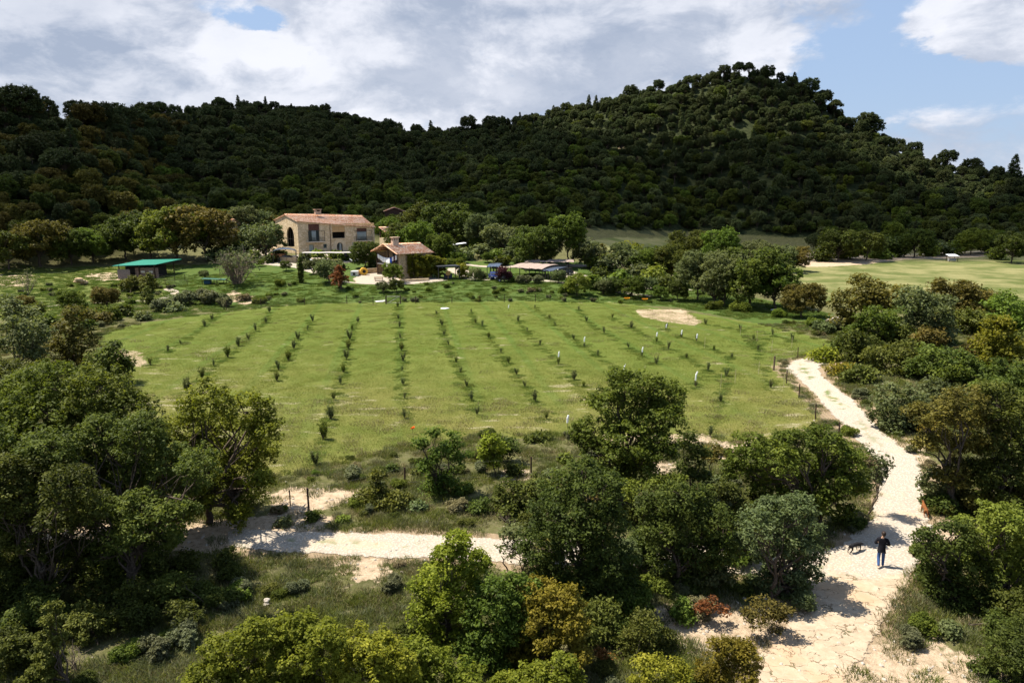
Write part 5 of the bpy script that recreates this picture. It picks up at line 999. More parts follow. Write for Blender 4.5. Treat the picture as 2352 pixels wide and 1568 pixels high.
for bx0, bx1, zs in ((2.1, 6.5, 2.72), (15.1, 19.8, 2.58)):
    sl_ = MB().box(((bx0 + bx1) / 2, -.62, zs), (bx1 - bx0, 1.24, .16)).build('balcony', plain('pale_concrete', (.60, .52, .42), .9, .1, .1), fh)
    rb = MB(); z1 = zs + .08
    for x_ in (bx0 + .06, bx1 - .06): rb.box((x_, -1.16, z1 + 1.3), (.09, .09, 2.6)); rb.box((x_, -.55, z1 + 2.58), (.07, 1.1, .07)); rb.box((x_, -.58, z1 + 1.0), (.05, 1.1, .05))
    rb.box(((bx0 + bx1) / 2, -1.165, z1 + 2.6), (bx1 - bx0 - .05, .1, .10)); rb.box(((bx0 + bx1) / 2, -1.16, z1 + 1.0), (bx1 - bx0 - .25, .05, .05)); rb.box(((bx0 + bx1) / 2, -1.16, z1 + .1), (bx1 - bx0 - .25, .04, .04))
    for i in range(int((bx1 - bx0) / .14)): rb.box((bx0 + .14 + i * .14, -1.16, z1 + .55), (.025, .025, .84))
    rb.build('railing', IRON, sl_)
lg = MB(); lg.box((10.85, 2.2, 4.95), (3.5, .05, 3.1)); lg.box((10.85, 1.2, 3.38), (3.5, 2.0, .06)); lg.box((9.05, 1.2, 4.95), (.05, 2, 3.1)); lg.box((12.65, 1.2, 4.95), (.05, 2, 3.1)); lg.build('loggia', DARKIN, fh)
MB().box((10.85, .12, 5.72), (3.44, .05, 1.42)).box((10.85, .07, 5.72), (.08, .04, 1.42)).build('blind', plain('tan_canvas', (.46, .30, .15), .8, .1, .12), fh)
MB().box((10.85, -.06, 3.40), (3.8, .22, .1)).build('sill', STUCCO, fh)
window(fh, 2.75, 3.9, 0, 2.0, .25, TEAL, CURTAIN, 1, 'door')
window(fh, 6.53, 7.42, 1.08, 2.07, .2); window(fh, 14.53, 15.37, 1.23, 2.22, .2, TEAL, CURTAIN)
sr = MB()
for x0_, x1_, z0_, z1_ in ((6.5, 7.45, 1.05, 2.1), (14.5, 15.4, 1.2, 2.25), (2.7, 3.95, -.02, 2.05)):
    sr = MB()
    for a, b, c, d in ((x0_ - .2, x0_, z0_, z1_ + .2), (x1_, x1_ + .2, z0_, z1_ + .2), (x0_, x1_, z1_, z1_ + .2)): sr.box(((a + b) / 2, -.01, (c + d) / 2), (b - a, .05, d - c))
    sr.build('window_surround' if z0_ > 0 else 'door_surround', STUCCO, fh)
sr = MB()
for k in range(11):
    a0, a1 = math.pi * k / 11, math.pi * (k + 1) / 11; ri, ro = .82, 1.75
    sr.prism([(11 + ri * math.cos(a0), 1.55 + ri * math.sin(a0)), (11 + ro * math.cos(a0), 1.55 + ro * math.sin(a0)), (11 + ro * math.cos(a1), 1.55 + ro * math.sin(a1)), (11 + ri * math.cos(a1), 1.55 + ri * math.sin(a1))], -.05, .02)
for s in (-1, 1): sr.box((11 + s * 1.28, -.014, .77), (.92, .06, 1.55))
sr.build('door_surround', STUCCO, fh)
db = MB().box((10.6, .26, 1.15), (.78, .05, 2.3)).box((11.42, .35, 1.15), (.72, .05, 2.3)); ado = db.build('door', GLASS, fh); MB().box((11.0, .2, 1.15), (.1, .06, 2.3)).box((11.33, .2, 1.1), (.34, .03, 2.1)).build('frame', CURTAIN, ado)
MB().tube([(8.5, -.09, 6.95), (8.5, -.09, -.2)], .07).build('downpipe', plain('copper_brown_pipe', (.10, .05, .035), .5, .4, .1), fh)
MB().tube([(Lh - .15, -.09, 5.85), (Lh - .15, -.09, -.2)], .07).build('downpipe', plain('grey_pipe', (.5, .45, .38), .5, .4, .1), fh)
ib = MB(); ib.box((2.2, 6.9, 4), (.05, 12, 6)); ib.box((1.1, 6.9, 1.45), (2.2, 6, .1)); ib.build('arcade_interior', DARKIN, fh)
af = MB(); [af.box((.3, y_, 3.7), (.08, .08, 4.4)) for y_ in (3.9, 5.4)]; af.box((.3, 4.7, 3.4), (.07, 4.4, .07)); af.build('arch_glazing', IRON, fh)

# open tiled shelter right of the farmhouse
sp = AT(893, 545, 201); os_ = empty('open_shelter', (sp.x, sp.y, 5.2), TH, 'open tiled lean-to shelter at the right end of the farmhouse', 'shelter')
wb = MB().box((0, -.5, 1.2), (4.2, 4.2, 2.5)); wb.build('wall', STUCCO, os_)
for x_ in (-1.9, 1.9):
    for y_ in (-2.4, 1.4): MB().box((x_, y_, 3.3), (.28, .28, 1.75)).build('post', DARKWOOD, os_)
corr_roof('roof', (-2.6, 1.0, 5.5), (1.4, 1.0, 5.5), (-2.8, -3.2, 4.2), (2.6, -3.2, 4.0), os_, steps=6); corr_roof('roof', (1.4, 1.0, 5.5), (1.42, 1.02, 5.5), (2.6, -3.2, 4.0), (2.8, 2.2, 4.1), os_, steps=6)
# far tiled roofs among the trees
for u, v, y_, w_, rz_, lb in ((517, 505, 196, 5.5, 1.1, 'low stone house with a pink tiled roof half hidden behind the golden-leaved tree'), (905, 478, 232, 6.0, .2, 'small dark hut with a brown roof in the wood above the farmhouse')):
    p = AT(u, v, y_); gz = tz(p.x, y_); o = empty('stone_hut', (p.x, y_, gz), rz_, lb, 'house'); hh = max(2.2, p.z - gz - 1.0)
    wb = MB(); wb.prism([(-w_ / 2, -1), (w_ / 2, -1), (w_ / 2, hh), (0, hh + 1.1), (-w_ / 2, hh)], -3, 3); wb.build('wall', STUCCO if u < 600 else DARKWOOD, o)
    corr_roof('roof', (0, -3.4, hh + 1.25), (0, 3.4, hh + 1.25), (w_ / 2 + .4, -3.4, hh - .05), (w_ / 2 + .4, 3.4, hh - .05), o, steps=5); corr_roof('roof', (-.02, -3.4, hh + 1.25), (-.02, 3.4, hh + 1.25), (-w_ / 2 - .4, -3.4, hh - .05), (-w_ / 2 - .4, 3.4, hh - .05), o, steps=5)
    window(o, -.6, .4, 1.0, 1.9, -3.03, DARKWOOD)
# garden walls in the courtyard behind the lawn
def stone_wall(pts, h, label, m=STONEW, th=.45, name='garden_wall'):
    mb = MB(); P = [G(u, v) for u, v in pts]; c = P[0]
    for a, b in zip(P[:-1], P[1:]):
        d = (b - a); L = math.hypot(d.x, d.y); nrm = Vector((-d.y, d.x, 0)) / L * th / 2; zt = max(a.z, b.z) + h
        vs = [a - nrm, b - nrm, b + nrm, a + nrm]; vs = [Vector((p.x, p.y, p.z - .4)) for p in vs] + [Vector((p.x, p.y, (a.z if i in (0, 3) else b.z) + h)) for i, p in enumerate(vs)]
        mb.add([v - c for v in vs], [(0, 1, 2, 3), (4, 5, 6, 7), (0, 1, 5, 4), (1, 2, 6, 5), (2, 3, 7, 6), (3, 0, 4, 7)])
    o = mb.build(name, m); o.location = c; return tag(o, label, 'wall')
stone_wall([(560, 552), (590, 545), (607, 545)], 1.6, 'pale curved courtyard wall behind the bare grey bush')
stone_wall([(595, 572), (625, 575), (640, 583)], 1.1, 'low orange-tinted wall beside the courtyard shrubs', STONED)
stone_wall([(640, 601), (660, 603), (682, 603)], 1.2, 'dry-stone wall with a pillar under the round carport', STONED, .6)
stone_wall([(818, 632), (845, 628), (868, 626)], 1.0, 'curved brown stone wall edging the gravel terrace', STONED)
stone_wall([(927, 648), (960, 646), (985, 645)], .5, 'low pale bench-high wall at the foot of the small house')

# ------------------------------------------------------------------ small house
TH2 = R(38); C = AT(921, 642, 139.6); zc = tz(C.x, C.y) 
sh = empty('small_stone_house', (C.x, C.y, zc), TH2, 'small stone house with tiled gable roof, open balcony and climbing vine', 'house')
Ls, Ws = 7.2, 10.2; eh, rh = 5.15, 6.75
wb = MB(); wall_holes(wb, I4, Ls, [(0, eh), (Ls, eh)], [(4.2, 5.2, 3.2, 4.3)]); wall_holes(wb, Matrix.Translation((Ls, 0, 0)) @ Matrix.Rotation(R(90), 4, 'Z'), Ws, [(0, eh), (Ws / 2, rh), (Ws, eh)], [])
wall_holes(wb, Matrix.Translation((2.2, 0, 0)) @ Matrix.Rotation(R(90), 4, 'Z'), Ws, [(0, eh), (Ws / 2, rh), (Ws, eh)], [(1.0, 3.4, 2.9, 5.0), (5.5, 7.2, 2.9, 5.0), (1.2, 3.6, 0, 2.3), (5.6, 7.6, 0, 2.3)], nrm=-1)
wall_holes(wb, Matrix.Translation((0, Ws, 0)), Ls, [(0, eh), (Ls, eh)], [], nrm=-1)
wb.box((.32, .42, 2.0), (.6, .78, 6.2)); wb.build('wall', STONED, sh)
for y0_, y1_, z0_, z1_ in ((1.0, 3.4, 2.9, 5.0), (5.5, 7.2, 2.9, 5.0), (1.2, 3.6, 0, 2.3), (5.6, 7.6, 0, 2.3)):
    f = MB(); f.box((2.42, (y0_ + y1_) / 2, (z0_ + z1_) / 2), (.05, y1_ - y0_, z1_ - z0_)); wdw = f.build('glass_door', GLASS, sh)
    f = MB(); [f.box((2.36, y_, (z0_ + z1_) / 2), (.06, .09, z1_ - z0_)) for y_ in (y0_ + .05, (y0_ + y1_) / 2, y1_ - .05)]; f.build('frame', TEAL, wdw)
bf = MB().box((1.0, 5.6, 2.72), (2.1, 9.0, .18)).build('balcony', plain('pale_slab', (.58, .54, .48), .9, .1, .1), sh)
rb = MB(); rb.box((-.02, 5.6, 3.75), (.05, 8.8, .05)); [rb.box((-.02, 1.3 + i * .3, 3.3), (.03, .03, .9)) for i in range(30)]; rb.build('railing', IRON, bf)
for y_, z1_ in ((4.9, 6.2), (9.9, 5.0), (7.4, 2.6)): MB().box((.0 if y_ != 4.9 else -.05, y_, z1_ / 2 - .2), (.2, .2, z1_)).build('post', DARKWOOD, sh)
rf2 = corr_roof('roof', (-1.0, Ws / 2, rh + .2), (Ls + .4, Ws / 2, rh + .2), (-1.0, -.55, eh + .02), (Ls + .4, -.55, eh + .02), sh, steps=9, pitch=.36)
corr_roof('roof', (-1.0, Ws / 2 + .02, rh + .2), (Ls + .4, Ws / 2 + .02, rh + .2), (-1.0, Ws + .55, eh + .02), (Ls + .4, Ws + .55, eh + .02), sh, steps=9, pitch=.36)
bm_ = MB(); [bm_.box((-.7 + k * .0 + 1.3, y_, eh + .02 + (rh - eh) * (1 - abs(y_ - Ws / 2) / (Ws / 2)) - .1), (3.4, .16, .18)) for k, y_ in enumerate((1.2, 3.1, 5.1, 7.1, 9.0))]; bm_.build('rafters', DARKWOOD, rf2)
bm_ = MB(); bm_.tube([(-1.02, -.5, eh + .05), (-1.02, Ws / 2, rh + .2)], .1); bm_.tube([(-1.02, Ws / 2, rh + .2), (-1.02, Ws + .5, eh + .05)], .1); bm_.build('verge_tiles', TILE, rf2)
cb = MB(); cb.box((1.3, 4.4, 7.15), (1.3, .9, 1.1)); cb.box((1.3, 4.4, 8.25), (1.7, 1.25, .12)); [cb.box((1.3 + dx, 4.4 + dy, 7.94), (.28, .28, .5)) for dx in (-.5, 0.0, .5) for dy in (-.3, .3)]
ch = cb.build('chimney', plain('sandy_brick', (.55, .40, .29), .9, .1, .2, 4), rf2); MB().box((1.3, 4.4, 7.8), (.7, .4, .3)).build('flue', DARKIN, ch)
# laundry on the line across the balcony: each cloth is a thing
Mh = Matrix.Translation((C.x, C.y, zc)) @ Matrix.Rotation(TH2, 4, 'Z')
def LP(f): return Vector((-.25, .9 + 8.6 * f, 4.95 - .75 * math.sin(f * math.pi) - .1 * f))
mb = MB(); mb.tube([Mh @ LP(f) for f in np.linspace(0, 1, 15)], .015, 5); tag(mb.build('clothes_line', IRON), 'thin sagging clothes line across the small house balcony', 'clothes line')
CLB = plain('blue_cloth', (.03, .07, .30), .8, .1, .1); CLK = plain('dark_red_cloth', (.10, .03, .03), .8, .1, .1)
cl = [(.02, .09, .95, CLB if 0 else WHITE, 'white towel on the clothes line, nearest the stone pillar'), (.10, .17, 1.1, CLK, 'dark cloth on the clothes line between the white towels'), (.175, .24, .9, WHITE, 'small white shirt on the clothes line right of the blue cloth'), (.25, .34, 1.25, CLB, 'bright blue cloth on the clothes line'),
      (.35, .53, 1.9, WHITE, 'widest white bed sheet in the middle of the clothes line'), (.54, .66, 1.1, WHITE, 'white shirt left of the widest bed sheet'), (.67, .74, 1.2, WHITE, 'narrow white towel, third from the left on the line'), (.75, .86, 1.0, WHITE, 'white shirt, second from the left on the line'), (.87, .97, .9, WHITE, 'white cloth, first from the left on the line')]
for i, (f0, f1, h_, m_, lb) in enumerate(cl):
    n_ = 9; V = []; rg_ = random.Random(i)
    for j in range(5):
        for k in range(n_):
            f = f0 + (f1 - f0) * k / (n_ - 1); p = LP(f); dz = h_ * j / 4 * (1 - .12 * rg_.random()); V.append(Mh @ Vector((p.x + .09 * math.sin(k * 1.7 + i) * j / 4, p.y, p.z - dz)))
    mb = MB().add(V, [(a * n_ + b, a * n_ + b + 1, (a + 1) * n_ + b + 1, (a + 1) * n_ + b) for a in range(4) for b in range(n_ - 1)]); o = mb.build('laundry', m_, smooth=True); tag(o, lb, 'laundry', 'laundry on the balcony line')
    sm = o.modifiers.new('thickness', 'SOLIDIFY'); sm.thickness = .015
# vine on the long wall
rg = np.random.default_rng(33); nc = 330; px_ = rg.uniform(1.6, 9.6, nc); top_ = 4.9 - .10 * np.clip(px_ - 4, 0, 9) ** 1.4; pz_ = .5 + (top_ - .5) * rg.random(nc) ** .8; py_ = -rg.random(nc) * (.6 + 1.5 * (px_ > 2.6)) * (1.25 - pz_ / 6) - .1
VC = np.stack([px_, py_, pz_], 1); V, Fq, t = leaves(rg, VC, np.full(nc, .42), 34, .30, .22, .8, rg.random(nc)); cv = np_mesh('crown', V, Fq, [LM['lime']], attrs={'tint': t})
vo = empty('climbing_vine', (C.x, C.y, zc), TH2, 'bright green vine climbing over the right wall of the small house', 'vine'); link('crown', cv, vo)
link('trunk', tubes_mesh('trunk', [limb(rg, (2 + i * 1.6, -.3, -.2), (2.5 + i * 1.7, -.4, 3.5), .08, .03, 6) for i in range(4)], BARK), vo)
# dark pergola right of the vine
pg = Mh @ Vector((9.0, -3.0, 0)); pz = tz(pg.x, pg.y); po = empty('pergola', (pg.x, pg.y, pz), TH2 - .3, 'dark-roofed garden pergola with cabinets right of the small house', 'pergola')
MB().box((0, 0, 2.6), (4.6, 3.2, .12)).box((0, -1.58, 2.48), (4.6, .06, .2)).build('roof', plain('black_canvas', (.02, .022, .026), .6, .3, .1), po)
for x_ in (-2.2, 2.2):
    for y_ in (-1.5, 1.5): MB().box((x_, y_, 1.2), (.12, .12, 2.7)).build('post', IRON, po)
MB().box((.2, 0, .5), (1.6, .6, 1.0)).build('cabinet', plain('blue_black_cabinet', (.03, .035, .06), .5, .4), po); MB().box((.0, -.75, 1.15), (.8, .5, .75)).box((0, -.75, .38), (.1, .1, .76)).build('crate', plain('orange_ply', (.45, .26, .09), .7, .2), po)
rg = np.random.default_rng(34); Cn = np.stack([rg.uniform(2.4, 4.2, 60), rg.uniform(-1.2, 1.4, 60), rg.uniform(.2, 2.9, 60)], 1); V, Fq, t = leaves(rg, Cn, np.full(60, .4), 36, .26, .2)
ho = empty('hedge', (pg.x, pg.y, pz), TH2 - .3, 'block of pale green hedge against the pergola', 'hedge'); link('crown', np_mesh('crown', V, Fq, [LM['lime']], attrs={'tint': t}), ho); link('trunk', tubes_mesh('trunk', [limb(rg, (3.2, 0, -.2), (3.2, 0, 2), .06, .03)], BARK), ho)

# ------------------------------------------------------------------ green-roofed shed
p = G(327, 637); s_ = 1 / ppm(p.y); so_ = empty('animal_shed', p, R(-8), 'wooden animal shed with a flat turquoise-green sheet roof', 'shed'); ww = 95 * s_
GR = plain('turquoise_sheet_roof', (.008, .17, .12), .5, .3, .08, 2)
rb = MB(); zr = 34 * s_; dr = 7.0; rb.add([(-ww * .55, -2.6, zr - .55), (ww * .50, -1.6, zr - .25), (ww * .62, dr - 1, zr + .35), (-ww * .38, dr - 1.6, zr + .15)] + [(-ww * .55, -2.6, zr - .66), (ww * .50, -1.6, zr - .36), (ww * .62, dr - 1, zr + .24), (-ww * .38, dr - 1.6, zr + .04)], [(0, 1, 2, 3), (7, 6, 5, 4), (0, 1, 5, 4), (1, 2, 6, 5), (2, 3, 7, 6), (3, 0, 4, 7)])
rb.build('roof', GR, so_)
PL = plain('grey_brown_planks', (.20, .135, .105), .9, .1, .35, 5)
wl = MB(); [wl.box((-ww * .05 + i * .35, -1.2, zr * .32), (.33, .06, zr * .72 + (i % 3) * .05)) for i in range(15)]; wl.build('plank_wall', PL, so_)
wl = MB(); [wl.box((-ww * .44 + i * .22, -2.2, zr * .26), (.2, .07, zr * .62 + (i % 4) * .07)) for i in range(13)]; wl.build('reed_screen', plain('weathered_screen', (.22, .18, .16), .95, .1, .3, 6), so_)
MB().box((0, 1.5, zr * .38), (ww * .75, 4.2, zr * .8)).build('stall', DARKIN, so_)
for x_, y_ in ((-ww * .42, -2.0), (ww * .44, -1.3), (ww * .05, -1.4), (ww * .5, 4.5), (-ww * .33, 4)): MB().box((x_, y_, zr * .42), (.16, .16, zr * .9)).build('post', DARKWOOD, so_)
wn = MB(); [wn.box((x_, -1.3, zr * .42), (.9, .06, .4)) for x_ in (1.2, 3.0)]; wn.build('hatch', plain('pale_board', (.5, .46, .4), .8), so_)
# piles of rock in the pasture
def rock_pile(u, v, hpx, label, n_=6, seed=1, m_=None, name='rock_pile', spread=1.0):
    rg_ = random.Random(seed); p = G(u, v); s = hpx / ppm(p.y); mb = MB()
    for i in range(n_):
        a = rg_.uniform(0, 6.28); l_ = i / n_; r = s * spread * (1 - l_) * .8
        mb.ball((math.cos(a) * r, math.sin(a) * r, s * l_ * .75 + s * .12), (s * rg_.uniform(.35, .6), s * rg_.uniform(.3, .45), s * rg_.uniform(.18, .28)), 9, 6, .12, rg_)
    o = mb.build(name, m_ or plain('tan_rock', (.50, .36, .22), .9, .1, .25, 2)); o.location = p; return tag(o, label, 'rock')
rock_pile(181, 655, 17, 'heap of flat tan boulders in the left pasture', 7, 4, spread=1.4)
rock_pile(612, 1385, 14, 'white pitted boulder on the foreground grass', 4, 6, STONE, 'boulder', .6)
rock_pile(1535, 1545, 8, 'round white stone at the bottom under the dark juniper', 2, 7, STONE, 'boulder', .4)
rock_pile(2140, 1215, 10, 'row of pale stones beside the brown dog', 5, 8, STONE, 'boulder', 2.2)
rock_pile(690, 1178, 7, 'flat white rock by the sandy patch post', 2, 9, STONE, 'boulder', .8)
rock_pile(1920, 745, 18, 'heap of pale rubble at the near end of the far field', 9, 10, STONE, 'rock_pile', 1.8)
rock_pile(1110, 553, 12, 'small orange-tinted rock heap at the wood edge', 6, 12, None, 'rock_pile', 1.6)
rock_pile(1303, 903, 4, 'white sack-like stone in the meadow', 2, 13, STONE, 'boulder', .6) if 0 else None

# ------------------------------------------------------------------ carports, cars, yard furniture
REED = plain('reed_covering', (.30, .235, .20), .95, .05, .25, 9); SOLAR = plain('blue_grey_panel', (.055, .07, .10), .25, .7, .15)
def carport(u0, v0, u1, v1, h, width, m_, label, arch=.7, nseg=10, side=1):
    a, b = G(u0, v0), G(u1, v1); d = b - a; L = math.hypot(d.x, d.y); rz = math.atan2(d.y, d.x); o = empty('carport', (a.x, a.y, min(a.z, b.z)), rz, label, 'carport', 'arched carports on the parking area')
    vs = []; nn = 12; xs2 = np.linspace(0, L, nseg + 1)
    for th_ in (0, .07):
        for x_ in xs2:
            for k in range(nn + 1): f = k / nn; vs.append((x_, f * width - .3, h + arch * math.sin(f * math.pi * .62 + .25) - th_ - .2 + .10 * (x_ % 2 > 1)))
    q = nn + 1; fs = []
    for s in (0, 1):
        for i in range(nseg):
            for k in range(nn): o_ = s * q * (nseg + 1); fs.append((o_ + i * q + k, o_ + i * q + k + 1, o_ + (i + 1) * q + k + 1, o_ + (i + 1) * q + k))
    MB().add(vs, fs).build('roof', m_, o)
    rb_ = MB()
    for x_ in xs2[::2]: rb_.tube([(x_, f * width - .3, h + arch * math.sin(f * math.pi * .62 + .25) - .32) for f in np.linspace(0, 1, 9)], .05, 5)
    rb_.build('ribs', IRON, o)
    for x_ in xs2[::max(1, nseg // 3)]:
        for y_ in (0, width - .7): MB().box((x_, y_, h / 2 + .1), (.12, .12, h + .1)).build('post', IRON, o)
    return o
carport(1119, 634, 1147, 634, 2.0, 5.0, SOLAR, 'short carport with a curved blue-grey roof above the blue car', .6, 4)
carport(1172, 634, 1246, 641, 2.0, 6.5, REED, 'long reed-covered arched carport right of the purple tree', .8, 10)
carport(1247, 641, 1271, 645, 1.9, 5.5, SOLAR, 'blue-grey panelled end of the long carport row', .7, 4)
carport(1205, 622, 1318, 621, 2.0, 4.5, REED, 'thin reed-covered carport furthest back on the parking area', .5, 10)
cpo = G(655, 601); co_ = empty('round_carport', cpo, R(15), 'domed dark blue-grey carport at the left corner of the farmhouse', 'carport')
vs = []; fs = []
for i in range(9):
    for k in range(13): a = math.pi * k / 12; vs.append((math.cos(a) * 2.6, i * .5 - 1.5, 2.3 + .95 * math.sin(a) * (1 - (abs(i - 4) / 4.5) ** 3 * .4)))
for i in range(8):
    for k in range(12): fs.append((i * 13 + k, i * 13 + k + 1, (i + 1) * 13 + k + 1, (i + 1) * 13 + k))
cr_ = MB().add(vs, fs).build('roof', SOLAR, co_); cr_.modifiers.new('thickness', 'SOLIDIFY').thickness = .06
for x_ in (-2.5, 2.5):
    for y_ in (-1.4, 2.3): MB().box((x_, y_, 1.15), (.12, .12, 2.4)).build('post', IRON, co_)
def car(p, rz, paint, label, L=4.2):
    o = empty('parked_car', p, rz, label, 'car', 'cars parked under and beside the carports'); k = L / 4.2
    prof = [(-2.1, .35), (-2.1, .75), (-1.95, .92), (-1.55, 1.0), (-.95, 1.42), (-.3, 1.52), (.75, 1.48), (1.5, 1.05), (2.0, .93), (2.1, .6), (2.08, .35)]
    mb = MB(); ns = [(-.84, .0), (-.80, .06), (.80, .06), (.84, .0)]
    prof = [(x * k, z) for x, z in prof]; n_ = len(prof); vs = []
    for y_, s in ((-.86, .0), (-.80, 1.0), (.80, 1.0), (.86, 0)):
        for x, z in prof: vs.append((x * (.985 if not s else 1), y_ * (1 if z < 1.01 else .86), z - (0.03 if not s and z > .9 else 0)))
    fs = [tuple(range(n_)), tuple(range(3 * n_, 4 * n_))[::-1]] + [(j * n_ + i, j * n_ + (i + 1) % n_, (j + 1) * n_ + (i + 1) % n_, (j + 1) * n_ + i) for j in range(3) for i in range(n_)]
    mb.add(vs, fs).build('body', paint, o)
    g_ = MB(); g_.prism([(-1.45 * k, 1.03), (-.92 * k, 1.36), (.7 * k, 1.40), (1.38 * k, 1.07)], -.775, .775); g_.box((-1.27 * k, 0, 1.20), (.06, 1.25, .42), rot=Matrix.Rotation(R(52), 3, 'Y')); g_.box((1.14 * k, 0, 1.25), (.06, 1.25, .42), rot=Matrix.Rotation(R(-56), 3, 'Y')); g_.build('window', GLASS, o)
    for x_ in (-1.3 * k, 1.3 * k):
        for y_ in (-.82, .82):
            w_ = MB().tube([(x_, y_ - .1, .33), (x_, y_ + .1, .33)], .33, 16).build('wheel', RUBBER, o); MB().tube([(x_, y_ - .11, .33), (x_, y_ + .11, .33)], .18, 12).build('rim', plain('alloy', (.4, .4, .4), .4, .5), w_)
    for y_ in (-.6, .6): MB().box((-2.1 * k, y_, .72), (.06, .32, .14)).build('headlight', WHITE, o); MB().box((2.09 * k, y_, .76), (.06, .25, .14)).build('tail_light', plain('red_lamp', (.4, .02, .01), .3, .5), o)
    return o
def cp(name, col): return plain(name, col, .22, .6, .03)
car(G(1134, 641), R(100), cp('blue_paint', (.01, .018, .10)), 'shiny dark blue car under the short curved carport', 4.0)
car(G(1162, 646.5), R(4), cp('black_paint', (.015, .015, .018)), 'black car partly behind the purple tree', 4.3)
car(G(1293, 631), R(6), cp('charcoal_paint', (.02, .02, .022)), 'dark car parked alone near the thin reed carport', 4.3)
car(G(657, 601) + Vector((0, .6, 0)), R(20), cp('dusty_black_paint', (.03, .03, .035)), 'dusty dark car under the domed carport', 4.2)
o = MB().box((0, 0, 1.2), (3.0, 1.8, .9), taper=.85).box((0, 0, 1.72), (3.2, 1.9, .1)).build('wooden_trailer', plain('orange_brown_wood', (.36, .17, .08), .7, .2, .3, 3)); q_ = G(640, 600.5); o.location = q_; o.rotation_euler = (0, 0, .2); tag(o, 'orange-brown wooden box trailer in front of the domed carport', 'trailer')
for x_ in (-.9, .9): MB().tube([(x_, -.95, .35), (x_, -.75, .35)], .35, 14).build('wheel', RUBBER, o)
MB().box((0, 0, .65), (2.6, 1.2, .18)).build('frame', IRON, o)
# horizontal reed pergola in front of the farmhouse
p = G(694, 603); q_ = G(839, 602); d = q_ - p; L = d.length; o = empty('reed_pergola', p, math.atan2(d.y, d.x), 'long low pergola with grey reed cover on the farmhouse terrace', 'pergola')
vs = []; 
for i in range(25):
    for k in range(5): vs.append((i / 24 * L, k * .7, 2.3 + .02 * math.sin(i * .8) - .03 * abs(k - 2)))
mb = MB().add(vs, [(i * 5 + k, i * 5 + k + 1, (i + 1) * 5 + k + 1, (i + 1) * 5 + k) for i in range(24) for k in range(4)]); c_ = mb.build('canopy', plain('grey_reed', (.50, .46, .43), .9, .1, .2, 8), o); c_.modifiers.new('thickness', 'SOLIDIFY').thickness = .08
for x_ in np.linspace(.1, L - .1, 5):
    for y_ in (.05, 2.75): MB().box((x_, y_, 1.1), (.08, .08, 2.3)).build('post', IRON, o)
def lounger(u, v, rz, label, g='sun loungers on the farmhouse lawn'):
    o = empty('sun_lounger', G(u, v), rz, label, 'sun lounger', g); MB().box((0, 0, .32), (1.9, .7, .08)).build('frame', DARKWOOD, o); MB().box((-.25, 0, .42), (1.35, .66, .11)).build('mattress', WHITE, o)
    MB().box((.75, 0, .62), (.75, .66, .1), rot=Matrix.Rotation(R(-38), 3, 'Y')).build('backrest', WHITE, o)
    for x_ in (-.85, .85):
        for y_ in (-.3, .3): MB().box((x_, y_, .14), (.07, .07, .3)).build('leg', DARKWOOD, o)
lounger(712, 600, R(150), 'white sun lounger under the left end of the reed pergola'); lounger(723, 604, R(172), 'white sun lounger nearest the little cypress'); lounger(814, 603, R(185), 'left one of two small sun loungers by the rounded dark tree'); lounger(829, 603, R(185), 'right one of two small sun loungers by the rounded dark tree')
o = MB().tube([(0, 0, 0), (0, 0, 1.3)], .04).build('garden_lamp', IRON); o.location = G(795, 601); tag(o, 'black globe on a short post beside the reed pergola', 'garden lamp'); MB().ball((0, 0, 1.6), .42, 12, 8).build('globe', plain('black_globe', (.015, .012, .016), .4, .5), o, True)
o = MB().box((0, 0, .45), (1.5, 1.2, .9)).box((0, 0, 1.0), (1.6, .9, .12), taper=.4).build('dog_kennel', plain('white_boards', (.6, .57, .52), .8)); o.location = G(815, 633); tag(o, 'tiny white kennel beside the curved stone wall', 'kennel'); MB().box((0, -.62, .4), (.5, .03, .5)).build('doorway', DARKIN, o)
o = MB().tube([(0, -.3, .8), (0, .3, .8)], .8, 16).build('play_drum', plain('yellow_orange_paint', (.75, .42, .05), .6, .3)); o.location = G(836, 632); o.rotation_euler = (0, 0, .4); tag(o, 'round yellow wooden drum on the gravel terrace', 'play house'); MB().tube([(0, -.34, .8), (0, -.28, .8)], .36, 12).build('hole', DARKIN, o)
o = empty('picnic_table', G(870, 645), .2, 'low wooden picnic table on the gravel terrace', 'table'); MB().box((0, 0, .72), (1.8, .8, .07)).build('tabletop', WOOD, o); [MB().box((x_, 0, .35), (.08, .7, .7)).build('leg', WOOD, o) for x_ in (-.7, .7)]; [MB().box((0, y_, .42), (1.8, .28, .06)).build('bench', WOOD, o) for y_ in (-.75, .75)]
# white awning on poles
p = G(1050, 588); o = empty('awning', p, .3, 'small white awning on thin poles above the vegetable plot', 'awning'); MB().box((0, 0, 2.9), (4.2, 2.6, .08), rot=Matrix.Rotation(R(-7), 3, 'Y')).build('canopy', WHITE, o)
for x_ in (-1.9, 1.9):
    for y_ in (-1.1, 1.1): MB().box((x_, y_, 1.4), (.07, .07, 2.9)).build('post', IRON, o)
# trampoline-like low table on the lawn
p = G(493, 652); o = empty('chicken_run', p, .1, 'low dark rearing pen with a green net top on the lawn', 'pen'); MB().box((0, 0, .95), (4.4, 2.0, .08), rot=Matrix.Rotation(R(3), 3, 'Y')).build('top', plain('green_net', (.03, .10, .07), .8), o); MB().box((-1.3, .1, .4), (1.2, 1.0, .7)).build('crate', plain('blue_crate', (.02, .07, .12), .6), o)
for x_ in (-2.0, 2.0, .2):
    for y_ in (-.85, .85): MB().box((x_, y_, .4), (.09, .09, 1.0)).build('leg', DARKWOOD, o)
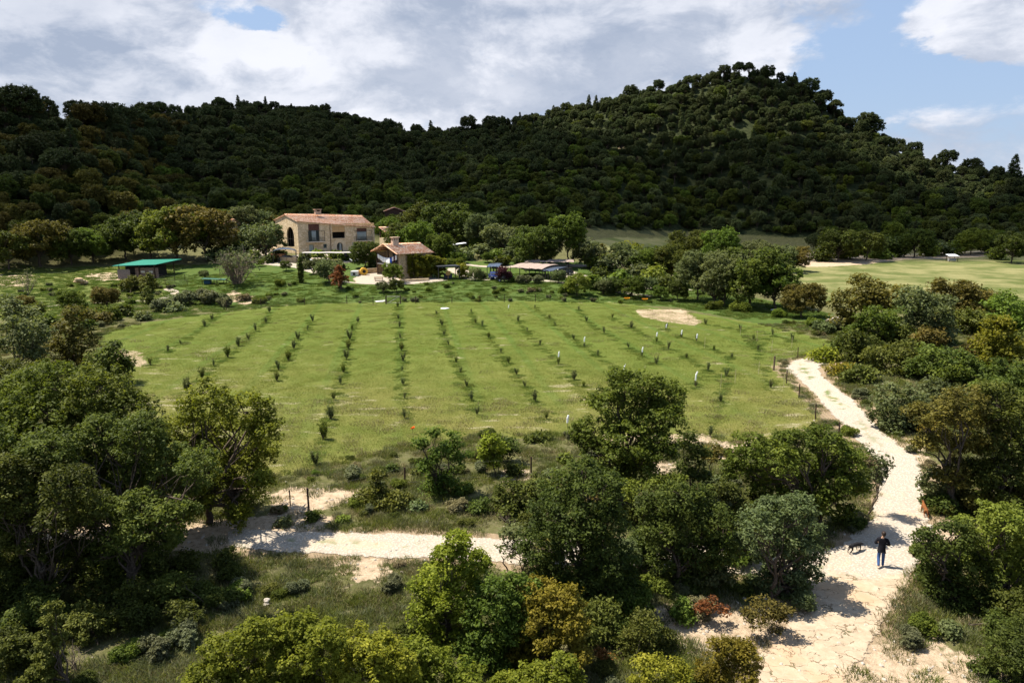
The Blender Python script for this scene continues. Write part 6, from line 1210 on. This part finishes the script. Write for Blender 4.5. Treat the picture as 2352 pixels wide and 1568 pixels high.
# white water trough / tank far right
p = G(2186, 601); o = empty('animal_feeder', p, 0, 'little white-roofed feeder in the far right field', 'feeder'); MB().box((0, 0, 1.9), (2.9, 2.2, .1), rot=Matrix.Rotation(R(12), 3, 'X')).build('roof', plain('white_sheet', (.75, .76, .78), .5), o); MB().box((0, 0, .6), (2.0, 1.0, .7)).build('trough', plain('grey_metal', (.25, .25, .27), .5, .4), o)
for x_ in (-1.2, 1.2):
    for y_ in (-.8, .8): MB().box((x_, y_, .9), (.1, .1, 1.9)).build('post', DARKWOOD, o)
for u, v, lb in ((1440, 690, 'left one of two orange-yellow wheelbarrow tubs at the far meadow edge'), (1481, 692, 'right one of two orange-yellow wheelbarrow tubs at the far meadow edge')):
    o = empty('wheelbarrow', G(u, v), .1, lb, 'wheelbarrow', 'wheelbarrows at the meadow edge'); o.scale = (.68, .68, .68); MB().add([(-.45, -.3, .3), (.4, -.3, .3), (.4, .3, .3), (-.45, .3, .3), (-.8, -.45, .72), (.7, -.45, .72), (.7, .45, .72), (-.8, .45, .72)], [(0, 1, 2, 3), (0, 1, 5, 4), (1, 2, 6, 5), (2, 3, 7, 6), (3, 0, 4, 7)]).build('tub', plain('orange_yellow_plastic', (.80, .38, .02), .5, .3), o)
    MB().tube([(-.7, -.04, .2), (-.7, .04, .2)], .2, 14).build('wheel', RUBBER, o); MB().tube([(-.7, 0, .2), (.2, .3, .3), (1.1, .3, .5)], .025).tube([(-.7, 0, .2), (.2, -.3, .3), (1.1, -.3, .5)], .025).box((.4, .25, .14), (.04, .04, .3)).box((.4, -.25, .14), (.04, .04, .3)).build('handles', IRON, o)
for u, v, lb in ((1022, 709, 'white plastic sheet lying in the meadow near its far edge'), (1780, 712, 'pale scrap sheet in the weeds below the big clump')):
    rg_ = random.Random(u); o = MB().ball((0, 0, .05), (.7, .4, .13), 11, 6, .25, rg_).build('plastic_sheet', WHITE, bevel=0); o.location = G(u, v); tag(o, lb, 'sheet')
o = MB().box((0, 0, .04), (2.2, .9, .06)).build('board', plain('pale_board_b', (.55, .53, .5), .8)); o.location = G(876, 692); o.rotation_euler = (.1, 0, .6); tag(o, 'flat pale board lying beside the meadow gate', 'board')
# meadow gate
p = G(904, 698); o = empty('field_gate', p, 0, 'small mesh field gate with a diagonal brace at the far meadow edge', 'gate')
for x_ in (-1.2, 1.2): MB().box((x_, 0, .7), (.14, .14, 1.6)).build('post', WOOD, o)
MB().tube([(-1.0, 0, .15), (1.0, 0, 1.3)], .04).tube([(-1.1, 0, 1.3), (1.1, 0, 1.3)], .04).tube([(-1.1, 0, .2), (1.1, 0, .2)], .04).build('gate_frame', plain('grey_gate_metal', (.35, .33, .3), .6), o)

# ------------------------------------------------------------------ fences
def fence(pts, label, hs=1.25, thick=.05, wires=4, extra=None, name='wire_fence'):
    P = [G(u, v) for u, v in pts]; c = P[0]; o = empty(name, c, 0, label, 'fence'); rg_ = random.Random(len(pts) * 7 + int(pts[0][0]))
    for i, p in enumerate(P):
        t_ = thick * (1.8 if extra and i in extra else 1); h_ = hs * (1.15 if extra and i in extra else rg_.uniform(.9, 1.08)); q = p - c
        MB().tube([(q.x, q.y, q.z - .3), (q.x + rg_.uniform(-.05, .05), q.y + rg_.uniform(-.05, .05), q.z + h_)], t_, 7).build('post', WOOD if extra and i in extra else DARKWOOD, o)
    wr = MB()
    for a, b in zip(P[:-1], P[1:]):
        n_ = max(1, int((b - a).length / 4))
        for k in range(wires):
            z_ = .2 + (hs - .3) * k / (wires - 1); pts_ = [a.lerp(b, j / n_) - c for j in range(n_ + 1)]; wr.tube([Vector((q.x, q.y, mesh_z(q.x + c.x, q.y + c.y) - c.z + z_)) for q in pts_], .006, 3, False)
    wr.build('wire', IRON, o); return o
fence([(1777, 850), (1806, 880), (1835, 912), (1873, 962), (1925, 1010)], 'wire fence along the left side of the gravel path', 1.3, .05, 5, {0})
fence([(1777, 850), (1832, 822), (1890, 812), (1925, 806)], 'wire fence turning away from the path bend along the meadow', 1.2, .045)
fence([(520, 712), (600, 704), (700, 700), (797, 697), (857, 698), (886, 698)], 'wire fence along the far edge of the meadow, left of the gate', 1.3, .06)
fence([(920, 698), (955, 697), (1038, 696), (1100, 695), (1158, 694), (1230, 693), (1300, 690)], 'wire fence along the far edge of the meadow, right of the gate', 1.3, .06)
fence([(60, 708), (132, 698), (185, 690), (269, 685), (345, 665), (380, 655), (430, 655)], 'wire fence along the footpath in the left pasture', 1.2, .05)
fence([(360, 645), (402, 648), (425, 645), (470, 640), (505, 632), (540, 628)], 'wire fence between the green-roofed shed and the bare bush', 1.3, .05)
fence([(710, 1172), (930, 1115), (1220, 1092), (1400, 1082)], 'sparse old wire fence between the track and the meadow', 1.25, .055, 2)
for u, v, h_, lb in ((667, 1160, .9, 'short thin stake standing in the sandy patch'), (1880, 690, 1.6, 'single dark post before the laurel row')):
    if u == 1880: u, v = 1466, 685
    o = MB().tube([(0, 0, -.2), (0, 0, h_)], .035).build('stake', DARKWOOD); o.location = G(u, v); tag(o, lb, 'post')

# ------------------------------------------------------------------ meadow planting
rowsD = {
 'far left': [(515, 712), (488, 735), (470, 750), (415, 790), (385, 808), (345, 838)],
 'second': [(620, 718), (610, 742), (588, 760), (570, 780), (547, 795), (524, 820), (490, 840), (465, 870), (430, 900)],
 'third': [(718, 738), (706, 758), (684, 780), (675, 800), (662, 828), (640, 850), (636, 875)],
 'fourth': [(822, 740), (808, 758), (803, 780), (800, 802), (795, 825), (788, 855), (783, 882), (767, 918), (760, 962), (742, 1008), (724, 1068)],
 'fifth': [(914, 705), (915, 732), (917, 752), (920, 777), (922, 805), (926, 830), (923, 852), (925, 884), (929, 915), (930, 960)],
 'sixth': [(1003, 722), (1015, 748), (1020, 770), (1030, 792), (1047, 832), (1058, 855), (1072, 888), (1084, 920), (1096, 952)],
 'seventh': [(1083, 718), (1092, 742), (1107, 750), (1123, 776), (1150, 810), (1168, 834), (1186, 860), (1205, 888), (1230, 922), (1255, 962)],
 'eighth': [(1190, 738), (1210, 762), (1240, 793), (1283, 836), (1318, 872), (1340, 888)],
 'ninth': [(1228, 708), (1262, 732), (1275, 748), (1317, 779), (1342, 796), (1372, 817), (1433, 862)],
 'tenth': [(1330, 712), (1347, 738), (1388, 765), (1443, 798), (1475, 818), (1508, 836)],
 'eleventh': [(1407, 730), (1450, 753), (1508, 785), (1535, 802), (1577, 822), (1625, 852), (1597, 888)],
 'twelfth': [(1530, 756), (1565, 775), (1600, 783), (1640, 804), (1680, 822), (1668, 865), (1655, 922), (1630, 1002)],
 'far right': [(1620, 745), (1700, 757), (1740, 805), (1775, 770), (1820, 782), (1730, 780), (1770, 890)]}
SAP = []
for i, lf in enumerate(['olive', 'grass', 'olive', 'oak']):
    rg = np.random.default_rng(500 + i); tb = []; C_ = []
    for k in range(9 + i * 2):
        a = rg.uniform(0, 6.28); r = rg.uniform(.1, .42); e = np.array([math.cos(a) * r, math.sin(a) * r, rg.uniform(.5, 1.0)]); P, rr = limb(rg, (0, 0, 0), e, .022, .006, 5, .1); tb.append((P, rr)); C_ += [P[2], P[3], P[4]]
    C_ = np.array(C_); V, Fq, t = leaves(rg, C_, np.full(len(C_), .15), 16, .17, .05, .9, rg.random(len(C_)), tip=.8); SAP.append((np_mesh('crown', V, Fq, [LM[lf]], attrs={'tint': t}), tubes_mesh('trunk', tb, BARK, 5)))
rg = np.random.default_rng(44); tuftp = []; SAPN = 0
for rn, pts in rowsD.items():
    for j, (u, v) in enumerate(pts):
        p = G(u, v); s = .62 * float(rg.uniform(.7, 1.35)) * (1.35 if rn in ('third', 'fourth', 'second') else 1.0) * (1.1 if rn in ('fifth', 'seventh', 'sixth') else 1); k = SAPN % 4 if rg.random() < .5 else 0
        lbl = '%s olive sapling in the %s planted row of the meadow, counted from the house end' % (ordinal(j + 1), rn) if rn not in ('far left', 'far right') else '%s young sapling in the %s row of the meadow' % (ordinal(j + 1), rn)
        lbl = lbl.replace(', counted from the house end', ' from the house end'); o = thing_tree('olive_sapling', (p.x, p.y, p.z), SAP[k][0], SAP[k][1], lbl, 'young saplings planted in rows in the meadow', 'sapling', rz=float(rg.uniform(0, 6)), sc=s * .85, szn=s * 1.2); SAPN += 1
        for q in range(5): tuftp.append((p.x + rg.normal() * .55 - .06 * q, p.y + rg.normal() * .8, 0))
tuftp = np.array(tuftp); ex = []
for rn, pts in rowsD.items():      # unmown strip along each row
    for a, b in zip([W([q])[0] for q in pts[:-1]], [W([q])[0] for q in pts[1:]]):
        for f in rg.random(int(np.hypot(*(b - a)) * 2.4)): q = a * (1 - f) + b * f; ex.append((q[0] + rg.normal() * .28, q[1] + rg.normal() * .3, 0))
ex = np.array(ex); tp = np.concatenate([tuftp, ex]); tp[:, 2] = mesh_z(tp[:, 0], tp[:, 1])
scatter('row_grass', tp, [LOWG[0], LOWG[1], RP[0]], rg.uniform(0, 6.28, len(tp)), np.concatenate([rg.uniform(.6, 1.1, len(tuftp)), rg.uniform(.5, 1.15, len(ex))]), np.where(rg.random(len(tp)) < .12, 2, rg.integers(0, 2, len(tp))), 'longer green grass left standing along the planted rows', 'grass')
# white tree guards on canes
gp = [(1168, 714, 'beside the second sapling at the far end of the seventh row'), (1283, 829, 'on the sapling behind the big round oak\'s left side'), (1342, 793, 'at the middle of the ninth row'), (1433, 860, 'just above the big round oak'), (1475, 818, 'right above the big round oak\'s right shoulder'), (1508, 782, 'left of three near the sandy patch, leaning right'), (1530, 760, 'nearest below the sandy patch'), (1565, 776, 'second below the sandy patch'), (1600, 785, 'third below the sandy patch'), (1597, 889, 'tallest, right of the big round oak'), (1303, 984, 'at the near meadow edge left of the big round oak')]
for i, (u, v, wh) in enumerate(gp):
    o = empty('tree_guard', G(u, v), 0, 'white tree guard ' + wh, 'tree guard', 'white tree guards in the meadow'); k = 1.2 if i == 9 else .85
    MB().tube([(0, 0, .55 * k), (.02, 0, 1.0 * k), (.06 + .08 * (i % 3 == 0), 0, 1.25 * k)], [.07, .08, .06], 8).build('sleeve', WHITE, o); MB().tube([(0, 0, -.1), (.0, 0, 1.2 * k)], .015, 5).build('cane', WOOD, o)
for i, (u, v) in enumerate([(1618, 800), (1742, 860), (1772, 808), (1738, 784), (1700, 772), (1800, 890), (1688, 880), (1480, 870), (1655, 890), (1818, 800)]):
    p = G(u, v); o = MB().tube([(0, 0, -.1), (.03, .02, 1.35)], .022, 5).build('cane', plain('bamboo', (.40, .34, .2), .7)); o.location = p; tag(o, 'bare thin cane standing in the right part of the meadow, %s one from the left' % ordinal(sorted([1618, 1742, 1772, 1738, 1700, 1800, 1688, 1480, 1655, 1818]).index(u) + 1), 'cane', 'bare canes in the meadow')
o = empty('poppy', G(948, 997), 0, 'single orange-red poppy at the near meadow edge', 'flower'); V, Fq, t = leaves(np.random.default_rng(3), np.array([[0, 0, .5], [.08, 0, .55], [-.05, .05, .45]]), np.full(3, .08), 14, .12, .1); link('petals', np_mesh('petals', V, Fq, [leafmat('poppy_petals', (.5, .05, .01), (.7, .09, .01), (.8, .14, .02), .3)], attrs={'tint': t}), o); MB().tube([(0, 0, 0), (0, 0, .45)], .012, 5).build('stem', LM['grass'], o)

# ------------------------------------------------------------------ person and dogs
def skin(name, joints, edges, m_, parent=None, sub=2):
    me = bpy.data.meshes.new(name); me.from_pydata([j[0] for j in joints], edges, []); o = link(name, me, parent); me.materials.append(m_)
    sk = o.modifiers.new('skin', 'SKIN'); sk.use_smooth_shade = True
    for i, j in enumerate(joints):
        r = j[1] if hasattr(j[1], '__len__') else (j[1], j[1]); me.skin_vertices[0].data[i].radius = r; me.skin_vertices[0].data[i].use_root = (i == 0)
    if sub: s_ = o.modifiers.new('smooth', 'SUBSURF'); s_.levels = sub; s_.render_levels = sub
    return o
SKIN = plain('skin', (.50, .30, .20), .6, .3, .08); JEAN = plain('blue_denim', (.035, .075, .19), .85, .1, .25, 6); BLK = plain('black_cotton', (.010, .010, .014), .85, .1, .2, 5); HAIR = plain('dark_brown_hair', (.022, .012, .008), .6, .3, .3, 20)
pp = G(2021, 1301); pe = empty('person', pp, R(-20), 'man in black long-sleeved top and blue jeans walking away along the gravel path', 'person')
J = [((0, 0, .95), (.14, .10)), ((0, .01, 1.12), (.13, .09)), ((0, .02, 1.32), (.165, .10)), ((0, .02, 1.46), (.08, .07)), ((.01, .03, 1.54), (.055, .055)), ((.02, .05, 1.64), (.075, .095)), ((.02, .045, 1.735), (.06, .075)),
     ((-.19, .02, 1.40), .055), ((-.29, -.02, 1.17), .042), ((-.14, .20, 1.13), .032), ((-.09, .26, 1.14), (.038, .022)),
     ((.19, .02, 1.40), .055), ((.29, -.02, 1.15), .042), ((.14, .20, 1.12), .032), ((.09, .26, 1.13), (.038, .022)),
     ((-.10, 0, .88), .085), ((-.105, -.02, .50), .055), ((-.105, -.26, .16), .04), ((-.10, -.20, .05), (.04, .03)),
     ((.10, 0, .88), .085), ((.11, .08, .49), .055), ((.11, .02, .10), .04), ((.12, .15, .045), (.04, .03))]
Ed = [(0, 1), (1, 2), (2, 3), (3, 4), (4, 5), (5, 6), (2, 7), (7, 8), (8, 9), (9, 10), (2, 11), (11, 12), (12, 13), (13, 14), (0, 15), (15, 16), (16, 17), (17, 18), (0, 19), (19, 20), (20, 21), (21, 22)]
for s, hb in ((-1, 10), (1, 14)):
    hx, hy, hz = J[hb][0]
    for q in range(4): J.append(((hx - s * .045 + s * .0, hy + .03 + .012 * q, hz + .035 - .022 * q), .010)); Ed.append((hb, len(J) - 1)); J.append(((hx - s * .085, hy + .035 + .012 * q, hz + .02 - .022 * q), .008)); Ed.append((len(J) - 2, len(J) - 1))
    J.append(((hx - s * .01, hy - .01, hz + .06), .011)); Ed.append((hb, len(J) - 1))
body = skin('body', J, Ed, SKIN, pe, 1)
for s in (-1, 1): skin('ear', [((.02 + s * .085, .035, 1.655), (.012, .02)), ((.02 + s * .092, .03, 1.63), (.01, .015))], [(0, 1)], SKIN, pe, 1)
MB().ball((.02, .155, 1.63), (.014, .022, .02), 8, 5).build('nose', SKIN, pe, True)
MB().ball((-.012, .14, 1.665), (.012, .008, .008), 8, 5).ball((.052, .14, 1.665), (.012, .008, .008), 8, 5).build('eyes', BLK, pe, True)
T_ = [((0, 0, .93), (.178, .140)), ((0, .005, 1.10), (.148, .110)), ((0, .02, 1.30), (.185, .122)), ((0, .02, 1.445), (.12, .09)), ((.005, .022, 1.50), (.068, .066)), ((-.20, .02, 1.40), .074), ((-.305, -.02, 1.17), .062), ((-.17, .17, 1.13), .046), ((.20, .02, 1.40), .074), ((.305, -.02, 1.15), .062), ((.17, .17, 1.12), .046), ((0, 0, .80), (.178, .138))]
skin('sweater', T_, [(0, 1), (1, 2), (2, 3), (3, 4), (2, 5), (5, 6), (6, 7), (2, 8), (8, 9), (9, 10), (0, 11)], BLK, pe, 2)
Jn = [((0, 0, .90), (.125, .095)), ((-.085, 0, .80), .092), ((-.105, -.01, .50), .076), ((-.105, -.22, .21), .062), ((-.105, -.25, .15), .062), ((.085, 0, .80), .092), ((.11, .08, .49), .076), ((.11, .03, .16), .062), ((.11, .02, .07), .064)]
skin('jeans', Jn, [(0, 1), (1, 2), (2, 3), (3, 4), (0, 5), (5, 6), (6, 7), (7, 8)], JEAN, pe, 2)
SOLE = plain('white_brown_shoe', (.55, .42, .33), .7)
skin('shoe', [((-.10, -.32, .13), (.045, .05)), ((-.10, -.25, .06), (.05, .04)), ((-.10, -.17, .03), (.05, .028))], [(0, 1), (1, 2)], SOLE, pe, 1)
skin('shoe', [((.11, -.02, .05), (.045, .045)), ((.115, .06, .045), (.05, .04)), ((.12, .18, .035), (.05, .03))], [(0, 1), (1, 2)], SOLE, pe, 1)
MB().ball((.02, .03, 1.70), (.098, .118, .095), 14, 9, .03, random.Random(2)).ball((.02, -.03, 1.645), (.082, .065, .085), 12, 8, .03, random.Random(3)).build('hair', HAIR, pe, True)
def dog(p, rz, m_, label, sc=1.0, head_down=.0):
    o = empty('dog', p, rz, label, 'dog'); o.scale = (sc,) * 3
    J = [((0, 0, .50), (.115, .13)), ((.22, 0, .50), (.125, .145)), ((.40, 0, .53), (.10, .125)), ((.54, 0, .64 - head_down), (.062, .07)), ((.66, 0, .72 - head_down * 1.8), (.062, .07)), ((.78, 0, .69 - head_down * 1.9), (.038, .035)), ((.86, 0, .675 - head_down * 1.9), (.026, .024)),
         ((-.20, 0, .53), (.10, .10)), ((-.38, 0, .55), (.095, .11)), ((-.50, 0, .58), (.03, .03)), ((-.60, 0, .46), (.025, .025)), ((-.66, 0, .34), (.015, .015)),
         ((.38, .10, .40), (.055, .06)), ((.36, .11, .22), (.032, .032)), ((.38, .11, .05), (.024, .024)), ((.43, .11, .025), (.03, .02)), ((.38, -.10, .40), (.055, .06)), ((.42, -.11, .23), (.032, .032)), ((.36, -.11, .06), (.024, .024)), ((.41, -.11, .03), (.03, .02)),
         ((-.36, .10, .42), (.06, .075)), ((-.28, .11, .30), (.042, .045)), ((-.46, .11, .19), (.026, .026)), ((-.44, .11, .04), (.022, .022)), ((-.39, .11, .025), (.03, .02)), ((-.36, -.10, .42), (.06, .075)), ((-.34, -.11, .29), (.042, .045)), ((-.54, -.11, .18), (.026, .026)), ((-.56, -.11, .05), (.022, .022)), ((-.51, -.11, .03), (.03, .02))]
    E_ = [(0, 1), (1, 2), (2, 3), (3, 4), (4, 5), (5, 6), (0, 7), (7, 8), (8, 9), (9, 10), (10, 11), (2, 12), (12, 13), (13, 14), (14, 15), (2, 16), (16, 17), (17, 18), (18, 19), (8, 20), (20, 21), (21, 22), (22, 23), (23, 24), (8, 25), (25, 26), (26, 27), (27, 28), (28, 29)]
    skin('body', J, E_, m_, o, 2)
    for s in (-1, 1): MB().add([(.62, s * .05, .78 - head_down * 1.8), (.68, s * .06, .77 - head_down * 1.8), (.66, s * .095, .68 - head_down * 1.8), (.63, s * .07, .70 - head_down * 1.8)], [(0, 1, 2), (0, 2, 3), (0, 3, 1), (1, 3, 2)]).build('ear', m_, o)
    MB().ball((.885, 0, .682 - head_down * 1.9), .016, 8, 5).build('nose', RUBBER, o, True)
dog(G(2123, 1183), R(72), plain('russet_fur', (.17, .065, .022), .8, .1, .2, 8), 'reddish-brown dog at the right edge of the gravel path', .85)
dog(G(1962, 1268), R(28), plain('black_fur', (.012, .011, .012), .75, .2, .2, 8), 'black dog sniffing at the left edge of the gravel path', .80, .16)

# ------------------------------------------------------------------ the cloud added unseen above the picture to shade the hills
def shade_cloud(name, cx, cy, cz, rx, ry, holes, seed, res=44, th=60):
    g_ = np.linspace(-1, 1, res); U, V_ = np.meshgrid(g_, g_); rg_ = np.random.default_rng(seed)
    def fb(a, b): return sum(.5 ** o_ * np.sin(a * 2.1 * 1.9 ** o_ + rg_.uniform(0, 6)) * np.sin(b * 2.3 * 1.9 ** o_ + rg_.uniform(0, 6)) for o_ in range(5))
    d = 1 - (np.abs(U) ** 3 + np.abs(V_) ** 3) + .22 * fb(U * 3, V_ * 3)
    for hx, hy, hr in holes: d = np.minimum(d, (np.hypot((U * rx + cx - hx), (V_ * ry + cy - hy)) / hr - 1) * .8 + .12 * fb(U * 5, V_ * 5))
    inside = d > 0; h = np.where(inside, np.sqrt(np.clip(d, 0, 1.2)) * th, 0)
    top = h * (1.0 + .35 * fb(U * 6, V_ * 6)); bot = -h * .3 * (1 + .3 * fb(U * 5 + 2, V_ * 5))
    X = cx + U * rx; Y = cy + V_ * ry; I = np.arange(res * res).reshape(res, res)
    V = np.concatenate([np.stack([X, Y, cz + top], -1).reshape(-1, 3), np.stack([X, Y, cz + bot], -1).reshape(-1, 3)])
    m_ = inside[:-1, :-1] | inside[1:, :-1] | inside[:-1, 1:] | inside[1:, 1:]
    q = np.stack([I[:-1, :-1], I[:-1, 1:], I[1:, 1:], I[1:, :-1]], -1)[m_].reshape(-1, 4); F_ = np.concatenate([q, q[:, ::-1] + res * res])
    m, n = mat('shade_cloud_vapour'); pr = n.new('ShaderNodeBsdfDiffuse'); pr.inputs[0].default_value = (.9, .9, .92, 1); tr = n.new('ShaderNodeBsdfTranslucent'); tr.inputs[0].default_value = (.8, .82, .86, 1)
    mx = n.new('ShaderNodeMixShader'); mx.inputs[0].default_value = .4; n.link(pr.outputs[0], mx.inputs[1]); n.link(tr.outputs[0], mx.inputs[2])
    t2 = n.new('ShaderNodeBsdfTransparent'); t2.inputs[0].default_value = (1, 1, 1, 1); m2 = n.new('ShaderNodeMixShader'); m2.inputs[0].default_value = .56; n.link(t2.outputs[0], m2.inputs[1]); n.link(mx.outputs[0], m2.inputs[2]); o_ = n.new('ShaderNodeOutputMaterial'); n.link(m2.outputs[0], o_.inputs[0])
    return tag(link(name, np_mesh(name, V, F_, [m], True)), kind='structure')
CH = 900.0; off = SUN_V * (CH / SUN_V.z)
def sh_pt(u, v, y): p = AT(u, v, y); return (p.x + SUN_V.x * (CH + 0 - p.z) / SUN_V.z, y + SUN_V.y * (CH - p.z) / SUN_V.z)
hl = [(*sh_pt(1400, 240, 385), 48), (*sh_pt(1530, 215, 380), 48), (*sh_pt(110, 330, 215), 22), (*sh_pt(2080, 360, 335), 40), (*sh_pt(1290, 265, 400), 28)]  # holes shaped to let the sun reach the brighter slopes
shade_cloud('shade_cloud', 0 + off.x, 425 + off.y, CH, 520, 212, hl, 3, 90)
shade_cloud('shade_cloud', -205 + off.x, 205 + off.y, CH - 60, 150, 72, [], 5, 40, 30)  # second unseen one, added to keep sun off the left slope
